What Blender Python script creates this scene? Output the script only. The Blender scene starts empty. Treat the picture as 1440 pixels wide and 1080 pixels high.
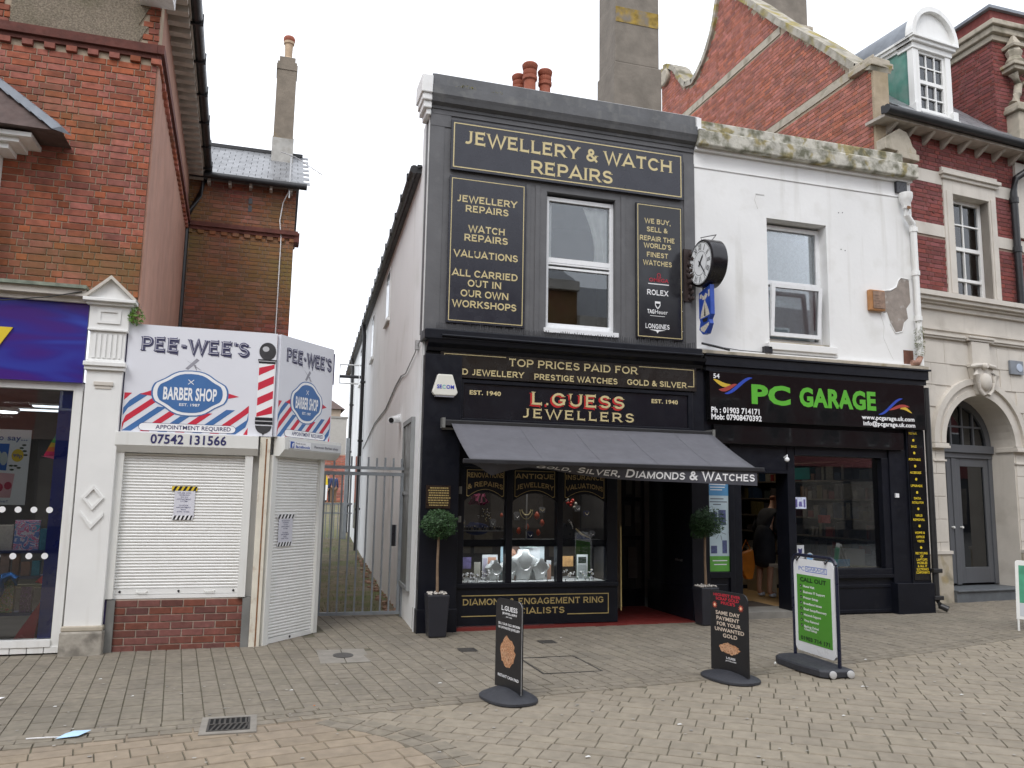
import bpy, bmesh, math, random
from mathutils import Vector, Matrix, noise as mnoise
sc = bpy.context.scene
COL = sc.collection
rad = math.radians
random.seed(11)

# ------------------------------------------------------------ camera, world, sun, exposure
cd = bpy.data.cameras.new('camera'); cam = bpy.data.objects.new('camera', cd); COL.objects.link(cam); sc.camera = cam
cd.sensor_width = 36.0; cd.lens = 28.5; cd.clip_start = 0.1; cd.clip_end = 1500
CX, CY, CZ = Vector((0.95693, -0.28981, 0.01732)), Vector((-0.05626, -0.12656, 0.99036)), Vector((-0.28483, -0.94868, -0.13741))
m3 = Matrix((CX, CY, CZ)).transposed()
cam.matrix_world = Matrix.Translation((0, 0, 1.6)) @ m3.to_4x4()

SUN_EL, SUN_AZ = 50.0, 215.0      # soft high light from behind the camera, a little to one side
w = bpy.data.worlds.new("World"); sc.world = w; w.use_nodes = True
nt = w.node_tree; nt.nodes.clear()
out = nt.nodes.new('ShaderNodeOutputWorld'); bg = nt.nodes.new('ShaderNodeBackground'); bg.inputs['Strength'].default_value = 0.12
sky = nt.nodes.new('ShaderNodeTexSky'); sky.sky_type = 'NISHITA'; sky.sun_disc = False
sky.sun_elevation = rad(SUN_EL); sky.sun_rotation = rad(SUN_AZ); sky.air_density = 1.0; sky.dust_density = 3.0
mx = nt.nodes.new('ShaderNodeMixRGB'); mx.inputs['Fac'].default_value = 0.86          # the cloud cover
co = nt.nodes.new('ShaderNodeTexCoord'); nz = nt.nodes.new('ShaderNodeTexNoise'); nz.inputs['Scale'].default_value = 1.6; nz.inputs['Detail'].default_value = 5
rp = nt.nodes.new('ShaderNodeValToRGB')
rp.color_ramp.elements[0].position = 0.3; rp.color_ramp.elements[0].color = (8.3, 8.7, 9.4, 1)
rp.color_ramp.elements[1].position = 0.7; rp.color_ramp.elements[1].color = (9.9, 10.1, 10.6, 1)
nt.links.new(co.outputs['Generated'], nz.inputs['Vector']); nt.links.new(nz.outputs['Fac'], rp.inputs['Fac'])
nt.links.new(sky.outputs['Color'], mx.inputs['Color1']); nt.links.new(rp.outputs['Color'], mx.inputs['Color2'])
nt.links.new(mx.outputs['Color'], bg.inputs['Color']); nt.links.new(bg.outputs['Background'], out.inputs['Surface'])
sl = bpy.data.lights.new('sun', 'SUN'); sl.energy = 0.9; sl.angle = rad(22); sl.color = (1.0, 0.985, 0.96)
so = bpy.data.objects.new('sun', sl); COL.objects.link(so)
sdir = Vector((math.sin(rad(SUN_AZ)) * math.cos(rad(SUN_EL)), math.cos(rad(SUN_AZ)) * math.cos(rad(SUN_EL)), math.sin(rad(SUN_EL))))
so.rotation_euler = sdir.to_track_quat('Z', 'Y').to_euler(); so.location = sdir * 60
vs = sc.view_settings; vs.view_transform = 'Standard'; vs.look = 'None'; vs.gamma = 1.0; vs.use_curve_mapping = False; vs.exposure = 0.56
sc.cycles.max_bounces = 10; sc.cycles.transparent_max_bounces = 24; sc.cycles.caustics_reflective = False; sc.cycles.caustics_refractive = False

# ------------------------------------------------------------ materials
MATS = {}
def M(name, col, rough=0.6, var=0.12, scale=5.0, bump=0.0, bs=60.0, metal=0.0, spec=0.5, tone=0.0, dirt=None, streak=None, patch=None, emit=0.0):
    """principled colour with noise variation; dirt/streak/patch = (colour, amount, scale, threshold)"""
    if name in MATS: return MATS[name]
    m = bpy.data.materials.new(name); m.use_nodes = True; t = m.node_tree; N = t.nodes; L = t.links
    b = N['Principled BSDF']; b.inputs['Roughness'].default_value = rough; b.inputs['Metallic'].default_value = metal
    b.inputs['Specular IOR Level'].default_value = spec
    g = N.new('ShaderNodeNewGeometry')
    def noise(sc_, det=4, vec=None, dist=0.0):
        n = N.new('ShaderNodeTexNoise'); n.inputs['Scale'].default_value = sc_; n.inputs['Detail'].default_value = det
        n.inputs['Distortion'].default_value = dist
        L.new(vec or g.outputs['Position'], n.inputs['Vector']); return n.outputs['Fac']
    def mrange(s, a, b_, c, d):
        r = N.new('ShaderNodeMapRange'); r.inputs[1].default_value = a; r.inputs[2].default_value = b_; r.inputs[3].default_value = c; r.inputs[4].default_value = d
        L.new(s, r.inputs[0]); return r.outputs[0]
    def mul(c, f):
        x = N.new('ShaderNodeVectorMath'); x.operation = 'SCALE'; L.new(c, x.inputs[0]); L.new(f, x.inputs['Scale']); return x.outputs[0]
    def mix(c1, col2, f):
        x = N.new('ShaderNodeMixRGB'); L.new(c1, x.inputs['Color1']); x.inputs['Color2'].default_value = (*col2, 1); L.new(f, x.inputs['Fac']); return x.outputs[0]
    rgb = N.new('ShaderNodeRGB'); rgb.outputs[0].default_value = (*col, 1); c = rgb.outputs[0]
    if tone:
        oi = N.new('ShaderNodeObjectInfo'); at = N.new('ShaderNodeAttribute'); at.attribute_name = 'tone'
        ad = N.new('ShaderNodeMath'); ad.operation = 'ADD'; L.new(oi.outputs['Random'], ad.inputs[0]); L.new(at.outputs['Fac'], ad.inputs[1])
        fr = N.new('ShaderNodeMath'); fr.operation = 'FRACT'; L.new(ad.outputs[0], fr.inputs[0])
        c = mul(c, mrange(fr.outputs[0], 0, 1, 1 - tone, 1 + tone))
        hs = N.new('ShaderNodeHueSaturation'); L.new(c, hs.inputs['Color'])
        f2 = N.new('ShaderNodeMath'); f2.operation = 'MULTIPLY'; f2.inputs[1].default_value = 7.31; L.new(fr.outputs[0], f2.inputs[0])
        f3 = N.new('ShaderNodeMath'); f3.operation = 'FRACT'; L.new(f2.outputs[0], f3.inputs[0])
        L.new(mrange(f3.outputs[0], 0, 1, 0.5 - 0.022 * tone, 0.5 + 0.018 * tone), hs.inputs['Hue'])
        L.new(mrange(f3.outputs[0], 0, 1, 1 - 0.5 * tone, 1 + 0.15 * tone), hs.inputs['Saturation']); c = hs.outputs[0]
    if var: c = mul(c, mrange(noise(scale, 6), 0.25, 0.75, 1 - var, 1 + var))
    if patch: c = mix(c, patch[0], mrange(noise(patch[2], 5, dist=0.6), patch[3], patch[3] + 0.1, 0, patch[1]))
    if dirt: c = mix(c, dirt[0], mrange(noise(dirt[2], 8), dirt[3], dirt[3] + 0.22, 0, dirt[1]))
    if streak:
        mp = N.new('ShaderNodeVectorMath'); mp.operation = 'MULTIPLY'; mp.inputs[1].default_value = (1, 1, 0.07)
        L.new(g.outputs['Position'], mp.inputs[0])
        c = mix(c, streak[0], mrange(noise(streak[2], 5, mp.outputs[0]), streak[3], streak[3] + 0.2, 0, streak[1]))
    L.new(c, b.inputs['Base Color'])
    if emit:
        b.inputs['Emission Strength'].default_value = emit; b.inputs['Emission Color'].default_value = (*col, 1)
    if rough < 0.9 and rough > 0.05: L.new(mrange(noise(scale * 2.3, 3), 0.3, 0.7, max(rough - 0.06, 0.02), min(rough + 0.08, 1)), b.inputs['Roughness'])
    if bump:
        bp = N.new('ShaderNodeBump'); bp.inputs['Strength'].default_value = 0.6; bp.inputs['Distance'].default_value = bump
        L.new(noise(bs, 5), bp.inputs['Height']); L.new(bp.outputs['Normal'], b.inputs['Normal'])
    MATS[name] = m; return m

def glass(name, tint=(0.9, 0.93, 0.92), boost=0.0, rough=0.0, dirt=0.0):
    if name in MATS: return MATS[name]
    m = bpy.data.materials.new(name); m.use_nodes = True; t = m.node_tree; t.nodes.clear(); N = t.nodes; L = t.links
    o = N.new('ShaderNodeOutputMaterial'); mixn = N.new('ShaderNodeMixShader'); tr = N.new('ShaderNodeBsdfTransparent'); gl = N.new('ShaderNodeBsdfGlossy')
    tr.inputs['Color'].default_value = (*tint, 1); gl.inputs['Roughness'].default_value = rough; gl.inputs['Color'].default_value = (0.95, 0.97, 1, 1)
    fz = N.new('ShaderNodeFresnel'); fz.inputs['IOR'].default_value = 1.5
    ad = N.new('ShaderNodeMath'); ad.operation = 'MULTIPLY_ADD'; ad.inputs[1].default_value = 1.35; ad.inputs[2].default_value = boost; ad.use_clamp = True
    L.new(fz.outputs[0], ad.inputs[0]); L.new(ad.outputs[0], mixn.inputs[0])
    L.new(tr.outputs[0], mixn.inputs[1]); L.new(gl.outputs[0], mixn.inputs[2])
    # old glass is never quite flat
    n = N.new('ShaderNodeTexNoise'); n.inputs['Scale'].default_value = 1.7; bp = N.new('ShaderNodeBump'); bp.inputs['Distance'].default_value = 0.004; bp.inputs['Strength'].default_value = 0.12
    g = N.new('ShaderNodeNewGeometry'); L.new(g.outputs['Position'], n.inputs['Vector']); L.new(n.outputs['Fac'], bp.inputs['Height']); L.new(bp.outputs[0], gl.inputs['Normal'])
    L.new(mixn.outputs[0], o.inputs['Surface']); MATS[name] = m; return m

def swoosh():
    m = bpy.data.materials.new('purple_sign_print'); m.use_nodes = True; t = m.node_tree; N = t.nodes; L = t.links
    b = N['Principled BSDF']; b.inputs['Roughness'].default_value = 0.3
    g = N.new('ShaderNodeNewGeometry'); wv = N.new('ShaderNodeTexNoise'); wv.inputs['Scale'].default_value = 1.3; wv.inputs['Distortion'].default_value = 1.2; wv.inputs['Detail'].default_value = 1.0
    mp = N.new('ShaderNodeMapping'); mp.inputs['Rotation'].default_value = (0, rad(35), 0); mp.inputs['Scale'].default_value = (0.6, 1, 2.4)
    L.new(g.outputs['Position'], mp.inputs[0]); L.new(mp.outputs[0], wv.inputs['Vector'])
    r = N.new('ShaderNodeValToRGB'); e = r.color_ramp.elements
    e[0].position = 0.42; e[0].color = (0.05, 0.012, 0.19, 1); e[1].position = 0.66; e[1].color = (0.03, 0.06, 0.38, 1)
    x = e.new(0.53); x.color = (0.028, 0.02, 0.24, 1)
    L.new(wv.outputs['Fac'], r.inputs['Fac']); L.new(r.outputs[0], b.inputs['Base Color']); return m

# ------------------------------------------------------------ geometry helpers
class Fr:
    """a wall frame: u along, v up, w outwards"""
    def __init__(s, o, U, N): s.o = Vector(o); s.U = Vector(U); s.N = Vector(N); s.Z = Vector((0, 0, 1))
    def p(s, u, v, w=0.0): return s.o + s.U * u + s.Z * v + s.N * w
def arcpts(cx, cy, rx, ry, a0, a1, n=8):
    return [(cx + rx * math.cos(rad(a0 + (a1 - a0) * i / n)), cy + ry * math.sin(rad(a0 + (a1 - a0) * i / n))) for i in range(n + 1)]
class MB:
    def __init__(s): s.v = []; s.f = []; s.t = []
    def add(s, vs_, fs): b = len(s.v); s.v += [tuple(x) for x in vs_]; s.f += [tuple(b + i for i in f) for f in fs]; return s
    def box(s, fr, u0, u1, v0, v1, w0, w1):
        P = [fr.p(u, v, w_) for w_ in (w0, w1) for v in (v0, v1) for u in (u0, u1)]
        return s.add(P, [(0, 1, 3, 2), (4, 6, 7, 5), (0, 4, 5, 1), (2, 3, 7, 6), (0, 2, 6, 4), (1, 5, 7, 3)])
    def prism(s, fr, poly, w0, w1):
        n = len(poly); P = [fr.p(u, v, w0) for u, v in poly] + [fr.p(u, v, w1) for u, v in poly]
        return s.add(P, [tuple(range(n)), tuple(range(2 * n - 1, n - 1, -1))] + [(i, n + i, n + (i + 1) % n, (i + 1) % n) for i in range(n)])
    def flat(s, fr, poly, w): return s.add([fr.p(u, v, w) for u, v in poly], [tuple(range(len(poly)))])
    def ring(s, fr, outer, inner, w0, w1):
        n = len(outer); P = [fr.p(*outer[i], w1) for i in range(n)] + [fr.p(*inner[i], w1) for i in range(n)] + [fr.p(*outer[i], w0) for i in range(n)] + [fr.p(*inner[i], w0) for i in range(n)]
        F_ = []
        for i in range(n - 1):
            F_ += [(i, i + 1, n + i + 1, n + i), (2 * n + i, 3 * n + i, 3 * n + i + 1, 2 * n + i + 1), (i, 2 * n + i, 2 * n + i + 1, i + 1), (n + i, n + i + 1, 3 * n + i + 1, 3 * n + i)]
        F_ += [(0, n, 3 * n, 2 * n), (n - 1, 3 * n - 1, 4 * n - 1, 2 * n - 1)]
        return s.add(P, F_)
    def tube(s, pts, r, seg=8):
        pts = [Vector(p) for p in pts]; rs = r if isinstance(r, (list, tuple)) else [r] * len(pts); P = []
        up = Vector((0, 0, 1))
        for i, p in enumerate(pts):
            d = (pts[min(i + 1, len(pts) - 1)] - pts[max(i - 1, 0)]).normalized()
            a = d.cross(up) if abs(d.z) < 0.95 else d.cross(Vector((0, 1, 0))); a.normalize(); b = d.cross(a)
            P += [p + (a * math.cos(2 * math.pi * k / seg) + b * math.sin(2 * math.pi * k / seg)) * rs[i] for k in range(seg)]
        F_ = [(i * seg + k, i * seg + (k + 1) % seg, (i + 1) * seg + (k + 1) % seg, (i + 1) * seg + k) for i in range(len(pts) - 1) for k in range(seg)]
        F_ += [tuple(range(seg)), tuple(range(len(pts) * seg - 1, (len(pts) - 1) * seg - 1, -1))]
        return s.add(P, F_)
    def lathe(s, c, prof, seg=16, ax=None):
        c = Vector(c); A = Vector(ax or (0, 0, 1)).normalized(); B = A.orthogonal().normalized(); D = A.cross(B); P = []
        for r_, z in prof: P += [c + A * z + (B * math.cos(2 * math.pi * k / seg) + D * math.sin(2 * math.pi * k / seg)) * r_ for k in range(seg)]
        n = len(prof)
        F_ = [(i * seg + k, i * seg + (k + 1) % seg, (i + 1) * seg + (k + 1) % seg, (i + 1) * seg + k) for i in range(n - 1) for k in range(seg)]
        F_ += [tuple(range(seg)), tuple(range(n * seg - 1, (n - 1) * seg - 1, -1))]
        return s.add(P, F_)
    def ball(s, c, r, seg=12, sq=(1, 1, 1)):
        n = seg // 2 + 1; P = []
        for i in range(n):
            a = -math.pi / 2 + math.pi * i / (n - 1); rr = max(math.cos(a), 0.02)
            P += [(c[0] + r * sq[0] * rr * math.cos(2 * math.pi * k / seg), c[1] + r * sq[1] * rr * math.sin(2 * math.pi * k / seg), c[2] + r * sq[2] * math.sin(a)) for k in range(seg)]
        F_ = [(i * seg + k, i * seg + (k + 1) % seg, (i + 1) * seg + (k + 1) % seg, (i + 1) * seg + k) for i in range(n - 1) for k in range(seg)]
        return s.add(P, F_ + [tuple(range(seg)), tuple(range(n * seg - 1, (n - 1) * seg - 1, -1))])

WL = {}
def link(o, parent=None, at=None):
    COL.objects.link(o)
    if parent is not None: o.parent = parent
    return o
def thing(name, label, cat, loc, group=None, kind=None):
    o = bpy.data.objects.new(name, None); o.empty_display_size = 0.1; COL.objects.link(o); o.location = loc; WL[o.name] = Vector(loc)
    o['label'] = label; o['category'] = cat
    if group: o['group'] = group
    return o
def tag(o, label, cat=None, group=None, kind=None):
    if label: o['label'] = label
    if cat: o['category'] = cat
    if group: o['group'] = group
    if kind: o['kind'] = kind
    return o
def obj(name, mb, mat, parent=None, smooth=False, fix=True, bevel=0.0, label=None, kind=None):
    me = bpy.data.meshes.new(name)
    if parent is not None: org = WL[parent.name]
    else:
        xs = [v[0] for v in mb.v]; ys = [v[1] for v in mb.v]; zs = [v[2] for v in mb.v]
        org = Vector(((min(xs) + max(xs)) / 2, (min(ys) + max(ys)) / 2, min(zs)))
    me.from_pydata([(a - org.x, b - org.y, c - org.z) for a, b, c in mb.v], [], mb.f)
    if fix and len(mb.f) < 6000:
        bm = bmesh.new(); bm.from_mesh(me); bmesh.ops.recalc_face_normals(bm, faces=bm.faces); bm.to_mesh(me); bm.free()
    me.materials.append(mat)
    if mb.t and len(mb.t) == len(me.polygons):
        a = me.attributes.new('tone', 'FLOAT', 'FACE'); a.data.foreach_set('value', mb.t)
    if smooth:
        me.polygons.foreach_set('use_smooth', [True] * len(me.polygons)); me.set_sharp_from_angle(angle=rad(38))
    o = bpy.data.objects.new(name, me); COL.objects.link(o)
    if parent is not None: o.parent = parent; WL[o.name] = org
    else: o.location = org; WL[o.name] = org
    if bevel:
        bv = o.modifiers.new('edge', 'BEVEL'); bv.width = bevel; bv.segments = 2; bv.limit_method = 'ANGLE'; bv.angle_limit = rad(40)
    if label: o['label'] = label
    if kind: o['kind'] = kind
    return o
def P(name, parent, mat, fr, *boxes, **kw):
    mb = MB()
    for b in boxes: mb.box(fr, *b)
    return obj(name, mb, mat, parent, **kw)

# ------------------------------------------------------------ lettering
_tc = {}
def _tmesh(s, bold):
    k = (s, bold)
    if k not in _tc:
        cu = bpy.data.curves.new('lettering', 'FONT'); cu.body = s; cu.size = 1.0; cu.offset = bold; cu.resolution_u = 3
        cu.space_character = 1.0 + bold * 1.2
        o = bpy.data.objects.new('lettering', cu); me = bpy.data.meshes.new_from_object(o)
        v = [(q.co.x, q.co.y) for q in me.vertices]; f = [tuple(p.vertices) for p in me.polygons]
        bpy.data.objects.remove(o); bpy.data.meshes.remove(me); bpy.data.curves.remove(cu)
        _tc[k] = (v, f)
    return _tc[k]
def txt(mb, fr, s, u0, u1, v, h, w, bold=0.0, shear=0.0, dv=0.0):
    vv, ff = _tmesh(s, bold); hv, _ = _tmesh('H', bold)
    if not vv: return
    H = max(y for x, y in hv); x0 = min(x for x, y in vv); x1 = max(x for x, y in vv); k = (u1 - u0) / (x1 - x0)
    mb.add([fr.p(u0 + (x - x0) * k + shear * y / H * h, v + y / H * h + dv * (x - x0) / (x1 - x0), w) for x, y in vv], ff)
def txc(mb, fr, s, uc, v, h, w, bold=0.0, asp=1.0):
    vv, ff = _tmesh(s, bold); hv, _ = _tmesh('H', bold)
    H = max(y for x, y in hv); wd = (max(x for x, y in vv) - min(x for x, y in vv)) / H * h * asp
    txt(mb, fr, s, uc - wd / 2, uc + wd / 2, v, h, w, bold)
A_ = arcpts
GL = {
 'A': (1.06, [('11', [(.03, 0), (.53, 1), (1.03, 0)]), ('00', [(.2, .29), (.86, .29)])]),
 'B': (.92, [('00', [(.12, 0), (.12, 1)]), ('10', [(0, .93), (.5, .93)] + A_(.54, .74, .24, .19, 90, -90) + [(.12, .55)]), ('10', [(0, .07), (.56, .07)] + A_(.57, .31, .27, .24, -90, 90) + [(.12, .55)])]),
 'C': (.98, [('10', A_(.52, .5, .45, .43, 40, 318, 14))]),
 'D': (1.04, [('00', [(.12, 0), (.12, 1)]), ('00', [(0, .93), (.45, .93)] + A_(.47, .5, .47, .43, 90, -90, 10) + [(0, .07)])]),
 'E': (.88, [('11', [(.12, 0), (.12, 1)]), ('01', [(.12, .93), (.8, .93)]), ('01', [(.12, .52), (.66, .52)]), ('01', [(.12, .07), (.83, .07)])]),
 'F': (.84, [('11', [(.12, 0), (.12, 1)]), ('01', [(.12, .93), (.8, .93)]), ('01', [(.12, .5), (.66, .5)])]),
 'G': (1.06, [('10', A_(.52, .5, .45, .43, 40, 325, 14)), ('00', [(.9, 0.08), (.9, .46)]), ('00', [(.6, .45), (1.04, .45)])]),
 'H': (1.08, [('11', [(.14, 0), (.14, 1)]), ('11', [(.94, 0), (.94, 1)]), ('00', [(.14, .52), (.94, .52)])]),
 'I': (.3, [('11', [(.15, 0), (.15, 1)])]),
 'J': (.78, [('10', [(.6, 1), (.6, .32)] + A_(.33, .3, .27, .23, 0, -125, 7))]),
 'K': (1.0, [('11', [(.14, 0), (.14, 1)]), ('01', [(.14, .38), (.88, 1)]), ('01', [(.4, .6), (.94, 0)])]),
 'L': (.8, [('11', [(.12, 0), (.12, 1)]), ('01', [(.12, .07), (.77, .07)])]),
 'M': (1.22, [('11', [(.12, 0), (.12, 1)]), ('00', [(.12, 1), (.61, .1), (1.1, 1)]), ('11', [(1.1, 0), (1.1, 1)])]),
 'N': (1.1, [('11', [(.12, 0), (.12, 1)]), ('00', [(.12, 1), (.98, 0)]), ('11', [(.98, 0), (.98, 1)])]),
 'O': (1.08, [('00', A_(.54, .5, .47, .43, 0, 360, 22))]),
 'P': (.88, [('11', [(.12, 0), (.12, 1)]), ('00', [(.12, .93), (.52, .93)] + A_(.54, .68, .28, .25, 90, -90) + [(.12, .43)])]),
 'Q': (1.08, [('00', A_(.54, .5, .47, .43, 0, 360, 22)), ('01', [(.6, .3), (1.0, -.05)])]),
 'R': (1.0, [('11', [(.12, 0), (.12, 1)]), ('00', [(.12, .93), (.54, .93)] + A_(.56, .69, .28, .24, 90, -90) + [(.12, .45)]), ('01', [(.52, .45), (.93, 0)])]),
 'S': (.86, [('11', A_(.43, .72, .31, .21, 25, 270, 10)[:-1] + A_(.43, .29, .35, .22, 90, -150, 10))]),
 'T': (.98, [('11', [(.04, .93), (.94, .93)]), ('10', [(.49, 0), (.49, 1)])]),
 'U': (1.04, [('10', [(.12, 1), (.12, .4)] + A_(.52, .4, .4, .33, 180, 360, 8) + [(.92, 1)]), ('10', [(.92, 1), (.92, .9)])]),
 'V': (1.04, [('11', [(.03, 1), (.52, 0), (1.01, 1)])]),
 'W': (1.5, [('11', [(.03, 1), (.4, 0), (.75, .96), (1.1, 0), (1.47, 1)])]),
 'X': (1.0, [('11', [(.05, 1), (.95, 0)]), ('11', [(.05, 0), (.95, 1)])]),
 'Y': (1.0, [('11', [(.03, 1), (.5, .45), (.97, 1)]), ('10', [(.5, 0), (.5, .5)])]),
 'Z': (.9, [('10', [(.06, .93), (.82, .93), (.06, .07), (.86, .07)])]),
 '&': (.98, [('00', A_(.42, .75, .19, .18, 0, 360, 16)), ('00', A_(.38, .29, .29, .22, 60, 330, 12)), ('00', [(.28, .62), (.95, 0)]), ('01', [(.62, .12), (.88, .46)])]),
 '.': (.26, [('00', [(.05, .08), (.21, .08)])]), ',': (.26, [('00', [(.16, .12), (.07, -.14)])]), "'": (.2, [('00', [(.1, 1), (.1, .75)])]), '-': (.5, [('00', [(.06, .48), (.44, .48)])]),
 '/': (.6, [('00', [(.05, -.05), (.55, 1.05)])]), ':': (.26, [('00', [(.05, .1), (.21, .1)]), ('00', [(.05, .6), (.21, .6)])]),
 '0': (.84, [('00', A_(.42, .5, .34, .43, 0, 360, 18))]), '1': (.42, [('01', [(.02, .78), (.25, .96), (.25, 0)])]), '9': (.8, [('00', A_(.4, .68, .29, .25, 0, 360, 14)), ('00', A_(.32, .55, .38, .48, 15, -75, 7))]),
 '4': (.84, [('01', [(.6, 0), (.6, .96), (.06, .27), (.82, .27)])]), '8': (.8, [('00', A_(.4, .72, .26, .21, 0, 360, 14)), ('00', A_(.4, .28, .32, .22, 0, 360, 14))]),
 '7': (.76, [('10', [(.04, .93), (.7, .93), (.28, 0)])]),
}
_wz = [0]
def cop_len(s, sp=.16):
    x = 0
    for ch in s:
        if ch == ' ': x += .48; continue
        k = .8 if ch.islower() else 1.0
        x += (GL[ch.upper()][0] + sp) * k
    return x - sp
def cop(mb, fr, s, u0, u1, v, h, w, sw=.15, sp=.16, serif=True, jig=0.0, dv=0.0):
    """wide small-serif capitals; lower-case letters are small capitals"""
    kx = (u1 - u0) / cop_len(s, sp); x = 0.0; hw = sw / 2; i0 = 0
    for ch in s:
        if ch == ' ': x += .48; continue
        k = .8 if ch.islower() else 1.0; wd, strokes = GL[ch.upper()]
        ca, sa = math.cos(random.uniform(-jig, jig)), math.sin(random.uniform(-jig, jig))
        ti = 0
        def pt(a, b, lay):
            a, b = a * ca - b * sa, a * sa + b * ca
            xx = x + a * k
            return fr.p(u0 + xx * kx, v + b * k * h + dv * xx * kx / (u1 - u0), w + lay)
        asp = h / kx      # stroke width is set in height units; keep verticals in step with horizontals
        for fl, pts in strokes:
            lay = .00025 * (i0 % 2) + .0005 * ti; ti += 1
            closed = (abs(pts[0][0] - pts[-1][0]) < 1e-6 and abs(pts[0][1] - pts[-1][1]) < 1e-6)
            n = len(pts); L_, R_ = [], []
            for i in range(n):
                a = pts[i - 1] if i > 0 else (pts[-2] if closed else None); b = pts[i]; c = pts[i + 1] if i < n - 1 else (pts[1] if closed else None)
                def nrm(p, q_): dx, dy = (q_[0] - p[0]), (q_[1] - p[1]) * 1.0; l = math.hypot(dx, dy) or 1; return (-dy / l, dx / l)
                n1 = nrm(a, b) if a else nrm(b, c); n2 = nrm(b, c) if c else n1
                mx_, my_ = n1[0] + n2[0], n1[1] + n2[1]; l = math.hypot(mx_, my_) or 1; mx_, my_ = mx_ / l, my_ / l
                dt = max(mx_ * n1[0] + my_ * n1[1], 0.55); q_ = hw / dt
                L_.append((b[0] + mx_ * q_ , b[1] + my_ * q_)); R_.append((b[0] - mx_ * q_, b[1] - my_ * q_))
            mb.add([pt(*a, lay) for a in L_] + [pt(*a, lay) for a in R_], [(i, i + 1, n + i + 1, n + i) for i in range(n - 1)])
            if serif:
                for e, fl_ in ((0, fl[0]), (-1, fl[1])):
                    if fl_ != '1': continue
                    e2 = 1 if e == 0 else -2; ex, ey = pts[e]; dx, dy = ex - pts[e2][0], ey - pts[e2][1]
                    if abs(dy) > abs(dx) * .6:
                        s_ = -1 if ey > .5 else 1
                        q4 = [(ex - hw - .075, ey), (ex + hw + .075, ey), (ex + hw + .075, ey + s_ * .05), (ex - hw - .075, ey + s_ * .05)]
                    else:
                        s_ = -1 if dx > 0 else 1
                        q4 = [(ex, ey - hw - .06), (ex, ey + hw + .06), (ex + s_ * .06, ey + hw + .06), (ex + s_ * .06, ey - hw - .06)]
                    mb.add([pt(*a, lay + .0013) for a in q4], [(0, 1, 2, 3)])
        x += (wd + sp) * k; i0 += 1

# ------------------------------------------------------------ pieces: bricks, pavers, slats
_unit = {}
def unit(mat, inset=.06):
    k = (mat.name, inset)
    if k not in _unit:
        a = inset * .45; b = inset
        v = [(0, 0, 0), (1, 0, 0), (1, 1, 0), (0, 1, 0), (0, 0, .6), (1, 0, .6), (1, 1, .6), (0, 1, .6), (a, b, 1), (1 - a, b, 1), (1 - a, 1 - b, 1), (a, 1 - b, 1)]
        f = [(8, 9, 10, 11)] + [(i, (i + 1) % 4, 4 + (i + 1) % 4, 4 + i) for i in range(4)] + [(4 + i, 4 + (i + 1) % 4, 8 + (i + 1) % 4, 8 + i) for i in range(4)]
        me = bpy.data.meshes.new('piece'); me.from_pydata(v, [], f); me.materials.append(mat); _unit[k] = (me, v, f)
    return _unit[k]
def place(name, parent, items, mat, limit=300, inset=.06, view=None, stuff_name=None, label=None):
    """items = [(corner, X, Y, N)] as world vectors; the nearest become single parts, the rest one joined part"""
    me, V, F_ = unit(mat, inset); org = WL[parent.name]; camp = Vector((0, 0, 1.6))
    def key(it):
        c = it[0] + it[1] * .5 + it[2] * .5
        return (0 if (view is None or view(c)) else 1, (c - camp).length)
    items = sorted(items, key=key); mb = MB()
    for i, (p, X, Y_, N) in enumerate(items):
        if X.cross(Y_).dot(N) < 0: p = p + X; X = -X
        if i < limit:
            o = bpy.data.objects.new(name, me); COL.objects.link(o); o.parent = parent
            o.rotation_euler = Matrix((X.normalized(), Y_.normalized(), N.normalized())).transposed().to_euler()
            o.location = p - org; o.scale = (X.length, Y_.length, N.length)
        else:
            b = len(mb.v); tn = random.random()
            mb.v += [tuple(p + X * x + Y_ * y + N * z) for x, y, z in V]
            mb.f += [tuple(b + q for q in f) for f in F_]; mb.t += [tn] * len(F_)
    if mb.f: obj(stuff_name or name + 's', mb, mat, parent, fix=False, kind='stuff')
def pieces(name, parent, fr, lst, mat, w0, w1, limit=300, inset=.06, view=None, stuff_name=None, jig=.0015):
    """lst = [(u0,u1,v0,v1)] flat pieces on frame fr"""
    place(name, parent, [(fr.p(a, c, w0), fr.U * (b - a), fr.Z * (d - c), fr.N * (w1 + random.uniform(-jig, jig) - w0)) for a, b, c, d in lst], mat, limit, inset, view, stuff_name)
def brick_list(u0, u1, v0, v1, L=.225, H=.075, bond='flemish', gap=.010, holes=(), test=None, ph=0.0, poly=None):
    out_ = []; r = 0; v = v0
    while v < v1 - .01:
        vb = min(v + H - gap, v1); u = u0 - L + ph
        k = 0; u += (L * .75 if r % 2 else 0) if bond == 'flemish' else (L * .5 if r % 2 else 0)
        while u < u1:
            ln = (L if (k + r) % 2 == 0 else L * .5) if bond == 'flemish' else (L if bond == 'stretcher' else (L if r % 2 else L * .5))
            a, b = max(u, u0), min(u + ln - gap, u1); k += 1; u += ln
            if b - a < .02: continue
            segs = [(a, b)]
            for (h0, h1, g0, g1) in holes:
                if vb > g0 + .02 and v < g1 - .02:
                    ns = []
                    for (x, y) in segs:
                        if y <= h0 or x >= h1: ns.append((x, y)); continue
                        if x < h0 - .02: ns.append((x, h0))
                        if y > h1 + .02: ns.append((h1, y))
                    segs = ns
            for (x, y) in segs:
                if y - x > .02 and (test is None or test((x + y) / 2, (v + vb) / 2)): out_.append((x, y, v, vb))
        v += H; r += 1
    return out_
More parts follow.
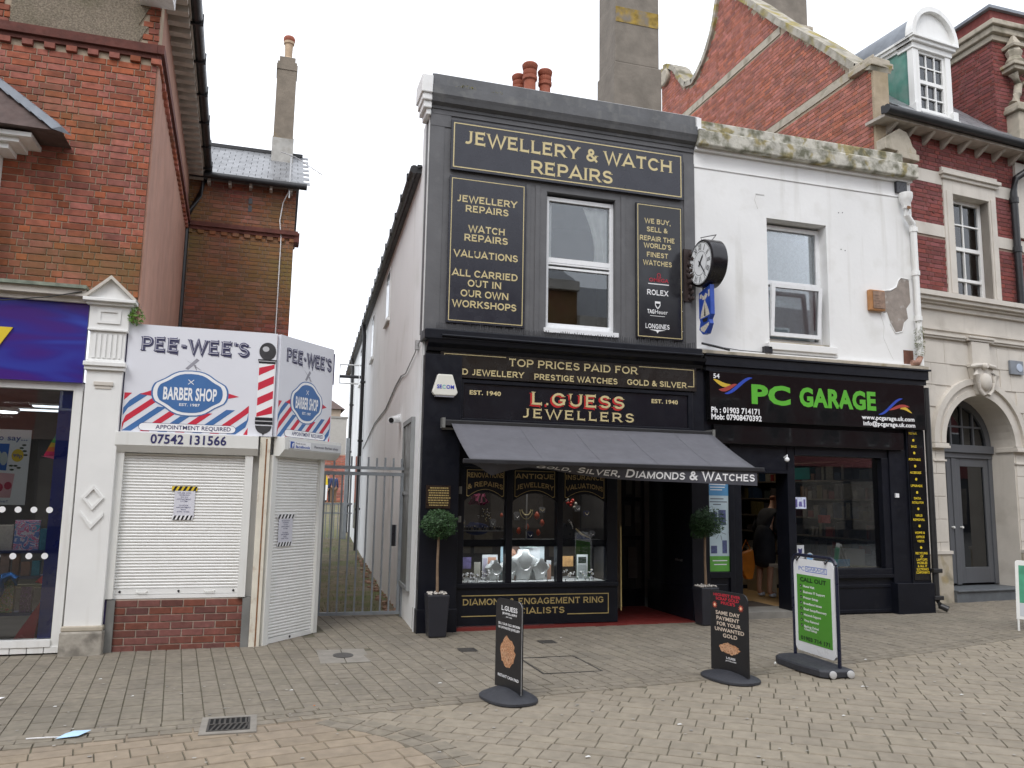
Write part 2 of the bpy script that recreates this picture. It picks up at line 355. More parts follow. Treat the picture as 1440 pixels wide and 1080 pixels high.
def skin(name, parent, mat, verts, edges, radii, sub=2, label=None):
    me = bpy.data.meshes.new(name); org = WL[parent.name]
    me.from_pydata([tuple(Vector(v) - org) for v in verts], edges, []); me.materials.append(mat)
    o = bpy.data.objects.new(name, me); COL.objects.link(o); o.parent = parent; WL[o.name] = org
    md = o.modifiers.new('skin', 'SKIN'); md.use_smooth_shade = True
    sv = me.skin_vertices[0].data
    for i, r_ in enumerate(radii): sv[i].radius = r_ if isinstance(r_, tuple) else (r_, r_); sv[i].use_root = (i == 0)
    s = o.modifiers.new('sub', 'SUBSURF'); s.levels = sub; s.render_levels = sub
    if label: o['label'] = label
    return o
def gz(x): return .007 * x

# ------------------------------------------------------------ palette
white_paint = M('white_paint', (.80, .80, .78), .45, .05, 3, .001, 30, streak=((.45, .42, .36), .35, 9, .55))
white_render = M('white_render', (.80, .80, .79), .7, .05, 1.2, .004, 14, dirt=((.5, .48, .42), .35, 2.2, .56), streak=((.42, .40, .34), .4, 5, .6))
side_render = M('side_render', (.88, .89, .89), .75, .05, 1.0, .006, 10, dirt=((.5, .5, .44), .35, 1.3, .56), streak=((.45, .45, .4), .35, 4, .6))
white_pvc = M('white_pvc', (.82, .83, .84), .28, .02, 4, streak=((.5, .48, .44), .25, 14, .6))
white_metal = M('white_metal', (.74, .74, .71), .38, .05, 5, streak=((.5, .45, .36), .3, 12, .58))
cream_metal = M('cream_rusty', (.70, .66, .56), .5, .1, 6, .002, 50, dirt=((.28, .13, .05), .75, 7, .58))
grey_render = M('grey_render', (.115, .115, .12), .62, .12, 3, .004, 22, dirt=((.2, .2, .2), .3, 6, .58))
grey_cornice = M('grey_cornice', (.105, .107, .112), .6, .2, 3, .006, 18, dirt=((.24, .24, .22), .45, 5, .55), streak=((.2, .2, .19), .4, 10, .58))
black_paint = M('black_paint', (.0065, .0075, .0125), .36, .2, 4, .0015, 25, spec=.3, dirt=((.035, .035, .035), .3, 9, .6))
black_gloss = M('black_gloss', (.008, .008, .009), .07, .1, 3, spec=.5)
black_metal = M('black_metal', (.02, .02, .021), .4, .2, 9)
sign_navy = M('sign_navy', (.024, .025, .036), .25, .08, 3)
gold = M('gold_letter', (.60, .50, .26), .4, .05, 4)
gold_dim = M('gold_line', (.42, .32, .13), .4, .1, 9)
red_letter = M('red_letter', (.5, .02, .02), .4, .05, 4)
white_letter = M('white_letter', (.85, .85, .86), .4, .02, 4)
green_letter = M('green_letter', (.10, .42, .03), .4, .03, 4)
blue_p = M('blue_print', (.06, .16, .38), .35, .04, 4)
red_p = M('red_print', (.58, .03, .06), .35, .04, 4)
navy_p = M('navy_print', (.03, .03, .12), .4, .04, 4)
grey_p = M('grey_print', (.30, .30, .34), .4, .2, 30)
dark_p = M('dark_print', (.02, .02, .025), .3, .1, 10)
yellow_p = M('yellow_print', (.75, .55, .03), .4, .05, 4)
brick_red = M('brick_red', (.305, .084, .044), .85, .3, 14, .004, 70, tone=.30, dirt=((.17, .105, .03), .75, .8, .52))
brick_rear = M('brick_rear', (.25, .065, .045), .85, .3, 14, .004, 70, tone=.32, dirt=((.18, .135, .035), .92, .38, .40))
brick_new = M('brick_new', (.165, .052, .036), .8, .25, 16, .004, 60, tone=.32)
brick_right = M('brick_right', (.20, .048, .042), .85, .2, 14, .003, 70, tone=.25)
brick_gable = M('brick_gable', (.36, .115, .075), .85, .25, 9, .004, 70, tone=.28, dirt=((.2, .12, .09), .5, 1.5, .55))
mortar = M('mortar', (.42, .34, .25), .95, .2, 8, .004, 80, dirt=((.22, .17, .07), .6, .8, .5))
mortar_pale = M('mortar_pale', (.40, .33, .27), .95, .2, 8, .004, 80)
mortar_dark = M('mortar_dark', (.27, .20, .16), .95, .2, 8, .004, 80)
pebble = M('pebbledash', (.24, .20, .15), .95, .5, 60, .03, 70, dirt=((.12, .11, .06), .5, 2, .5))
pink_render = M('pink_render', (.37, .20, .145), .85, .15, 2.5, .006, 14, streak=((.25, .12, .09), .5, 5, .5), dirt=((.22, .13, .1), .4, 3, .55))
stone = M('cream_stone', (.60, .56, .50), .75, .1, 2.5, .003, 30, dirt=((.34, .30, .25), .45, 2.2, .56), streak=((.34, .3, .25), .35, 6, .58))
stone_dirty = M('weathered_stone', (.46, .41, .33), .9, .2, 4, .01, 14, dirt=((.13, .12, .08), .8, 4, .48), patch=((.30, .22, .07), .6, 3, .6))
lichen_stone = M('lichen_stone', (.50, .48, .42), .95, .25, 6, .015, 16, dirt=((.10, .10, .06), .9, 7, .44), patch=((.28, .22, .06), .8, 4.5, .52))
old_render = M('old_render', (.22, .185, .145), .9, .2, 4, .01, 14, dirt=((.12, .105, .08), .6, 3, .5), patch=((.35, .24, .04), .55, 2.2, .64))
lead = M('lead', (.20, .22, .25), .5, .2, 6, .004, 20)
slate = M('slate', (.20, .205, .215), .35, .15, 5, .003, 30, tone=.2)
tile_dark = M('dark_tile', (.10, .065, .055), .8, .3, 8, .006, 40, tone=.3)
terracotta = M('terracotta', (.30, .085, .045), .75, .2, 8, .004, 40)
gutter_black = M('gutter_black', (.018, .018, .02), .4, .2, 8)
pale_timber = M('pale_timber', (.42, .38, .33), .8, .2, 8, dirt=((.2, .17, .14), .5, 5, .55))
gate_grey = M('gate_grey', (.24, .26, .28), .5, .15, 9, .001, 60)
grey_paint = M('grey_door_paint', (.10, .105, .115), .35, .06, 4)
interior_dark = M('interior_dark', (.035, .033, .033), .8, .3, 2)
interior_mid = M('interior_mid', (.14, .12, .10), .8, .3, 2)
awn = M('awning_cloth', (.115, .115, .13), .75, .1, 5, .001, 300, dirt=((.2, .2, .21), .35, 12, .62))
rubber = M('rubber', (.035, .037, .045), .6, .15, 12, .002, 80)
paver = M('paver', (.205, .178, .138), .9, .2, 14, .004, 90, tone=.08, dirt=((.12, .105, .085), .55, 1.6, .52), patch=((.14, .13, .10), .3, .6, .55))
paver_band = M('paver_band', (.212, .184, .142), .9, .2, 14, .004, 90, tone=.1, dirt=((.12, .105, .085), .5, 2, .52))
paver_road = M('paver_road', (.258, .222, .170), .9, .16, 12, .004, 90, tone=.065, dirt=((.17, .15, .12), .45, 1.1, .54))
paver_tan = M('paver_tan', (.265, .212, .152), .9, .16, 12, .004, 90, tone=.09, dirt=((.17, .14, .11), .45, 1.3, .54))
joint = M('joint_sand', (.12, .108, .075), .98, .4, 12, .004, 60, dirt=((.05, .06, .015), .8, 6, .55))
red_tile = M('red_tile_floor', (.17, .022, .018), .5, .2, 5, .001, 30)
leaf_dark = M('leaf_dark', (.032, .080, .022), .55, .5, 25)
moss = M('moss', (.085, .10, .015), .95, .5, 30, .01, 50)
wood = M('trunk_wood', (.20, .135, .085), .8, .2, 20, .003, 60)
win_glass = glass('window_glass', (.95, .97, .97), .02)
def PS(name, parent, mat, fr, *boxes, **kw):
    return [P(name, parent, mat, fr, b, **kw) for b in boxes]
def hollow(name, parent, label=None):
    o = bpy.data.objects.new(name, None); o.empty_display_size = .1; COL.objects.link(o); o.parent = parent; WL[o.name] = WL[parent.name]
    if label: o['label'] = label
    return o
shop_glass = glass('shop_glass', (.93, .94, .94), .0)

# ============================================================ THE SETTING: ground, paving, alley
class GFr(Fr):
    def __init__(s, o, ang, up=0.0):
        c, q = math.cos(rad(ang)), math.sin(rad(ang)); s.o = Vector((o[0], o[1], up)); s.U = Vector((c, q, 0)); s.Z = Vector((-q, c, 0)); s.N = Vector((0, 0, 1))
    def p(s, u, v, w=0.0): r = s.o + s.U * u + s.Z * v + s.N * w; r.z += gz(r.x); return r
def sheet(name, pts, dz, mat, up=None):
    mb = MB(); mb.add([(x, y, gz(x) + dz + (up(x, y) if up else 0)) for x, y in pts], [tuple(range(len(pts)))])
    o = obj(name, mb, mat); o['kind'] = 'structure'; return o
def interp(pts, x):
    if x <= pts[0][0]: return pts[0][1]
    for (a, b), (c, d) in zip(pts, pts[1:]):
        if x <= c: return b + (d - b) * (x - a) / (c - a)
    return pts[-1][1]
asphalt = M('far_ground', (.10, .098, .09), .95, .2, 2, .01, 30)
sheet('ground', [(-150, -150), (150, -150), (150, 200), (-150, 200)], -.085, asphalt)
KL = [(-6, 5.86), (-1.5, 5.95), (-.15, 6.1), (.53, 6.22), (1.61, 6.37), (2.84, 6.5), (4.34, 6.67), (5.49, 6.88), (7.06, 7.24), (8.72, 7.72), (14, 9.5)]
kline = lambda x: interp(KL, x)
pav = sheet('pavement', [(-6, 5.9), (-1.5, 6.0), (4.3, 6.75), (8.7, 7.8), (14, 9.6), (14, 11.6), (9.3, 11.2), (9.3, 10.6), (1.9, 10.6), (1.9, 11.3), (.6, 11.3), (.6, 10.6), (-6, 10.6)], -.008, joint)
road = sheet('road', [(-6, 1.0), (14, 1.0), (14, 9.7), (8.7, 7.9), (4.3, 6.85), (-1.5, 6.1), (-6, 6.0)], -.010, joint)
DR = (-.27, -.02, 6.03, 6.35)
def free(x, y): return not (DR[0] < x < DR[1] and DR[2] < y < DR[3]) and not (.60 < x < 1.08 and 8.12 < y < 8.80)
# pavement blocks: columns running towards the shops
g = GFr((0, 0), 5.5)
lst = []
u = -6.0
while u < 15:
    v = 4 + random.random() * .2
    while v < 12.4:
        ln = random.choice((.14, .175, .21, .21, .175, .245)); c = g.p(u + .07, v + ln / 2)
        top = 9.62 if c.x < .68 else (11.25 if c.x < 1.82 else (9.68 if c.x < 4.34 else (9.66 if c.x < 5.4 else (9.85 if c.x < 9.35 else 10.75 + .1 * (c.x - 10)))))
        if kline(c.x) + .25 < c.y < top and -4.2 < c.x < 13.6 and free(c.x, c.y): lst.append((u + .003, u + .137, v + .0028, v + ln - .0028))
        v += ln
    u += .14
inframe = lambda c: -2.6 < c.x < 9.8
pieces('paving_block', pav, g, lst, paver, -.03, 0, 300, .035, inframe, 'paving_blocks')
# three courses of small blocks along the channel
items = []
for row in range(3):
    x = -4.2
    while x < 13.5:
        ln = random.uniform(.15, .22); a = Vector((x, kline(x), 0)); b = Vector((x + ln, kline(x + ln), 0)); d = (b - a).normalized(); n = Vector((-d.y, d.x, 0))
        a += n * (row * .105); c = a + d * ln / 2
        if free(c.x, c.y): a.z = gz(a.x) - .03; items.append((a, d * (ln - .006), n * .098, Vector((0, 0, .0335))))
        x += ln
place('channel_block', pav, items, paver_band, 140, .035, inframe, 'channel_blocks')
CU = [(3.6, .92), (4.4, 1.06), (4.9, 1.10), (5.15, 1.06), (5.42, .98), (5.72, .80), (5.93, .58), (6.05, .40)]   # y -> x of the curved border
cux = lambda y: interp(CU, y)
rl, rr = [], []
for ang, L_, tan in ((11, rl, 1), (-34, rr, 0)):
    g = GFr((0, 0), ang); v = -6.0
    while v < 16:
        hgt = random.choice((.155, .19, .19)) if tan else random.choice((.14, .19, .19)); u = -8 - random.random()
        while u < 14:
            ln = random.choice((.15, .19, .23, .27)) * (1.05 if tan else 1); c = g.p(u + ln / 2, v + hgt / 2)
            ok = 3.0 < c.y < kline(c.x) + .09 and -4.0 < c.x < 13.4 and free(c.x, c.y)
            if ok and (c.x < cux(c.y) + .10 if tan else c.x > cux(c.y) + .10): L_.append((u + .0022, u + ln - .0022, v + .0048, v + hgt - .0048))
            u += ln
        v += hgt
pieces('road_block', road, GFr((0, 0), -34), rr, paver_road, -.03, -.002, 300, .04, lambda c: 4.0 < c.y and c.x < 6.5 and c.y > .72 * c.x + 1.3, 'road_blocks')
pieces('tan_block', road, GFr((0, 0), 11), rl, paver_tan, -.03, -.002, 300, .04, lambda c: c.y > 5.0 and c.x > -1.7, 'tan_blocks')
items = []
for row in range(2):
    y = 3.7
    while y < 6.02:
        ln = .155; a = Vector((cux(y), y, 0)); b = Vector((cux(y + ln), y + ln, 0)); d = (b - a).normalized(); n = Vector((d.y, -d.x, 0)); a += n * (row * .125)
        a.z = gz(a.x) - .03; items.append((a, d * (ln - .006), n * .118, Vector((0, 0, .0325)))); y += ln * max(d.y, .45)
place('border_block', road, items, paver_band, 60, .035, None, 'border_blocks')

# the alley behind the gate rises towards its far end
alley_m = M('alley_ground', (.15, .12, .075), .95, .4, 9, .02, 30, dirt=((.09, .11, .025), .9, 1.5, .42), patch=((.30, .24, .15), .5, 5, .58))
mb = MB(); ys = [11.2, 12, 13, 14, 16, 18, 21, 25, 30, 36, 44, 60, 90]
agz = lambda y: .004 + max(0, y - 14) * .030
for i, y in enumerate(ys):
    for k in range(7):
        x = -.4 + k * (.4 + .05 * (y - 10)) ; mb.v.append((x, y, agz(y) + (.03 * mnoise.noise((x * 2, y, 0)) if y > 12 else 0)))
mb.f = [(i * 7 + k, i * 7 + k + 1, i * 7 + k + 8, i * 7 + k + 7) for i in range(len(ys) - 1) for k in range(6)]
al = obj('alley_path', mb, alley_m, smooth=True); al['kind'] = 'structure'
mb = MB()
for i in range(900):
    y = 11.4 + 14 * random.random() ** 1.6; side = random.random(); x = (.75 + .95 * random.random()) + .05 * (y - 10) * side
    z = agz(y); s_ = random.uniform(.02, .06); a = random.random() * 6.28
    mb.add([(x, y, z - .01), (x + s_ * .2 * math.cos(a), y + s_ * .2 * math.sin(a), z - .01), (x + random.uniform(-.02, .02), y + random.uniform(-.02, .02), z + s_)], [(0, 1, 2)])
gr = obj('weeds', mb, M('weed_green', (.10, .12, .03), .7, .4, 8), fix=False); tag(gr, 'short yellow green weeds growing over the alley floor', 'weeds', kind='stuff')
mb = MB()
for i in range(110):
    y = 11.4 + 9 * random.random() ** 1.5; x = 1.80 + .05 * (y - 10) - random.random() * .22; s_ = random.uniform(.015, .05); mb.ball((x, y, agz(y) + s_ * .3), s_, 6, (1, 1.2, .6))
rb = obj('rubble', mb, M('rubble', (.26, .16, .11), .9, .5, 8), fix=False); tag(rb, 'brick rubble and stones along the foot of the white alley wall', 'rubble', kind='stuff')

FM = Fr((0, 9.7, 0), (1, 0, 0), (0, -1, 0))          # plane of the shop fronts
FL = Fr((0, 9.2, 0), (1, 0, 0), (0, -1, 0))          # plane of the brick building and the barber kiosk
FS = Fr((-1.40, 9.2, 0), (-.036, 1, 0), (1, .036, 0))  # its side wall
FD = Fr((.05, 9.2, 0), (math.cos(rad(50)), math.sin(rad(50)), 0), (math.sin(rad(50)), -math.cos(rad(50)), 0))   # barber door
FJ = Fr((1.76, 9.72, 0), (.05, 1, 0), (-1, .05, 0))  # alley wall of the jeweller
FR_ = Fr((0, 9.49, 0), (1, .1, 0), (.0995, -.995, 0))  # stone and brick building
FG = Fr((9.3, 0, 0), (0, 1, 0), (-1, 0, 0))          # its tall gable wall
FB = Fr((0, 15.2, 0), (1, 0, 0), (0, -1, 0))         # rear brick wing

# ============================================================ BRICK BUILDING WITH THE CARD SHOP
B1 = thing('brick_building', 'red brick shop building with pebbledash panel, pink side wall and card shop below', 'building', (-3.6, 9.3, 0))
P('wall', B1, mortar, FL, (-6, -1.402, 3.62, 6.46, -.22, 0), (-6, -1.402, 6.46, 7.75, -.22, -.004))
F1 = Fr((0, 9.2, 0), (1, 0, 0), (0, -1, 0))
steps = lambda v: -1.60 + (.10 if int((v - 6.46) / .225) % 2 else 0)
bl = brick_list(-4.6, -1.402, 3.62, 6.24) + brick_list(-3.2, -1.402, 6.46, 7.75, test=lambda u, v: u > steps(v) - .03 or u < -2.80 - .1 * (int((v - 6.46) / .225) % 2))
pieces('brick', B1, FL, bl, brick_red, -.002, .010, 300, .05, lambda c: c.x > -2.85 and c.z < 7.1, 'brickwork')
mb = MB(); mb.prism(FL, [(-2.86, 6.46), (-1.62, 6.46)] + [(-1.62 + (.1 if k % 2 else 0), 6.46 + .225 * (k // 2 + k % 2) if 0 else 6.46 + .225 * ((k + 1) // 2)) for k in range(0, 12)] + [(-2.86, 7.75)], -.003, .012)
obj('pebbledash_panel', mb, pebble, B1)
# string course with its dentils, round the corner and along the side wall
st = MB(); st.box(FL, -6, -1.40, 6.36, 6.46, 0, .07); st.box(FL, -6, -1.40, 6.31, 6.36, 0, .035)
st.box(FS, -.075, 6.0, 6.36, 6.46, 0, .07); st.box(FS, -.04, 6.0, 6.31, 6.36, 0, .035); obj('string_course', st, M('dark_brick', (.12, .04, .03), .85, .3, 10, .005, 50), B1)
pieces('dentil', B1, FL, [(u, u + .105, 6.245, 6.31) for u in [-4.4 + .21 * k for k in range(15)] if u < -1.45], brick_red, 0, .045, 300, .05)
pieces('dentil', B1, FS, [(u, u + .105, 6.245, 6.31) for u in [.08 + .21 * k for k in range(28)]], brick_red, 0, .045, 300, .05)
P('side_wall', B1, pink_render, FS, (.03, 6.0, 0, 7.3, -.3, 0))
P('side_pier', B1, pink_render, FS, (.006, .42, 2.5, 6.24, 0, .02))
tag(obj('side_crack', MB().tube([FS.p(.45, 3.4, .004), FS.p(.43, 5.1, .004), FS.p(.40, 6.2, .004)], .006, 5), gutter_black, B1), 'thin dark cable down the pink wall')
# eaves over the side wall
P('soffit', B1, pale_timber, FS, (-.5, 6.0, 7.28, 7.31, -.3, .26))
for k in range(26):
    u = -.35 + k * .245; P('eaves_bracket', B1, pale_timber, FS, (u, u + .11, 7.17, 7.28, .0, .24))
mb = MB(); mb.tube([FS.p(-.75, 7.33, .32), FS.p(6.0, 7.33, .32)], .065, 10); mb.box(FS, -.75, 6.0, 7.30, 7.40, .22, .27); obj('gutter', mb, gutter_black, B1, smooth=True)
for k in range(7):
    u = -.2 + k * .95; obj('gutter_bracket', MB().box(FS, u, u + .03, 7.25, 7.40, .24, .392), gutter_black, B1)
mb = MB(); mb.add([FS.p(-.8, 7.42, .36), FS.p(6, 7.42, .36), FS.p(6, 9.9, -2.8), FS.p(-.8, 9.9, -2.8), FS.p(-.8, 7.36, .36), FS.p(6, 7.36, .36), FS.p(6, 9.8, -2.8), FS.p(-.8, 9.8, -2.8)], [(0, 1, 2, 3), (4, 5, 6, 7), (0, 3, 7, 4), (0, 1, 5, 4), (1, 2, 6, 5), (3, 2, 6, 7)])
obj('roof', mb, tile_dark, B1)
mb = MB(); mb.box(FL, -1.62, -1.26, 6.93, 7.25, .0, .32); br = obj('verge_box', mb, white_pvc, B1, bevel=.01, label='white boxed end of the roof verge')
obj('vent_slot', MB().tube([FL.p(-1.52, 7.06, .323), FL.p(-1.49, 7.075, .323), FL.p(-1.46, 7.06, .323)], .006, 5), grey_p, B1)
# oriel bay: only the hipped corner of its little roof is in the photograph
FO = Fr((0, 8.85, 0), (1, 0, 0), (0, -1, 0))
mb = MB(); ap = (-3.2, 9.19, 6.0); ap2 = (-4.4, 9.19, 6.0)
mb.add([(-5.2, 8.55, 5.14), (-2.16, 8.75, 5.17), (-2.16, 9.19, 5.17), (-5.2, 9.19, 5.15), ap, ap2], [(0, 1, 4, 5), (1, 2, 4), (0, 5, 3), (0, 3, 2, 1), (2, 3, 5, 4)]); obj('bay_roof', mb, tile_dark, B1)
for k in range(9):
    t = k / 9; t2 = (k + 1.25) / 9; a = Vector((-2.14, 8.74, 5.18)); b = Vector(ap) + Vector((0, -.01, .03)); p0 = a.lerp(b, t); p1 = a.lerp(b, t2)
    mb = MB(); mb.add([p0 + Vector((-.10, -.04, -.015)), p0 + Vector((.06, .07, -.02)), p1 + Vector((.05, .06, .012)), p1 + Vector((-.11, -.03, .012)), p0 + Vector((-.03, .0, .035)), p1 + Vector((-.03, .0, .05))], [(0, 4, 5, 3), (4, 1, 2, 5), (0, 1, 4), (3, 5, 2), (0, 3, 2, 1)]); obj('lead_flashing', mb, lead, B1)
P('bay_cornice', B1, white_paint, FO, (-5.0, -2.44, 5.09, 5.135, -.34, .05), (-5.0, -2.56, 5.04, 5.09, -.34, .0), (-5.0, -2.66, 4.98, 5.04, -.34, -.05))
P('bay_wall', B1, white_paint, FO, (-5.0, -2.78, 3.75, 4.98, -.34, -.10))
# shop cornice, sign, window
P('shop_cornice', B1, stone, FL, (-6, -1.87, 3.50, 3.56, 0, .10), (-6, -1.87, 3.56, 3.63, 0, .16))
P('cornice_flashing', B1, M('green_lead', (.20, .23, .18), .7, .4, 12), FL, (-6, -1.86, 3.63, 3.665, 0, .20))
mb = MB(); mb.tube([FL.p(-4.5, 3.62, .17), FL.p(-2.6, 3.45, .175), FL.p(-2.2, 3.52, .175), FL.p(-1.9, 3.60, .17)], .006, 5); obj('cable', mb, gutter_black, B1)
S = thing('shop_sign', 'purple and blue fascia sign with the end of a yellow letter above the card shop', 'sign', (-3.9, 9.15, 2.66))
P('sign_board', S, swoosh(), FL, (-6, -1.845, 2.675, 3.50, .0, .06))
obj('lettering', MB().prism(FL, [(-2.515, 3.20), (-2.66, 3.20), (-2.93, 2.62 + .1), (-2.78, 2.72)], .062, .075), yellow_p, S)
P('window_head', B1, white_paint, FL, (-6, -1.84, 2.60, 2.672, -.1, .0))
wf = P('shop_window', B1, white_paint, FL, (-6, -1.85, .0, .06, -.12, -.02), (-1.93, -1.845, .06, 2.60, -.10, .0), (-6, -1.93, .06, .125, -.12, .02))
obj('pane', MB().box(FL, -6, -1.93, .125, 2.60, -.062, -.056), shop_glass, wf)
P('blue_strip', wf, M('blue_vinyl', (.015, .035, .30), .3, .1, 4), FL, (-2.07, -1.95, .125, 2.60, -.10, -.075))
mb = MB()
for zz in (1.385, .93):
    for k in range(8):
        c = (-2.06 - .14 * k - (.005 if zz < 1 else 0), zz); mb.flat(FL, A_(c[0], c[1], .031, .031, 0, 360, 14)[:-1], -.054)
obj('window_dots', mb, white_letter, wf)
pieces('plinth_tile', B1, FL, [(u, u + .142, .0, .062) for u in [-4.2 + .148 * k for k in range(16)]], white_paint, 0, .012, 300, .03)
# pilaster with its little pediment
pl = P('pilaster', B1, white_paint, FL, (-1.81, -1.47, .25, 2.81, -.2, .10), (-1.83, -1.45, 2.81, 2.85, -.2, .13), (-1.84, -1.44, 2.85, 2.895, -.2, .15), (-1.82, -1.46, 2.895, 2.92, -.2, .12),
       (-1.81, -1.47, 2.92, 3.22, -.2, .09), (-1.83, -1.45, 3.22, 3.245, -.2, .12), (-1.83, -1.45, 3.245, 3.49, -.2, .10), (-1.86, -1.42, 3.49, 3.52, -.2, .14), (-1.89, -1.39, 3.52, 3.555, -.2, .18), bevel=.006)
mb = MB(); mb.prism(FL, [(-1.87, 3.556), (-1.41, 3.556), (-1.64, 3.77)], -.2, .12); obj('pediment', mb, white_paint, pl)
mb = MB(); mb.prism(FL, [(-1.90, 3.556), (-1.86, 3.556), (-1.64, 3.762), (-1.42, 3.556), (-1.38, 3.556), (-1.64, 3.80)], -.2, .175); obj('pediment_moulding', mb, stone, pl)
for k in range(6): obj('flute', MB().box(FL, -1.775 + k * .049, -1.747 + k * .049, 2.94, 3.19, .091, .104), white_paint, pl)
mb = MB(); mb.ring(FL, [(-1.75, 3.30), (-1.53, 3.30), (-1.53, 3.45), (-1.75, 3.45), (-1.75, 3.30)], [(-1.72, 3.33), (-1.56, 3.33), (-1.56, 3.42), (-1.72, 3.42), (-1.72, 3.33)], .10, .113); obj('panel_moulding', mb, white_paint, pl)
mb = MB(); mb.box(FL, -1.73, -1.55, 2.655, 2.69, .1, .118); mb.box(FL, -1.715, -1.565, 2.62, 2.655, .1, .108); obj('sunk_panel', mb, stone, pl)
dm = [(-1.645, 1.64), (-1.745, 1.515), (-1.645, 1.39), (-1.545, 1.515), (-1.645, 1.64)]; di = [(-1.645, 1.60), (-1.715, 1.515), (-1.645, 1.43), (-1.575, 1.515), (-1.645, 1.60)]
obj('diamond_moulding', MB().ring(FL, dm, di, .1, .118), white_paint, pl)
obj('chevron_moulding', MB().prism(FL, [(-1.75, 1.385), (-1.645, 1.25), (-1.54, 1.37), (-1.54, 1.335), (-1.645, 1.205), (-1.75, 1.345)], .1, .116), white_paint, pl)
P('plinth', pl, M('plinth_stone', (.38, .35, .30), .9, .25, 8, .012, 22, dirt=((.10, .09, .075), .9, 5, .46)), FL, (-1.83, -1.445, -.05, .215, -.2, .165), bevel=.018)
P('plinth_cap', pl, stone_dirty, FL, (-1.825, -1.45, .215, .265, -.2, .14), bevel=.012)
# room behind the glass
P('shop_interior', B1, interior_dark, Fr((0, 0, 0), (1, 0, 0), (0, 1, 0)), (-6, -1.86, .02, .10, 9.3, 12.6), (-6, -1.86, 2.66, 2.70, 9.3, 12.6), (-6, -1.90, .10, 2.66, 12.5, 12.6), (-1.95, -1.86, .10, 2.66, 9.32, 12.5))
FI = Fr((0, 9.6, 0), (1, 0, 0), (0, -1, 0))
shelf_m = M('shelf_blue', (.05, .06, .14), .5, .1, 5)
for i, (z, dp) in enumerate(((.965, .10), (.71, .12), (.61, .02), (.345, .1))):
    P('display_shelf', B1, shelf_m if i != 2 else M('shelf_cream', (.4, .38, .28), .5), FI, (-4.0, -2.10, z - .025, z, -.12, dp))

# things in the card shop window
def lamp(loc, power, size, color=(1, .95, .88), name='area_light', down=True):
    l = bpy.data.lights.new(name, 'AREA'); l.energy = power; l.size = size; l.color = color
    o = bpy.data.objects.new(name, l); COL.objects.link(o); o.location = loc; return o
emis = M('lit_diffuser', (.95, .97, 1.0), .5, 0, emit=2.6)
def spot_fitting(name, label, x, y, z, r=.09, group=None):
    t = thing(name, label, 'ceiling light', (x, y, z), group)
    obj('housing', MB().lathe((x, y, z), [(r * 1.15, 0), (r * 1.15, .04), (r * .9, .05)], 16), white_metal, t, smooth=True)
    obj('diffuser', MB().lathe((x, y, z - .012), [(r * .95, 0), (r, .012)], 16), emis, t, smooth=True); return t
spot_fitting('ceiling_light', 'round white ceiling light glowing inside the card shop', -3.02, 11.0, 2.5, .13); lamp((-3.0, 10.6, 2.42), 14, .4); lamp((-2.6, 9.80, 2.5), 12, .3)  # second area lamp is added fill for the window shelves, with no fitting
for x, y, lb in ((-2.85, 11.9, 'long flat ceiling panel glowing behind the poster'), (-2.5, 11.3, 'shorter flat ceiling panel near the blue strip of the card shop')):
    t = thing('light_panel', lb, 'ceiling light', (x, y, 2.6)); obj('diffuser', MB().box(Fr((0, 0, 0), (1, 0, 0), (0, 1, 0)), x - .3, x + .3, 2.60, 2.615, y - .06, y + .06), M('panel_glow', (.8, .88, .95), .5, 0, emit=1.2), t)
    obj('frame', MB().box(Fr((0, 0, 0), (1, 0, 0), (0, 1, 0)), x - .33, x + .33, 2.616, 2.64, y - .09, y + .09), white_metal, t)
T = thing('poster', 'white card poster with a yellow 99p disc hanging in the window', 'poster', (-2.6, 9.33, 1.43))
FP = Fr((0, 9.33, 0), (1, 0, 0), (0, -1, 0))
P('board', T, M('poster_white', (.80, .86, .88), .5, .03), FP, (-3.05, -2.305, 1.43, 2.185, -.005, .003))
mb = MB(); mb.flat(FP, [(-2.95, 1.80), (-2.50, 1.77), (-2.49, 2.04), (-2.95, 2.04)], .005); obj('blue_picture', mb, M('pic_blue', (.02, .13, .5), .4), T)
mb = MB(); mb.flat(FP, A_(-2.41, 1.925, .055, .065, 0, 360, 18)[:-1], .006); obj('price_disc', mb, yellow_p, T)
mb = MB(); mb.flat(FP, [(-2.75, 1.50), (-2.44, 1.50), (-2.42, 1.74), (-2.75, 1.76)], .0045); obj('pink_picture', mb, M('pic_pink', (.7, .42, .45), .4), T)
mb = MB(); txt(mb, FP, 'say...', -2.515, -2.335, 2.075, .055, .006, .01); txt(mb, FP, 'to', -2.62, -2.55, 2.075, .055, .006, .01); txt(mb, FP, '99p', -2.45, -2.37, 1.905, .035, .008, .01); txt(mb, FP, 'time!', -2.60, -2.46, 1.452, .025, .006); obj('lettering', mb, M('say_blue', (.02, .07, .3), .4), T)
mb = MB(); mb.flat(FP, A_(-2.56, 1.60, .05, .05, 0, 360, 10)[:-1], .006); mb.flat(FP, A_(-2.47, 1.62, .035, .04, 0, 360, 10)[:-1], .006); obj('red_figures', mb, M('pic_red', (.5, .05, .1), .4), T)
mb = MB(); mb.flat(FP, A_(-2.53, 1.89, .035, .07, 0, 360, 10)[:-1], .0065); mb.flat(FP, A_(-2.60, 1.93, .05, .04, 0, 360, 8)[:-1], .0062); obj('pale_figures', mb, M('pic_pale', (.5, .6, .6), .4), T)
mb = MB()
for k, (x, z) in enumerate([(-2.38, 2.0), (-2.35, 1.97), (-2.36, 2.03), (-2.42, 1.82), (-2.45, 1.78), (-2.39, 1.80), (-2.34, 1.93), (-2.46, 1.82)]): mb.flat(FP, A_(x, z, .022, .011, k * 40, 360 + k * 40, 6)[:-1], .007)
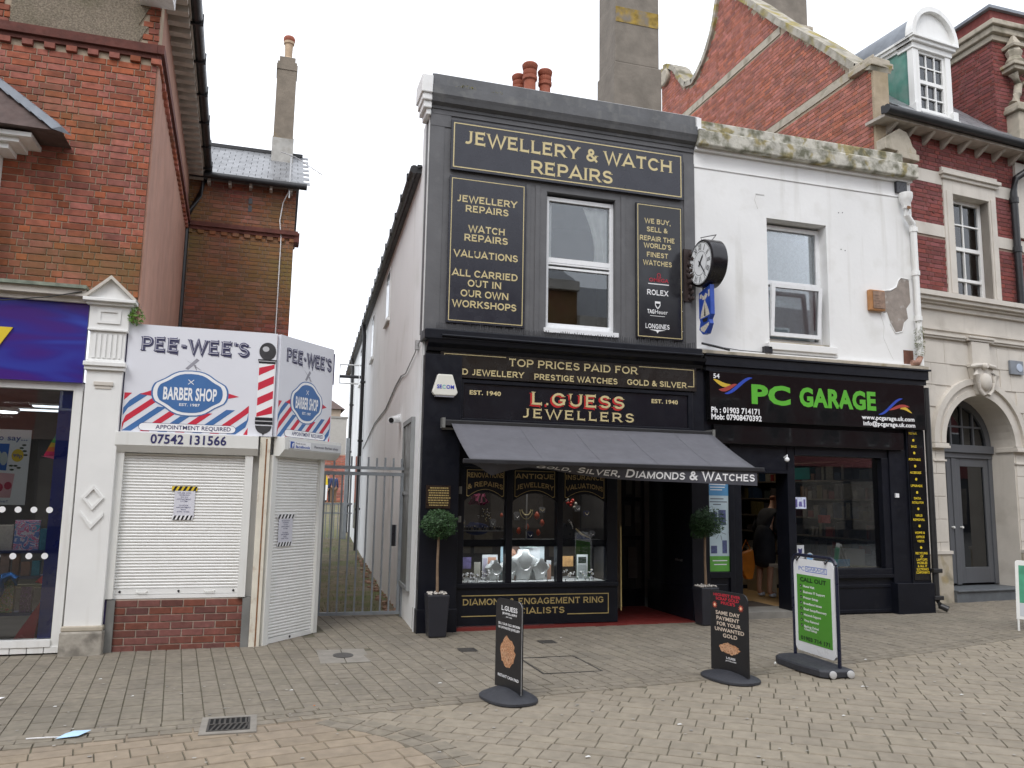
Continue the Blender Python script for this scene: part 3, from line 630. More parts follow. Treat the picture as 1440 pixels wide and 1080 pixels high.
obj('leaf_sprigs', mb, M('sprig', (.06, .09, .06), .4), T)
def cbox(name, label, mat, x0, x1, z0, z1, y, d=.03, group=None, lean=0.0, cat='gift box'):
    mb = MB(); f = Fr((0, y, 0), (1, 0, 0), (0, -1, 0)); mb.box(f, x0, x1, z0, z1, -d, 0); o = obj(name, mb, mat); tag(o, label, cat, group); return o
def print_mat(name, cols, scale=9):
    m = bpy.data.materials.new(name); m.use_nodes = True; t = m.node_tree; b = t.nodes['Principled BSDF']; b.inputs['Roughness'].default_value = .35
    g = t.nodes.new('ShaderNodeNewGeometry'); v = t.nodes.new('ShaderNodeTexNoise'); v.inputs['Scale'].default_value = scale; v.inputs['Detail'].default_value = 2; v.inputs['Distortion'].default_value = 1.5
    r = t.nodes.new('ShaderNodeValToRGB'); r.color_ramp.interpolation = 'CONSTANT'; e = r.color_ramp.elements
    n = len(cols); e[0].position = 0; e[0].color = (*cols[0], 1); e[1].position = .36; e[1].color = (*cols[1], 1)
    for k in range(2, n): x = e.new(.36 + .3 * (k - 1) / (n - 1)); x.color = (*cols[k], 1)
    t.links.new(g.outputs['Position'], v.inputs['Vector']); t.links.new(v.outputs['Fac'], r.inputs['Fac']); t.links.new(r.outputs[0], b.inputs['Base Color']); return m
cbox('gift_box', 'square gift box with a colourful pastel print on the top shelf of the card shop', print_mat('pastel_print', [(.12, .45, .6), (.55, .45, .65), (.7, .2, .35), (.75, .75, .8), (.2, .3, .6)], 14), -2.435, -2.205, .966, 1.27, 9.58)
cbox('greeting_card', 'cream greeting card covered in faint writing beside the pastel gift box', M('card_cream', (.5, .48, .44), .6, .15, 40), -2.66, -2.45, .966, 1.22, 9.58, cat='greeting card')
cbox('gift_box', 'small teal gift box by the blue window strip', M('card_teal', (.08, .25, .32), .5, .2, 30), -2.2, -2.125, .966, 1.185, 9.58)
for x0, x1, z1, c, lb in ((-2.42, -2.36, .93, (.32, .18, .10), 'narrow brown box on the middle shelf of the card shop'), (-2.34, -2.26, .85, (.38, .22, .14), 'short brown box on the middle shelf beside the narrow one'),
                          (-2.24, -2.17, .86, (.05, .30, .38), 'small turquoise box on the middle shelf of the card shop'), (-2.53, -2.45, .93, (.38, .26, .2), 'pinkish box on the middle shelf near the glass edge')):
    cbox('small_box', lb, M('box%d' % int(abs(x0) * 100), c, .5, .25, 25), x0, x1, .711, z1, 9.56, .06)
cbox('gift_box', 'dark purple patterned box on the lowest shelf of the card shop', print_mat('purple_print', [(.06, .02, .09), (.12, .04, .18), (.03, .02, .06), (.2, .12, .25)], 22), -2.32, -2.22, .346, .60, 9.56, .08)
cbox('gift_bag', 'floral printed paper bag on the lowest shelf under the foil balloon', print_mat('floral_print', [(.3, .08, .06), (.35, .3, .12), (.12, .2, .1), (.4, .3, .3)], 30), -2.50, -2.38, .346, .66, 9.55, .08, cat='gift bag')
def wedge_bag(label, a, b, c, mat, mat2, name='gift_bag', cat='gift bag', y=9.45):
    t = thing(name, label, cat, (b[0], y, b[1]))
    mb = MB(); mb.add([(a[0], y, a[1]), (b[0], y - .02, b[1]), (c[0], y - .03, c[1]), (a[0] + .01, y + .07, a[1]), (b[0] + .02, y + .1, b[1] + .02), (c[0], y + .08, c[1])], [(0, 1, 2), (3, 5, 4), (0, 3, 4, 1), (1, 4, 5, 2), (2, 5, 3, 0)]); obj('side', mb, mat, t)
    m_ = ((b[0] + c[0]) / 2, (b[1] + c[1]) / 2); mb = MB(); mb.add([(b[0], y - .022, b[1]), (c[0], y - .032, c[1]), (m_[0] + .0, y - .05, m_[1] + (a[1] - m_[1]) * .22)], [(0, 1, 2)]); obj('folded_base', mb, mat2, t)
    return t
wedge_bag('tall crimson paper bag lying on its side at the foot of the window', (-2.08, .50), (-2.33, .075), (-2.13, .05), M('crimson', (.42, .015, .035), .5, .15, 9), M('crimson_pale', (.55, .08, .10), .5, .1, 9), y=9.42)
wedge_bag('red paper bag end between the shelves behind the turquoise box', (-2.06, .77), (-2.17, .66), (-2.10, .64), M('bag_red', (.5, .03, .05), .5), M('bag_pink', (.6, .1, .12), .5))
t = thing('rainbow_bag', 'rainbow coloured hanging bag with a pink base beside the poster', 'gift bag', (-2.15, 9.45, 1.9))
for k, c in enumerate(((.02, .18, .14), (.05, .3, .05), (.5, .35, .02), (.6, .15, .02), (.55, .02, .1))):
    z1 = 2.16 - .045 * k; z0 = z1 - .045; l1 = -2.11 - (2.16 - z1) * .42; l0 = -2.11 - (2.16 - z0) * .42
    obj('colour_band', MB().prism(Fr((0, 9.45, 0), (1, 0, 0), (0, -1, 0)), [(l1, z1), (-2.07, z1), (-2.065, z0), (l0, z0)], -.08, 0), M('rb%d' % k, c, .4), t)
obj('base', MB().prism(Fr((0, 9.45, 0), (1, 0, 0), (0, -1, 0)), [(-2.225, 1.93), (-2.065, 1.93), (-2.065, 1.895), (-2.12, 1.905)], -.05, .03), M('rb_pink', (.7, .12, .22), .4), t)
t = thing('foil_balloon', 'shiny blue foil balloon with a knotted tail in the card shop window', 'balloon', (-2.56, 9.40, .42))
foil = M('blue_foil', (.02, .16, .50), .18, .3, 12, .012, 9, metal=.6)
obj('envelope', MB().ball((-2.60, 9.42, .60), .17, 16, (1, .4, .9)), foil, t, smooth=True); obj('tail', MB().tube([(-2.45, 9.40, .70), (-2.38, 9.40, .735), (-2.34, 9.40, .70), (-2.33, 9.40, .63)], [.05, .03, .035, .015], 8), foil, t, smooth=True)

# ============================================================ BARBER KIOSK
KB = thing('barber_kiosk', 'small white barber shop kiosk with closed roller shutters and low brick base', 'barber shop', (-.7, 9.3, 0))
mb = MB(); mb.prism(Fr((0, 0, 0), (1, 0, 0), (0, 0, 1)), [(0, 0)], 0, 0) if 0 else None
FZ = Fr((0, 0, 0), (1, 0, 0), (0, 0, 1)); FZ.Z = Vector((0, 1, 0))
dx, dy = math.cos(rad(50)), math.sin(rad(50))
obj('body', MB().prism(FZ, [(-1.45, 9.27), (.00, 9.27), (.05 + dx * .95 - .05, 9.2 + dy * .95 + .05), (.05 + dx * .95 - .05, 11.0), (-1.45, 11.0)], 0, 3.2), white_render, KB)
P('side_strip', KB, M('navy_strip', (.03, .02, .09), .5, .1), FL, (-1.478, -1.452, 0, 3.3, -.05, .03))
P('grey_post', KB, M('grey_post', (.19, .19, .18), .6, .2, 6, .002, 40), FL, (-1.45, -1.375, -.02, .50, -.07, .04))
P('grey_post', KB, MATS['grey_post'], FL, (-.155, -.075, -.02, .50, -.07, .04))
P('base_wall', KB, mortar_pale, FL, (-1.375, -.155, -.05, .50, -.07, .002))
pieces('brick', KB, FL, brick_list(-1.375, -.155, -.02, .50, .215, .074, 'stretcher', .011), brick_new, 0, .011, 300, .05)
P('corner_post', KB, cream_metal, FL, (-.072, .035, -.02, 2.19, -.07, .045), bevel=.004)
obj('rust_edge', MB().box(FL, -.012, .002, .0, 2.17, .0452, .048), M('rust', (.22, .10, .04), .9, .4, 20), KB)
slat_m = M('shutter_slat', (.82, .82, .80), .42, .03, 5, streak=((.5, .48, .44), .25, 10, .6))
_slat = {}
def shutter(parent, fr, u0, u1, v0, v1, pitch, mat, w=-.02):
    c = thing  # slats with a rounded face
    k = (round(u1 - u0, 3), fr)
    n = int(round((v1 - v0) / pitch)); p = (v1 - v0) / n; org = WL[parent.name]; me = None
    for i in range(n):
        if me is None:
            mb = MB(); prof = [(0, 0), (.10, .004), (.30, .0125), (.55, .0145), (.80, .011), (.93, .003), (1.0, 0)]
            P_ = [fr.p(u, v0 + z * p, w + d) for z, d in prof for u in (u0, u1)]; P_ += [fr.p(u, v0 + z * p, w - .008) for z in (0, 1) for u in (u0, u1)]
            m_ = len(prof); F_ = [(2 * i_, 2 * i_ + 1, 2 * i_ + 3, 2 * i_ + 2) for i_ in range(m_ - 1)] + [(2 * m_, 2 * m_ + 1, 1, 0), (2 * m_ - 2, 2 * m_ - 1, 2 * m_ + 3, 2 * m_ + 2)]
            mb.add(P_, F_); o = obj('slat', mb, mat, parent, smooth=True); me = o.data
        else:
            o = bpy.data.objects.new('slat', me); COL.objects.link(o); o.parent = parent; WL[o.name] = org; o.location = (0, 0, i * p)
sh = hollow('roller_shutter', KB, 'wide white roller shutter over the window, closed'); PS('guide_rail', sh, white_metal, FL, (-1.47, -1.40, .51, 2.0, -.05, .05), (-.215, -.135, .51, 2.0, -.05, .05))
def sub_shutter(root, guides, fr, u0, u1, v0, v1, pitch): shutter(guides, fr, u0, u1, v0, v1, pitch, slat_m)
WL[sh.name] = WL[KB.name]
shutter(sh, FL, -1.40, -.215, .60, 1.985, .0305, slat_m)
bb = P('bottom_rail', sh, slat_m, FL, (-1.40, -.20, .548, .60, -.03, -.004), (-1.405, -.205, .505, .544, -.03, .004))
for u in (-1.14, -.49):
    obj('handle', MB().tube([FL.p(u - .05, .578, -.004), FL.p(u - .04, .568, .02), FL.p(u + .04, .568, .02), FL.p(u + .05, .578, -.004)], .006, 6), white_metal, sh, smooth=True)
for u in (-1.345, -.79, -.255): obj('lock', MB().lathe(FL.p(u, .574, -.005), [(.013, 0), (.011, .008)], 10, (0, -1, 0)), dark_p, sh)
def hood(parent, fr, u0, u1, v0, v1, d):
    mb = MB(); n = 2; prof = [(0, v0), (d * .55, v0), (d, v0 + (v1 - v0) * .35), (d, v1), (0, v1)]
    P_ = [fr.p(u0, v, w_) for w_, v in prof] + [fr.p(u1, v, w_) for w_, v in prof]; m_ = len(prof)
    mb.add(P_, [tuple(range(m_)), tuple(range(2 * m_ - 1, m_ - 1, -1))] + [(i, (i + 1) % m_, m_ + (i + 1) % m_, m_ + i) for i in range(m_)])
    return obj('shutter_box', mb, white_metal, parent, bevel=.003)
hb = hood(sh, FL, -1.485, -.09, 1.985, 2.19, .11)
mb = MB(); txt(mb, FL, '07542 131566', -1.155, -.415, 2.082, .093, .113, .022); obj('lettering', mb, navy_p, sh)
shd = hollow('roller_shutter', KB, 'narrow white roller shutter over the angled door, closed'); PS('guide_rail', shd, white_metal, FD, (.0, .075, -.0, 2.0, -.04, .03), (.855, .925, .01, 2.0, -.04, .03))
shutter(shd, FD, .075, .855, .055, 2.0, .0325, slat_m)
P('bottom_rail', shd, slat_m, FD, (.06, .87, .002, .05, -.03, .004)); obj('lock', MB().lathe(FD.p(.47, .028, .003), [(.014, 0), (.012, .008)], 10, FD.N), dark_p, shd)
hood(shd, FD, .03, 1.07, 1.99, 2.20, .15)
mb = MB(); mb.box(FD, .09, 1.06, 2.075, 2.165, .151, .158); obj('name_plate', mb, M('plate_grey', (.62, .63, .64), .4), shd)
mb = MB(); mb.box(FD, .10, .47, 2.08, 2.16, .1585, .1605); obj('plate_panel', mb, white_letter, shd)
mb = MB(); mb.box(FD, .11, .175, 2.085, 2.155, .161, .163); txt(mb, FD, 'facebook', .20, .46, 2.09, .030, .163, .02); obj('lettering', mb, M('fb_blue', (.045, .11, .42), .4), shd)
mb = MB(); txt(mb, FD, 'f', .135, .165, 2.09, .05, .165, .04); obj('lettering', mb, white_letter, shd)
mb = MB(); txt(mb, FD, 'Find us on', .20, .37, 2.132, .018, .163, .0); txt(mb, FD, 'Peewees Barber shop', .54, .99, 2.105, .028, .161, .005); obj('lettering', mb, M('letter_grey', (.1, .1, .14), .5), shd)

def badge(mb, fr, cx, cz, rx, rz, w, k=1.0):
    pts = []
    for i in range(48):
        a = 2 * math.pi * i / 48; r = 1 + .09 * math.cos(4 * a) * (1 if abs(math.cos(a)) < .9 else .3)
        x, y = math.cos(a), math.sin(a); x = abs(x) ** .8 * (1 if x > 0 else -1); y = abs(y) ** .85 * (1 if y > 0 else -1)
        pts.append((cx + rx * k * r * x, cz + rz * k * r * y))
    mb.flat(fr, pts, w)
def sign_print(T, fr, U, V, w, pole=False, n=0):
    """the barber artwork, U/V map design coordinates to the board"""
    # stripes
    ra, bl = MB(), MB(); 
    i = 0; L0, L1 = U(0), U(1); zb, zt = 2.205, 2.60
    Sx = (U(1) - U(0)); 
    cx, cz, rx, rz = U(.515), 2.622, Sx * .275, .205
    k = 0; step = Sx * .138
    xx = L0 - 5 * step
    while xx < L1 + step:
        wd = step * .52; sl_ = step * 2.9
        def clip(a0, a1, za, zb_):
            if za >= zb_: return
            f = lambda z: (z - zb) / (zt - zb) * sl_
            q = [(a0 + f(za), za), (a1 + f(za), za), (a1 + f(zb_), zb_), (a0 + f(zb_), zb_)]
            q = [(min(max(a, L0), L1), z) for a, z in q]
            if abs(q[0][0] - q[1][0]) + abs(q[2][0] - q[3][0]) < .004: return
            (ra if k % 2 == 0 else bl).flat(fr, q, w)
        mid = xx + wd / 2 + sl_ * .5; top = zt if abs(mid - cx) > rx * 1.3 else zb + .17 + .09 * abs(mid - cx) / rx
        nst = 5
        for s_ in range(nst): clip(xx, xx + wd, zb + (top - zb) * s_ / nst, zb + (top - zb) * (s_ + 1) / nst)
        xx += step; k += 1
    for a in (-1, 1): ra.flat(fr, [(cx + a * rx * 1.45, 2.60 + .01 * a), (cx + a * rx * .98, 2.655), (cx + a * rx * .98, 2.575)], w + .0004)
    obj('red_stripes', ra, red_p, T); obj('blue_stripes', bl, blue_p, T)
    mb = MB(); badge(mb, fr, cx, cz, rx, rz, w + .0012, 1.06); badge(mb, fr, cx, cz, rx, rz, w + .0024, .965)
    m1 = MB(); badge(m1, fr, cx, cz, rx, rz, w + .001, 1.10); badge(m1, fr, cx, cz, rx, rz, w + .0036, .93); obj('badge_blue', m1, blue_p, T)
    m2 = MB(); badge(m2, fr, cx, cz, rx, rz, w + .0022, 1.05)
    txt(m2, fr, 'BARBER SHOP', cx - rx * .78, cx + rx * .78, 2.55, .13, w + .005, .03); txt(m2, fr, 'EST. 1987', cx - rx * .3, cx + rx * .3, 2.485, .028, w + .005, .02)
    for s_ in (-1, 1): m2.flat(fr, [(cx - s_ * rx * .09, 2.72), (cx - s_ * rx * .075, 2.715), (cx + s_ * rx * .09, 2.765), (cx + s_ * rx * .075, 2.77)], w + .005 + .0002 * s_)
    obj('badge_white', m2, white_letter, T)
    m3_ = MB(); r_ = Sx
    for s_, l in ((1, .0), (-1, .0006)):
        a, b = (cx - s_ * r_ * .055, 2.885), (cx + s_ * r_ * .055, 3.00); m3_.flat(fr, [(a[0], a[1]), (a[0] + .03, a[1] - .012), (b[0], b[1] - .02), (b[0] - .03, b[1])], w + l)
    m3_.flat(fr, [(cx + .01, 2.93), (cx + .035, 2.93), (cx + .05, 2.86)], w + .0012); obj('crossed_tools', m3_, grey_p, T)
    d0, d1, d2 = MB(), MB(), MB(); a, b = U(.10), U(.965); hh = .145
    cop(d0, fr, "PEE-WEE'S", a + .012, b + .012, 3.045, hh, w, .27, .22, True, .08); random.seed(5)
    cop(d1, fr, "PEE-WEE'S", a, b, 3.055, hh, w + .004, .20, .22, True, 0); cop(d2, fr, "PEE-WEE'S", a, b, 3.055, hh, w + .008, .07, .22, False, 0)
    obj('lettering', d0, M('shadow_print', (.10, .10, .16), .4), T); obj('lettering', d1, navy_p, T); obj('lettering', d2, M('inline_print', (.45, .45, .52), .4), T)
    pw = .046; p0, p1 = cx - Sx * .385, cx + Sx * .385; zc = 2.254
    def pill(mbx, g_, ww): mbx.flat(fr, A_(p0 + pw, zc, pw + g_, .038 + g_, 90, 270, 6) + A_(p1 - pw, zc, pw + g_, .038 + g_, -90, 90, 6), ww)
    q0, q1 = MB(), MB(); pill(q0, .004, w + .0015); pill(q1, 0, w + .003); obj('pill_outline', q0, navy_p, T); obj('pill', q1, white_letter, T)
    t3 = MB(); txt(t3, fr, 'APPOINTMENT REQUIRED', p0 + (p1 - p0) * .17, p1 - (p1 - p0) * .05, 2.235, .042, w + .0045, .01); obj('lettering', t3, navy_p, T)
S1 = thing('barber_sign', 'wide white barber sign with a striped pole at its end above the window shutter', 'sign', (-.7, 9.15, 2.19))
P('sign_board', S1, M('sign_white', (.74, .75, .80), .35, .02, 3), FL, (-1.455, .045, 2.195, 3.33, .0, .05))
sign_print(S1, FL, lambda t: -1.445 + 1.235 * t, None, .0515)
ps, pr = MB(), MB(); px_ = -.05
st_ = MB(); st_.flat(FL, [(px_ - .085, 2.40), (px_ + .085, 2.40), (px_ + .085, 3.0), (px_ - .085, 3.0)], .0525); obj('pole_white', st_, white_letter, S1)
for k in range(4):
    z = 2.36 + .165 * k; q = [(px_ - .08, z), (px_ - .08, z + .085), (px_ + .08, z + .17), (px_ + .08, z + .085)]
    q = [(x, min(max(zz, 2.405), 2.985)) for x, zz in q]; pr.flat(FL, q, .0535)
obj('pole_stripes', pr, red_p, S1)
ball = M('ball_print', (.06, .06, .065), .15, .25, 8)
ps.flat(FL, A_(px_, 3.125, .088, .098, 0, 360, 24)[:-1], .0535); ps.flat(FL, A_(px_ + .0, 2.31, .085, .085, 180, 360, 14), .0535); ps.flat(FL, [(px_ - .02, 2.235), (px_ + .02, 2.235), (px_, 2.205)], .0538); obj('pole_ball', ps, ball, S1)
ps = MB(); ps.flat(FL, [(px_ - .098, 3.035), (px_ + .098, 3.035), (px_ + .085, 2.99), (px_ - .085, 2.99)], .0545); ps.flat(FL, [(px_ - .09, 2.40), (px_ + .09, 2.40), (px_ + .09, 2.325), (px_ - .09, 2.325)], .0545); obj('pole_cap', ps, dark_p, S1)
ps = MB(); ps.flat(FL, A_(px_ - .02, 3.15, .035, .03, 0, 360, 12)[:-1], .055); ps.flat(FL, [(px_ - .09, 2.365), (px_ + .09, 2.365), (px_ + .09, 2.355), (px_ - .09, 2.355)], .0555); ps.flat(FL, [(px_ - .09, 3.02), (px_ + .09, 3.02), (px_ + .09, 3.012), (px_ - .09, 3.012)], .0555); obj('pole_highlight', ps, M('hl_print', (.5, .5, .52), .3), S1)
S2 = thing('barber_sign', 'narrow white barber sign on the angled face above the door shutter', 'sign', (.4, 9.6, 2.19))
P('sign_board', S2, MATS['sign_white'], FD, (.0, .985, 2.20, 3.33, .0, .045))
sign_print(S2, FD, lambda t: .012 + .955 * t, None, .0465)
P('end_cap', S2, MATS['navy_strip'], FD, (.986, 1.0, 2.9, 3.28, -.02, .05))
def notice(lbl, fr, u0, u1, v0, v1, w):
    t = thing('notice', lbl, 'notice', tuple(fr.p((u0 + u1) / 2, v0, w)))
    obj('paper', MB().box(fr, u0 + .03, u1 - .02, v0 + .02, v1 - .02, w, w + .002), M('paper_white', (.66, .66, .72), .7, .05), t)
    for (a, b, c, d) in ((u0, u1, v1 - .045, v1), (u0 + .02, u1 - .03, v0, v0 + .045)):
        tp = obj('hazard_tape', MB().box(fr, a, b, c, d, w + .002, w + .0035), yellow_p if (a == u0 and fr is FL) else white_letter, t)
        mb = MB(); n = 5
        for k in range(n): x = a + (b - a) * (k + .15) / n; s_ = (b - a) / n; mb.flat(fr, [(x, c), (x + s_ * .5, c), (min(x + s_ * .95, b), d), (min(x + s_ * .45, b), d)], w + .0042)
        obj('tape_stripes', mb, dark_p, t)
    mb = MB(); rows = ['WE ARE NOW', 'WORKING', 'ON AN', 'APPOINTMENT', 'SYSTEM', '', 'TO BOOK', 'APPOINTMENT', 'RING', '07542 131566']
    for i, s_ in enumerate(rows):
        if s_: txc(mb, fr, s_, (u0 + u1) / 2, v1 - .075 - i * (v1 - v0 - .13) / 10, .013, w + .003, .01, min(1.1, .15 / (len(s_) * .0105)))
    obj('lettering', mb, M('ink', (.08, .08, .18), .6), t)
notice('white notice held by yellow and black tape on the wide window shutter', FL, -.925, -.675, 1.30, 1.645, .0)
notice('white notice held by black and white tape on the narrow door shutter', FD, .155, .445, 1.015, 1.36, .0)

# buddleia sprig between pilaster and kiosk
def leaves(mb, c, r, n, s_, sq=(1, 1, 1), seed=1):
    rnd = random.Random(seed)
    for i in range(n):
        while True:
            d = Vector((rnd.uniform(-1, 1), rnd.uniform(-1, 1), rnd.uniform(-1, 1)))
            if d.length < 1: break
        rr = r * (.55 + .45 * rnd.random() ** .5); d = d.normalized() * rr
        p = Vector(c) + Vector((d.x * sq[0], d.y * sq[1], d.z * sq[2])); a = Vector((rnd.gauss(0, 1), rnd.gauss(0, 1), rnd.gauss(0, 1))).normalized(); b = a.orthogonal().normalized()
        l = s_ * rnd.uniform(.6, 1.3); mb.add([p - a * l, p + b * l * .35, p + a * l, p - b * l * .35], [(0, 1, 2, 3)])
pl_ = thing('wall_weed', 'small bright green weed sprouting beside the pilaster pediment', 'weed', (-1.40, 9.15, 3.35))
mb = MB(); leaves(mb, (-1.385, 9.12, 3.40), .085, 110, .028, (1, .8, 1.1), 3); obj('foliage', mb, M('leaf_green', (.10, .20, .02), .5, .3, 20), pl_, fix=False)
obj('stem', MB().tube([(-1.42, 9.2, 3.3), (-1.40, 9.14, 3.36), (-1.38, 9.12, 3.42)], .006, 5), wood, pl_)

# ============================================================ REAR BRICK WING
B2 = thing('rear_brick_wing', 'tall brick wing with slate roof and chimney at the back of the alley', 'building', (-.7, 15.3, 0))
obj('wall', MB().box(FB, -2.2, .26, 0, 7.25, -4.0, 0), mortar_dark, B2)
pieces('brick', B2, FB, brick_list(-1.66, .26, 2.9, 6.28, .23, .076) + brick_list(-1.66, .26, 6.42, 7.22, .23, .076), brick_rear, -.002, .010, 300, .05, lambda c: c.z > 3.6, 'brickwork')
P('string_course', B2, MATS['dark_brick'], FB, (-2.2, .33, 6.34, 6.42, 0, .08), (-2.2, .30, 6.28, 6.34, 0, .04))
pieces('dentil', B2, FB, [(u, u + .11, 6.21, 6.28) for u in [-1.62 + .2 * k for k in range(10)]], brick_rear, 0, .04, 300, .05)
P('string_end', B2, MATS['dark_brick'], FB, (.26, .36, 6.22, 6.40, -.3, .05))
mb = MB(); mb.add([(-2.4, 15.0, 7.27), (.36, 15.0, 7.27), (.36, 17.1, 8.66), (-2.4, 17.1, 8.66), (-2.4, 15.0, 7.20), (.36, 15.0, 7.20), (.36, 17.1, 8.5), (-2.4, 17.1, 8.5), (.36, 19.2, 7.27), (-2.4, 19.2, 7.27)], [(0, 1, 2, 3), (4, 7, 6, 5), (0, 4, 5, 1), (1, 5, 6, 2), (3, 2, 8, 9), (0, 3, 7, 4)])
rf = obj('roof', mb, M('roof_under', (.10, .10, .11), .7, .2), B2); 
rs = Vector((0, 2.1, 1.39)); rl_ = rs.length; rsn = rs.normalized(); rn = Vector((0, -rsn.z, rsn.y)); its = []
nrow = 13
for r_ in range(nrow):
    x = -2.36 + (.11 if r_ % 2 else 0)
    while x < .35: its.append((Vector((x, 15.0, 7.27)) + rsn * (rl_ * r_ / nrow) + rn * .012, Vector((.214, 0, 0)), rsn * (rl_ / nrow * 1.04), rn * .012)); x += .22
place('slate', rf, its, slate, 300, .02)
P('ridge', B2, gutter_black, Fr((0, 17.1, 0), (1, 0, 0), (0, -1, 0)), (-2.4, .38, 8.65, 8.72, -.08, .08))
mb = MB(); mb.tube([(-2.3, 14.93, 7.24), (.44, 14.93, 7.22)], .06, 10); mb.box(FB, -2.3, .43, 7.20, 7.30, .20, .24); obj('gutter', mb, gutter_black, B2, smooth=True)
for k in range(5): P('rafter_end', B2, pale_timber, FB, (-1.3 + .36 * k, -1.25 + .36 * k, 7.12, 7.20, 0, .2))
mb = MB(); mb.tube([(-1.36, 15.12, 7.2), (-1.42, 15.12, 6.9), (-1.60, 15.10, 6.5), (-1.60, 15.10, 0)], .045, 8); obj('downpipe', mb, gutter_black, B2, smooth=True)
PS('air_brick', B2, dark_p, FB, (-.58, -.52, 5.15 + 1.72, 5.26 + 1.72, .0, .012), (-.58, -.52, 6.72, 6.84, .0, .012))
CH = MB(); f_ = Fr((0, 16.5, 0), (1, 0, 0), (0, -1, 0))
ch = P('chimney', B2, old_render, f_, (-.25, .17, 7.4, 8.82, -.45, .0))
P('chimney_base', ch, M('pale_render', (.42, .41, .38), .9, .2, 6, dirt=((.2, .18, .14), .7, 4, .5)), f_, (-.252, .172, 8.0, 8.80, -.45, .004))
P('chimney_shaft', ch, old_render, f_, (-.235, .155, 8.80, 10.48, -.44, -.01), (-.25, .17, 10.30, 10.42, -.45, .005), (-.20, .12, 10.48, 10.60, -.40, -.04))
obj('chimney_pot', MB().lathe((-.03, 16.72, 10.6), [(.10, 0), (.10, .05), (.075, .08), (.085, .36), (.11, .38), (.11, .46), (.09, .48)], 14), M('buff_pot', (.45, .33, .22), .8, .2, 9), ch, smooth=True)
obj('pot_rim', MB().lathe((-.03, 16.72, 11.02), [(.105, 0), (.12, .03), (.12, .09), (.10, .12)], 14), terracotta, ch, smooth=True)
an = thing('aerial', 'thin metal aerial on the slate roof below the chimney', 'aerial', (.13, 15.05, 7.3))
obj('mast', MB().tube([(.13, 15.0, 7.0), (.13, 15.0, 7.85)], .014, 6), M('alu', (.5, .5, .5), .4, metal=.6), an)
obj('boom', MB().tube([(-.05, 14.98, 7.86), (.2, 14.98, 7.80), (.72, 14.95, 7.50)], .008, 5), MATS['alu'], an)
for k in range(5): x = .25 + .1 * k; obj('director', MB().tube([(x - .02, 14.9, 7.78 - .06 * k - .03), (x + .02, 15.04, 7.78 - .06 * k + .02)], .004, 4), MATS['alu'], an)
cb = obj('aerial_cable', MB().tube([(.13, 15.0, 7.15), (.03, 15.16, 6.95), (-.01, 15.16, 6.6), (.03, 15.165, 6.3), (.03, 15.165, 3.0)], .010, 5), white_pvc, B2)

# ============================================================ ALLEY: gate and what lies beyond
GT = thing('metal_gate', 'grey metal bar gate closing the alley between kiosk and white wall', 'gate', (1.25, 11.0, 0))
FGt = Fr((0, 11.0, 0), (1, 0, 0), (0, -1, 0))
P('gate_post', GT, gate_grey, FGt, (1.80, 1.862, 0, 1.98, -.03, .03)); P('gate_post', GT, gate_grey, FGt, (.66, .725, 0, 1.98, -.03, .03))
P('head_rail', GT, gate_grey, FGt, (.55, 1.87, 1.925, 1.965, -.02, .02)); P('top_rail', GT, gate_grey, FGt, (.73, 1.795, 1.845, 1.89, -.018, .018)); P('bottom_rail', GT, gate_grey, FGt, (.73, 1.795, .035, .075, -.018, .018))
for k in range(10):
    u = .755 + .112 * k
    obj('bar', MB().box(FGt, u - .011, u + .011, .075, 1.845, -.010, .010), gate_grey, GT)
    if k in (1, 3, 4, 5, 6, 7, 8, 9) : obj('spike', MB().box(FGt, u - .012, u + .012, 1.965, 2.09 + random.uniform(-.01, .01), -.012, .012), gate_grey, GT)
P('gate_stile', GT, gate_grey, FGt, (1.765, 1.792, .075, 1.845, -.016, .016))
for z in (.35, 1.6): obj('hinge', MB().lathe(FGt.p(1.797, z, .02), [(.012, 0), (.012, .1)], 8), gate_grey, GT)
P('latch_box', GT, dark_p, FGt, (1.655, 1.70, .92, 1.20, .012, .05)); P('latch_box_face', GT, gate_grey, FGt, (1.705, 1.715, .92, 1.20, .012, .055))
fence = thing('far_railing', 'low dark metal railing across the far end of the alley', 'railing', (2.4, 24, .3))
FF = Fr((0, 24.0, .30), (1, 0, 0), (0, -1, 0))
P('rail', fence, gate_grey, FF, (.8, 2.45, .98, 1.03, -.02, .02), (.8, 2.45, .72, .76, -.02, .02))
for k in range(14): obj('bar', MB().box(FF, .9 + .115 * k, .925 + .115 * k, 0, 1.03, -.012, .012), gate_grey, fence)
P('post', fence, gate_grey, FF, (2.2, 2.3, 0, 2.9, -.05, .05))
wl = thing('rear_wall', 'red brick wall closing the far end of the alley', 'wall', (4, 50, 1))
obj('backing', MB().box(Fr((0, 50, 0), (1, 0, 0), (0, -1, 0)), 1, 6, .8, 3.95, -.3, 0), mortar_pale, wl)
pieces('brick', wl, Fr((0, 50, 0), (1, 0, 0), (0, -1, 0)), brick_list(1, 6, .9, 3.9, .45, .15, 'stretcher', .02), brick_gable, 0, .02, 0, .05, None, 'brickwork')
gb = thing('rear_block', 'flat roofed pale grey building behind the alley', 'building', (2.2, 55, 1))
obj('wall', MB().box(Fr((0, 52, 0), (1, 0, 0), (0, -1, 0)), -1, 4.75, 1, 6.3, -6, 0), M('pale_grey_wall', (.42, .40, .37), .8, .06), gb)
obj('parapet', MB().box(Fr((0, 52, 0), (1, 0, 0), (0, -1, 0)), -1, 4.8, 6.3, 6.42, -6, .05), M('parapet_grey', (.3, .29, .27), .8), gb)
gh = thing('rear_house', 'distant house roof rising above the pale grey block', 'house', (2.5, 66, 1))
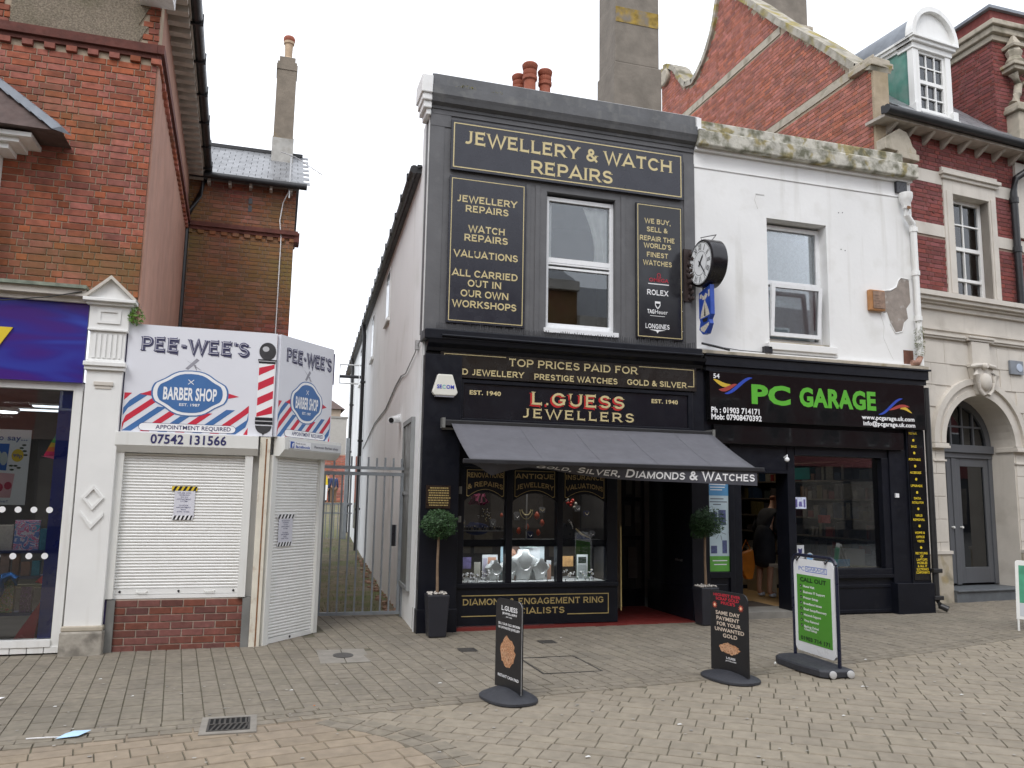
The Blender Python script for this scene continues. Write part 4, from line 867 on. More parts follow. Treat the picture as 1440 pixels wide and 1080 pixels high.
mb = MB(); mb.add([(-2, 62, 7.9), (5.5, 62, 7.9), (3.2, 66, 10.0), (-2, 66, 10.0), (5.5, 70, 7.9), (-2, 70, 7.9)], [(0, 1, 2, 3), (1, 4, 2), (3, 2, 4, 5)]); obj('roof', mb, tile_dark, gh)
obj('wall', MB().box(Fr((0, 62.3, 0), (1, 0, 0), (0, -1, 0)), -2, 5.2, 1, 7.9, -7, 0), M('house_wall', (.45, .36, .28), .85), gh)
tr = thing('rear_tree', 'slim green tree between the pale block and the white wall', 'tree', (4.9, 50, 1))
mb = MB(); leaves(mb, (5.05, 50, 4.9), .55, 500, .13, (.6, .6, 1.9), 8); obj('crown', mb, M('leaf_olive', (.10, .12, .03), .6, .5, 2), tr, fix=False); obj('trunk', MB().tube([(5.05, 50, 1), (5.05, 50, 4.6)], .06, 6), wood, tr)
def person(name, label, loc, face, h=1.72, top=None, legs=None, skinm=None, hair=None, lean=0.0, shoes=None, arms=((.25, .05, .80), (-.25, .05, .80)), dress=False, sleeves=True):
    t = thing(name, label, 'person', loc); k = h / 1.72; c, q = math.cos(rad(face)), math.sin(rad(face)); X, Y_, Z = loc
    def w_(x, y, z):     # y forward; lean bends everything above the hips forward
        if z > .95 and lean: dz = z - .95; y = y + dz * math.sin(rad(lean)); z = .95 + dz * math.cos(rad(lean))
        x, y, z = x * k, y * k, z * k; return (X + x * c - y * q, Y_ + x * q + y * c, Z + z)
    V = [w_(0, 0, .95), w_(0, 0, 1.15), w_(0, 0, 1.36), w_(0, .01, 1.46), w_(0, .015, 1.53), w_(0, .03, 1.62), w_(0, .02, 1.70)]
    E = [(0, 1), (1, 2), (2, 3), (3, 4), (4, 5), (5, 6)]; Rr = [.14, .12, .14, .07, .052, .085, .055]
    for s_, ah in ((1, arms[0]), (-1, arms[1])):
        b = len(V); V += [w_(s_ * .16, 0, 1.38), w_(s_ * .21, -.02, 1.10), w_(ah[0] * 1.0, ah[1] + .06, ah[2] + .04), w_(ah[0], ah[1] + .10, ah[2] - .06)]
        E += [(2, b), (b, b + 1), (b + 1, b + 2), (b + 2, b + 3)]; Rr += [.055, .043, .033, .028]
        b = len(V); V += [w_(s_ * .09, 0, .86), w_(s_ * .10, .02, .48), w_(s_ * .10, -.02, .09), w_(s_ * .11, .13, .035)]
        E += [(0, b), (b, b + 1), (b + 1, b + 2), (b + 2, b + 3)]; Rr += [.09, .058, .040, .038]
    V2 = [Vector(v) for v in V]
    skin('body', t, skinm, V2, E, [r_ * k for r_ in Rr])
    # clothes follow the body
    vv = [Vector(w_(0, 0, .86))] + [V2[i] for i in (1, 2, 3)]; e = [(0, 1), (1, 2), (2, 3)]; rr = [.17, .15, .17, .085]
    for base in (7, 15):
        b = len(vv); vv += [V2[base], V2[base + 1]] + ([V2[base + 1].lerp(V2[base + 2], .85)] if sleeves else []); e += [(2, b), (b, b + 1)] + ([(b + 1, b + 2)] if sleeves else []); rr += [.08, .066] + ([.055] if sleeves else [])
    skin('top', t, top, vv, e, [r_ * k for r_ in rr])
    if dress: skin('skirt', t, legs, [Vector(w_(0, 0, 1.2)), Vector(w_(0, 0, 1.02)), Vector(w_(0, 0, .9)), Vector(w_(0, 0, .72)), Vector(w_(0, .01, .45))], [(0, 1), (1, 2), (2, 3), (3, 4)], [.15 * k, .175 * k, .185 * k, .20 * k, .21 * k])
    else:
        vv = [V2[0]]; e = []; rr = [.15]
        for base in (11, 19): b = len(vv); vv += [V2[base], V2[base + 1], V2[base + 2]]; e += [(0, b), (b, b + 1), (b + 1, b + 2)]; rr += [.105, .075, .06]
        skin('trousers', t, legs, vv, e, [r_ * k for r_ in rr])
    skin('hair', t, hair, [Vector(w_(0, -.0, 1.70)), Vector(w_(0, -.035, 1.62))], [(0, 1)], [.082 * k, .078 * k])
    for base in (11, 19): skin('shoe', t, shoes, [V2[base + 2] + Vector((0, 0, -.03)), V2[base + 3]], [(0, 1)], [.05 * k, .045 * k])
    return t
skm = M('skin', (.48, .27, .19), .6, .05); hair_b = M('hair_brown', (.07, .04, .025), .7, .3, 40); hair_r = M('hair_red', (.22, .07, .03), .7, .3, 40)
person('person', 'distant person in a dark blue top walking away down the alley', (3.72, 47, .99), 10, 1.74, M('blue_top', (.03, .045, .12), .8), M('brown_trousers', (.16, .10, .06), .8), skm, hair_b, shoes=dark_p)
person('person', 'distant person in dark clothes walking beside another at the alley end', (3.45, 47.6, 1.0), 0, 1.70, M('dark_top', (.03, .03, .045), .8), dark_p, skm, hair_b, shoes=dark_p)
vb = thing('banner', 'white feather banner with a yellow top beyond the alley gate', 'banner', (3.0, 45, .94))
FV = Fr((0, 45, .94), (1, 0, 0), (0, -1, 0))
obj('cloth', MB().prism(FV, [(2.92, .25), (3.22, .3), (3.25, 1.1), (2.92, 1.1)], 0, .03), white_letter, vb); obj('cloth_top', MB().prism(FV, [(2.92, 1.1), (3.25, 1.1), (3.22, 1.45), (3.12, 1.68), (2.92, 1.72)], 0, .03), yellow_p, vb); obj('mast', MB().tube([(2.9, 44.98, .94), (2.9, 44.98, 2.7)], .02, 6), black_metal, vb)

# ============================================================ JEWELLER'S BUILDING
FW = Fr((0, 0, 0), (1, 0, 0), (0, 1, 0))     # plan frame: u=X, v=Z, w=Y
J = thing('jewellers_building', 'dark grey fronted jewellers building with black shopfront and white alley wall', 'building', (3.6, 9.9, 0))
P('front_wall', J, grey_render, FM, (1.765, 3.34, 3.60, 6.57, -.28, 0), (4.34, 5.525, 3.60, 6.57, -.28, 0), (3.34, 4.34, 3.60, 3.75, -.28, 0), (3.34, 4.34, 5.60, 6.57, -.28, 0))
PS('frieze', J, grey_render, FM, (1.765, 2.03, 6.28, 6.57, 0, .012), (1.765, 5.525, 6.44, 6.57, .0, .016))
PS('wall_strip', J, grey_render, FM, (3.06, 3.12, 3.62, 5.66, 0, .010), (3.19, 3.25, 3.62, 5.66, 0, .010), (4.41, 4.47, 3.62, 5.66, 0, .010), (5.36, 5.525, 3.62, 6.28, 0, .014), (1.765, 1.95, 3.62, 6.28, 0, .008))
cor = MB()
prof = [(0, 6.50), (.03, 6.505), (.035, 6.54), (.09, 6.57), (.11, 6.62), (.13, 6.66), (.13, 6.78), (.075, 6.785), (.07, 6.95), (-.28, 6.95), (-.28, 6.50)]
for a, b in ((1.765, 5.525),):
    P_ = [FM.p(a, v, w_) for w_, v in prof] + [FM.p(b, v, w_) for w_, v in prof]; n = len(prof)
    cor.add(P_, [tuple(range(n)), tuple(range(2 * n - 1, n - 1, -1))] + [(i, (i + 1) % n, n + (i + 1) % n, n + i) for i in range(n)])
obj('cornice', cor, grey_cornice, J)
P('parapet_capping', J, M('white_flashing', (.62, .62, .62), .5, .1, 8), FM, (1.80, 5.60, 6.951, 6.965, -.26, .05))
P('cornice_return', J, white_render, FM, (1.64, 1.764, 6.57, 6.66, -.30, .10), (1.66, 1.764, 6.48, 6.57, -.28, .07), (1.62, 1.764, 6.66, 6.90, -.32, .125), (1.70, 1.764, 6.40, 6.48, -.26, .04), bevel=.012)
mb = MB(); leaves(mb, FM.p(2.20, 6.80, .11), .07, 60, .016, (2.2, .5, .35), 5); leaves(mb, FM.p(2.62, 6.80, .11), .05, 30, .014, (2, .5, .3), 6); mm = obj('cornice_moss', mb, M('moss_yellow', (.16, .14, .03), .9), J, fix=False)
P('side_wall', J, side_render, FJ, (.0, 20.3, -.05, 5.95, -.3, 0), (.0, .62, 5.95, 6.50, -.3, 0))
P('side_edge', J, white_render, FJ, (-.004, .05, .0, 6.5, 0, .006))
mb = MB(); mb.add([FJ.p(.62, 5.97, .05), FJ.p(20.4, 5.97, .05), FJ.p(20.4, 6.6, -1.9), FJ.p(.62, 6.6, -1.9)], [(0, 1, 2, 3)]); mb.add([FJ.p(.62, 6.6, -1.9), FJ.p(20.4, 6.6, -1.9), FJ.p(20.4, 6.3, -3.6), FJ.p(.62, 6.3, -3.6)], [(0, 1, 2, 3)]); obj('roof', mb, slate, J)
mb = MB(); mb.tube([FJ.p(.66, 5.95, .10), FJ.p(20.4, 5.95, .10)], .06, 10); mb.box(FJ, .66, 20.4, 5.90, 6.02, .0, .06); obj('gutter', mb, gutter_black, J, smooth=True)
for k in range(24): u = 1.0 + k * .82; obj('gutter_bracket', MB().box(FJ, u, u + .03, 5.90, 6.02, .02, .168), gutter_black, J)
PS('side_windowsill', J, side_render, FJ, (4.7, 5.5, 4.72, 4.78, 0, .05), (8.4, 9.2, 4.6, 4.66, 0, .05), (12.8, 13.6, 4.6, 4.66, 0, .05))
for u0, u1, v0, v1 in ((4.75, 5.45, 4.78, 5.75), (8.45, 9.15, 4.66, 5.7), (12.85, 13.55, 4.66, 5.7), (12.6, 13.7, .6, 2.7)):
    sw = obj('side_window', MB().box(FJ, u0, u1, v0, v1, .0, .012), side_render, J); obj('pane', MB().box(FJ, u0 + .06, u1 - .06, v0 + .06, v1 - .06, .0125, .016), black_gloss, sw)
for u in (11.0, 16.6):
    mb = MB(); mb.tube([FJ.p(u, 5.9, .10), FJ.p(u, 5.6, .07), FJ.p(u, .2, .07)], .05, 8); obj('downpipe', mb, gutter_black, J, smooth=True)
    for z in (1.2, 2.9, 4.4): obj('pipe_clip', MB().box(FJ, u - .07, u + .07, z, z + .05, 0, .13), gutter_black, J)
mb = MB(); mb.tube([FJ.p(2.2, 3.35, .015), FJ.p(3.0, 3.30, .015), FJ.p(4.6, 3.10, .015), FJ.p(7, 3.05, .015), FJ.p(10.5, 2.7, .02)], .012, 5); mb.tube([FJ.p(.1, 3.50, .02), FJ.p(.6, 3.42, .02), FJ.p(1.6, 3.30, .02), FJ.p(2.2, 3.35, .015)], .008, 5); obj('cable', mb, M('cable_grey', (.3, .3, .3), .6), J)
P('junction_box', J, M('box_grey', (.35, .35, .35), .6), FJ, (.28, .36, 3.42, 3.54, .0, .05))
cm = thing('security_camera', 'small white security camera on the alley wall', 'camera', tuple(FJ.p(2.2, 2.7, .0)))
obj('mount', MB().box(FJ, 2.2, 2.3, 2.66, 2.78, 0, .05), white_pvc, cm); obj('housing', MB().tube([FJ.p(2.15, 2.70, .06), FJ.p(1.95, 2.66, .16)], .055, 10), white_pvc, cm, smooth=True); obj('lens', MB().tube([FJ.p(1.955, 2.661, .157), FJ.p(1.94, 2.658, .166)], .038, 10), black_gloss, cm)
cb = thing('wall_cabinet', 'tall grey glazed noticeboard fixed to the alley wall beside the gate', 'noticeboard', tuple(FJ.p(.9, .4, 0)))
P('frame', cb, M('alu_frame', (.30, .31, .31), .45, .1, metal=.3), FJ, (.44, 1.40, .42, .47, 0, .05), (.44, 1.40, 2.52, 2.58, 0, .05), (.44, .49, .47, 2.52, 0, .05), (1.35, 1.40, .47, 2.52, 0, .05), (.49, 1.35, 1.60, 1.64, 0, .045))
P('back_panel', cb, M('cab_back', (.13, .13, .12), .4, .3, 3), FJ, (.49, 1.35, .47, 1.60, 0, .03), (.49, 1.35, 1.64, 2.52, 0, .03))
br = thing('wall_bracket', 'pale rectangular bracket frame high on the far end of the alley wall', 'bracket', tuple(FJ.p(14.5, 5.0, 0)))
mb = MB()
for a, b in (((14.2, 5.35), (14.2, 4.8)), ((14.2, 4.8), (14.2, 4.8)),): pass
mb.box(FJ, 14.2, 14.25, 4.75, 5.35, .0, .5); obj('bar', MB().tube([FJ.p(14.2, 5.35, 0), FJ.p(14.2, 5.35, .55), FJ.p(14.2, 4.8, .55), FJ.p(14.2, 4.8, 0)], .025, 6), M('bracket_pale', (.5, .5, .5), .5), br); obj('shelf_bar', MB().tube([FJ.p(14.2, 5.0, 0), FJ.p(14.2, 5.0, .55)], .05, 6), dark_p, br)

def sash(parent, fr, u0, u1, v0, v1, d, bars=(), meet=None, wf=.06, mat=white_pvc, room=True, tilt=0, curtain=None):
    """white window set back by d: frame, sashes and panes"""
    w0 = -d
    fm = MB(); fm.box(fr, u0, u1, v0, v0 + wf, w0 - .07, w0); fm.box(fr, u0, u1, v1 - wf, v1, w0 - .07, w0); fm.box(fr, u0, u0 + wf, v0 + wf, v1 - wf, w0 - .07, w0); fm.box(fr, u1 - wf, u1, v0 + wf, v1 - wf, w0 - .07, w0)
    W_ = obj('window', fm, mat, parent, bevel=.003)
    m_ = meet or (v0 + v1) / 2
    mm = MB(); mm.box(fr, u0 + wf, u1 - wf, m_ - .035, m_ + .03, w0 - .066, w0 - .004); obj('meeting_rail', mm, mat, W_)
    obj('upper_pane', MB().box(fr, u0 + wf, u1 - wf, m_ + .03, v1 - wf, w0 - .040, w0 - .034), win_glass, W_)
    obj('lower_pane', MB().box(fr, u0 + wf, u1 - wf, v0 + wf, m_ - .035, w0 - .052, w0 - .046), win_glass, W_)
    for kind, x in bars:
        b = MB()
        if kind == 'v': b.box(fr, x - .012, x + .012, v0 + wf, v1 - wf, w0 - .062, w0 - .012)
        else: b.box(fr, u0 + wf, u1 - wf, x - .012, x + .012, w0 - .060, w0 - .014)
        obj('glazing_bar', b, mat, W_)
    if room:
        rb_ = MB(); a, b2, c, e = u0 - .6, u1 + .6, v0 - .3, v1 + .3
        rb_.add([fr.p(a, c, w0 - .25), fr.p(b2, c, w0 - .25), fr.p(b2, e, w0 - .25), fr.p(a, e, w0 - .25), fr.p(a, c, w0 - 2), fr.p(b2, c, w0 - 2), fr.p(b2, e, w0 - 2), fr.p(a, e, w0 - 2)], [(4, 5, 6, 7), (0, 1, 5, 4), (3, 7, 6, 2), (0, 4, 7, 3), (1, 2, 6, 5)])
        obj('room', rb_, interior_mid, W_)
    return W_
def drape(parent, fr, u0, u1, v0, v1, w_, mat, n=22, amp=.02, gather=0.0, name='curtain'):
    mb = MB(); rows = 8
    for r_ in range(rows + 1):
        t = r_ / rows; z = v1 + (v0 - v1) * t; a, b = u0, u1
        if gather: b = u1 - (u1 - u0) * abs(gather) * math.sin(t * 1.9) if gather > 0 else u1; a = u0 + (u1 - u0) * abs(gather) * math.sin(t * 1.9) if gather < 0 else u0
        for k in range(n + 1):
            s_ = k / n; mb.v.append(tuple(fr.p(a + (b - a) * s_, z, w_ + amp * math.sin(s_ * n * .9 + .4 * math.sin(z * 5)))))
    mb.f = [(r_ * (n + 1) + k, r_ * (n + 1) + k + 1, (r_ + 1) * (n + 1) + k + 1, (r_ + 1) * (n + 1) + k) for r_ in range(rows) for k in range(n)]
    return obj(name, mb, mat, parent, smooth=True, fix=False)
net = M('net_curtain', (.80, .83, .86), .8, .12, 30); curt = M('curtain_cream', (.85, .84, .80), .8, .1, 12)
P('reveal', J, grey_render, FM, (3.34, 3.352, 3.75, 5.60, -.28, -.002), (4.328, 4.34, 3.75, 5.60, -.28, -.002))
W1 = sash(J, FM, 3.35, 4.33, 3.76, 5.56, .07, meet=4.70, wf=.055)
P('window_sill', J, white_pvc, FM, (3.32, 4.36, 3.70, 3.76, -.1, .04))
PS('lower_sash_rail', W1, white_pvc, FM, (3.405, 4.275, 4.585, 4.615, -.125, -.09), (3.405, 4.275, 4.64, 4.66, -.12, -.075), (3.405, 4.275, 3.815, 3.85, -.125, -.085))
drape(W1, FM, 3.92, 4.27, 4.74, 5.5, -.17, curt, 16, .015, -.5); drape(W1, FM, 3.40, 3.47, 4.74, 5.5, -.17, curt, 8, .01)
# ledge over the shopfront with its bird spikes and the black cornice
P('ledge', J, black_paint, FM, (1.74, 5.50, 3.47, 3.60, -.1, .22), bevel=.015)
mb = MB(); n = 0; u = 1.92
while u < 5.42:
    h_ = random.uniform(.085, .115); 
    for dw in (.03, .10, .17): x = u + random.uniform(-.006, .006); mb.box(FM, x, x + .006, 3.60, 3.60 + h_ * (1 - dw), dw, dw + .006)
    u += .032
bs_ = obj('bird_spikes', mb, M('spike_dark', (.06, .06, .065), .5), J, fix=False, kind='stuff')
mb = MB(); prof = [(.02, 3.34), (.10, 3.35), (.12, 3.39), (.20, 3.43), (.22, 3.47), (-.05, 3.47), (-.05, 3.34)]
n = len(prof); mb.add([FM.p(1.79, v, w_) for w_, v in prof] + [FM.p(5.56, v, w_) for w_, v in prof], [tuple(range(n)), tuple(range(2 * n - 1, n - 1, -1))] + [(i, (i + 1) % n, n + (i + 1) % n, n + i) for i in range(n)]); obj('shop_cornice', mb, black_paint, J)
obj('ledge_pipe', MB().tube([FM.p(1.95, 3.52, .235), FM.p(4.4, 3.505, .24), FM.p(5.5, 3.51, .235)], .016, 6), black_paint, J)
P('fascia', J, black_paint, FM, (1.79, 5.60, 2.50, 3.34, -.15, .05))
P('shop_pilaster', J, black_paint, FM, (1.775, 2.235, -.02, 3.30, -.15, .12), (1.765, 2.245, -.02, .28, -.15, .14), bevel=.006)
P('shop_pilaster', J, black_paint, FM, (5.40, 5.66, -.02, 2.50, -1.2, .05), (5.39, 5.67, -.02, .45, -1.25, .08), bevel=.006)
pf = MB(); pf.ring(FM, [(2.20, 2.49), (5.42, 2.49), (5.42, 3.02), (2.20, 3.02), (2.20, 2.49)], [(2.27, 2.54), (5.35, 2.54), (5.35, 2.975), (2.27, 2.975), (2.27, 2.54)], .05, .085)
obj('fascia_moulding', pf, black_paint, J, bevel=.006)
# upper sign boards
def border(T, fr, u0, u1, v0, v1, w, t=.011, mat=gold):
    mb = MB(); mb.ring(fr, [(u0, v0), (u1, v0), (u1, v1), (u0, v1), (u0, v0)], [(u0 + t, v0 + t), (u1 - t, v0 + t), (u1 - t, v1 - t), (u0 + t, v1 - t), (u0 + t, v0 + t)], w, w + .002); obj('border', mb, mat, T, fix=False)
T = thing('shop_sign', 'long dark sign with gold border reading jewellery and watch repairs under the cornice', 'sign', (3.7, 9.66, 5.71))
P('sign_board', T, sign_navy, FM, (2.03, 5.33, 5.71, 6.37, .016, .055)); border(T, FM, 2.06, 5.30, 5.74, 6.34, .0555, .014)
mb = MB(); cop(mb, FM, 'JEWELLERY & WATCH', 2.19, 5.155, 6.075, .172, .057, .19); cop(mb, FM, 'REPAIRS', 3.105, 4.26, 5.80, .172, .057, .19); obj('lettering', mb, gold, T, fix=False)
T = thing('shop_sign', 'tall dark sign listing valuations and workshops in gold letters', 'sign', (2.53, 9.66, 3.72))
P('sign_board', T, sign_navy, FM, (2.03, 3.045, 3.725, 5.625, .012, .05)); border(T, FM, 2.055, 3.02, 3.75, 5.60, .0505, .010)
mb = MB()
for s_, a, b, v in (('JEWELLERY', 2.12, 2.922, 5.300), ('REPAIRS', 2.242, 2.808, 5.175), ('WATCH', 2.287, 2.766, 4.915), ('REPAIRS', 2.235, 2.806, 4.795), ('VALUATIONS', 2.104, 2.943, 4.580), ('ALL CARRIED', 2.092, 2.947, 4.330), ('OUT IN', 2.296, 2.73, 4.205), ('OUR OWN', 2.208, 2.828, 4.072), ('WORKSHOPS', 2.103, 2.935, 3.935)): cop(mb, FM, s_, a, b, v - .004, .086, .052, .20)
obj('lettering', mb, gold, T, fix=False)
T = thing('shop_sign', 'narrow dark sign with gold words above four watch maker emblems', 'sign', (4.96, 9.66, 3.72))
P('sign_board', T, M('sign_black', (.014, .014, .018), .14, .08, 3), FM, (4.615, 5.305, 3.72, 5.595, .012, .05)); border(T, FM, 4.632, 5.288, 3.74, 5.575, .0505, .010)
mb = MB()
for s_, a, b, v in (('WE BUY,', 4.739, 5.130, 5.317), ('SELL &', 4.77, 5.08, 5.20), ('REPAIR THE', 4.664, 5.187, 5.07), ("WORLD'S", 4.726, 5.132, 4.97), ('FINEST', 4.768, 5.087, 4.845), ('WATCHES', 4.714, 5.14, 4.73)): cop(mb, FM, s_, a, b, v, .066, .052, .20)
obj('lettering', mb, gold, T, fix=False)
mb = MB(); txt(mb, FM, 'OMEGA', 4.80, 5.09, 4.505, .05, .052, .02); mb.ring(FM, A_(4.945, 4.60, .028, .03, -60, 240, 14), A_(4.945, 4.60, .018, .02, -60, 240, 14), .0515, .053); mb.flat(FM, [(4.91, 4.565), (4.94, 4.565), (4.94, 4.575), (4.91, 4.575)], .0535); mb.flat(FM, [(4.95, 4.565), (4.98, 4.565), (4.98, 4.575), (4.95, 4.575)], .0535); obj('emblem', mb, M('emblem_red', (.42, .01, .03), .4), T, fix=False)
mb = MB(); mb.flat(FM, [(4.785, 4.468), (5.095, 4.468), (5.095, 4.480), (4.785, 4.480)], .052); cop(mb, FM, 'ROLEX', 4.768, 5.082, 4.32, .072, .052, .2)
mb.flat(FM, [(4.885, 4.18), (4.905, 4.145), (4.925, 4.13), (4.945, 4.145), (4.965, 4.18), (4.965, 4.235), (4.885, 4.235)], .052); txt(mb, FM, 'TAG', 4.770, 4.875, 4.065, .055, .052, .03); txt(mb, FM, 'Heuer', 4.885, 5.072, 4.065, .055, .052, .0)
mb.flat(FM, [(4.81, 4.030), (5.03, 4.030), (5.03, 4.036), (4.81, 4.036)], .052)
cop(mb, FM, 'LONGINES', 4.742, 5.098, 3.86, .062, .052, .19); mb.flat(FM, [(4.80, 3.845), (5.04, 3.845), (4.94, 3.825), (4.92, 3.795), (4.90, 3.825)], .052); obj('emblem', mb, white_letter, T, fix=False)
obj('emblem_inset', MB().flat(FM, [(4.895, 4.185), (4.925, 4.145), (4.955, 4.185), (4.955, 4.205), (4.895, 4.205)], .0535), MATS['sign_black'], T)
for z in (4.4, 4.13, 3.85): obj('screw', MB().lathe(FM.p(5.297, z, .05), [(.006, 0), (.004, .003)], 8, (0, -1, 0)), white_metal, T)
T = thing('shop_sign', 'long black board offering top prices in gold letters beneath the ledge', 'sign', (3.7, 9.6, 3.04))
P('sign_board', T, M('sign_brownblack', (.020, .017, .015), .25, .1, 3), FM, (1.965, 5.465, 3.035, 3.345, .0505, .10))
mb = MB(); z0, z1 = 3.09, 3.325
for a in ((2.01, 2.80, z1 - .01, z1), (4.62, 5.43, z1 - .01, z1), (2.01, 2.02, z0, z1 - .01), (5.42, 5.43, z0, z1 - .01), (2.02, 2.075, z0, z0 + .01), (5.335, 5.42, z0, z0 + .01)): mb.box(FM, *a, .1005, .1025)
obj('border', mb, gold, T)
mb = MB(); cop(mb, FM, 'TOP PRICES PAID FOR', 2.835, 4.60, 3.215, .095, .102, .17); cop(mb, FM, 'OLD JEWELLERY', 2.09, 3.035, 3.073, .072, .102, .19); cop(mb, FM, 'PRESTIGE WATCHES', 3.174, 4.312, 3.066, .072, .102, .19); cop(mb, FM, 'GOLD & SILVER', 4.452, 5.315, 3.072, .072, .102, .19)
obj('lettering', mb, gold, T, fix=False)
T = thing('shop_sign', 'black fascia panel with the jewellers name in gold letters shadowed in red', 'sign', (3.75, 9.64, 2.55))
P('sign_board', T, M('sign_ink', (.010, .011, .016), .2, .1, 3), FM, (2.275, 5.345, 2.545, 2.97, .0505, .062))
mb = MB(); cop(mb, FM, 'L.GUESS', 3.135, 4.405, 2.732, .165, .064, .21, .24); obj('lettering_shadow', mb, red_letter, T, fix=False)
mb = MB(); cop(mb, FM, 'L.GUESS', 3.155, 4.425, 2.752, .160, .068, .17, .24); cop(mb, FM, 'JEWELLERS', 3.022, 4.562, 2.582, .115, .064, .17, .34); txt(mb, FM, 'EST. 1940', 2.35, 2.752, 2.838, .052, .064, .03); txt(mb, FM, 'EST. 1940', 4.818, 5.205, 2.854, .052, .064, .03); obj('lettering', mb, gold, T, fix=False)
# alarm box
T = thing('alarm_box', 'white six-sided alarm box on the black pilaster', 'alarm box', (2.02, 9.5, 2.79))
hx = [(1.925, 3.05), (2.105, 3.05), (2.175, 2.83), (2.145, 2.79), (1.885, 2.79), (1.86, 2.83)]
obj('casing', MB().prism(FM, hx, .12, .19), M('alarm_white', (.72, .71, .64), .4, .04, 8), T, bevel=.012)
mb = MB(); txt(mb, FM, 'SE', 1.915, 1.975, 2.875, .045, .192, .03); txt(mb, FM, 'OM', 2.03, 2.125, 2.875, .045, .192, .03); obj('lettering', mb, M('alarm_blue', (.03, .05, .45), .4), T, fix=False)
mb = MB(); txt(mb, FM, 'C', 1.98, 2.02, 2.875, .045, .192, .03); obj('lettering', mb, M('alarm_cyan', (.15, .5, .5), .4), T, fix=False)
P('base', T, grey_p, FM, (1.90, 2.13, 2.775, 2.79, .12, .18))
T = thing('plaque', 'small dark plaque with lines of tiny gold writing on the black pilaster', 'plaque', (1.98, 9.57, 1.45))
P('plate', T, M('plaque_brown', (.03, .018, .012), .3, .1), FM, (1.835, 2.13, 1.445, 1.715, .12, .132))
mb = MB(); rnd = random.Random(3)
for r_ in range(8):
    z = 1.685 - r_ * .029; wd = rnd.uniform(.095, .125); u = 1.983 - wd
    while u < 1.983 + wd: l = rnd.uniform(.012, .03); mb.box(FM, u, u + l, z - .007, z + .007, .1325, .134); u += l + .006
obj('fine_print', mb, gold_dim, T, fix=False)
# awning
aw = P('awning', J, black_metal, FM, (2.00, 5.64, 2.425, 2.50, .03, .22), bevel=.01); aw['label'] = 'open dark grey awning over the jewellers window'
PS('awning_end', aw, M('bracket_grey', (.16, .16, .15), .5), FM, (1.985, 2.02, 2.40, 2.52, .02, .24), (5.62, 5.655, 2.40, 2.52, .02, .24), (2.0, 2.17, 2.385, 2.41, .12, .16))
mb = MB(); nu, nv = 24, 8
for i in range(nu + 1):
    for k in range(nv + 1):
        u = 2.10 + 3.53 * i / nu; t = k / nv; sag = .022 * math.sin(math.pi * t) + .004 * math.sin(i * 1.3) * math.sin(math.pi * t)
        mb.v.append(tuple(FM.p(u, 2.475 - .485 * t - sag, .18 + 1.01 * t)))
mb.f = [(i * (nv + 1) + k, i * (nv + 1) + k + 1, (i + 1) * (nv + 1) + k + 1, (i + 1) * (nv + 1) + k) for i in range(nu) for k in range(nv)]
fb = obj('canopy', mb, awn, aw, smooth=True, fix=False); so_ = fb.modifiers.new('cloth', 'SOLIDIFY'); so_.thickness = .004
for k in range(4): u = 2.95 + .7 * k; obj('seam', MB().tube([FM.p(u, 2.475 - .485 * t - .022 * math.sin(math.pi * t) + .0035, .18 + 1.01 * t) for t in (0, .2, .4, .6, .8, 1)], .0016, 4), M('seam_cloth', (.14, .14, .155), .8), aw)
P('front_bar', aw, M('bar_black', (.022, .022, .025), .35), FM, (2.02, 5.73, 1.945, 1.995, 1.17, 1.22), bevel=.008)
class Val:
    """the hanging valance; its slack end is blown inwards by the wind"""
    def __init__(s, off=0.0): s.off = off
    def th(s, u):
        K = [(2.1, 62), (2.2, 60), (2.36, 38), (2.55, 66), (2.8, 82), (3.1, 74), (3.45, 55), (3.9, 34), (4.4, 14), (4.9, 4), (5.7, 0)]
        return rad(interp(K, u))
    def p(s, u, v, w=0.0):
        t = s.th(u); d = 1.95 - v; rip = .006 * math.sin(u * 9) * min(d / .17, 1)
        return FM.p(u, 1.95 - d * math.cos(t), 1.195 - d * math.sin(t) + rip + w * math.cos(t)) + Vector((0, 0, -w * math.sin(t) * 1.0))
V_ = Val(); mb = MB(); nu = 70
for i in range(nu + 1):
    u = 2.12 + 3.52 * i / nu; dep = .165 + .012 * math.sin(u * 2.2 + 1)
    if u < 2.4: dep *= max((u - 2.1) / .25, .08) if u < 2.35 else 1
    for k in range(5): mb.v.append(tuple(V_.p(u, 1.95 - dep * k / 4)))
mb.f = [(i * 5 + k, i * 5 + k + 1, (i + 1) * 5 + k + 1, (i + 1) * 5 + k) for i in range(nu) for k in range(4)]
vl = obj('valance', mb, M('valance_cloth', (.065, .065, .08), .75, .1, 5), aw, smooth=True, fix=False)
mb = MB(); cop(mb, V_, 'Gold, Silver, Diamonds & Watches', 2.88, 5.60, 1.828, .100, .0045, .21, .17); obj('lettering', mb, white_letter, aw, fix=False)
for a in (2.5, 5.2): obj('folding_arm', MB().tube([FM.p(a, 2.40, .12), FM.p(a + (.45 if a < 3 else -.45), 2.18, .62), FM.p(a, 1.97, 1.17)], .018, 6), black_metal, aw, smooth=True)
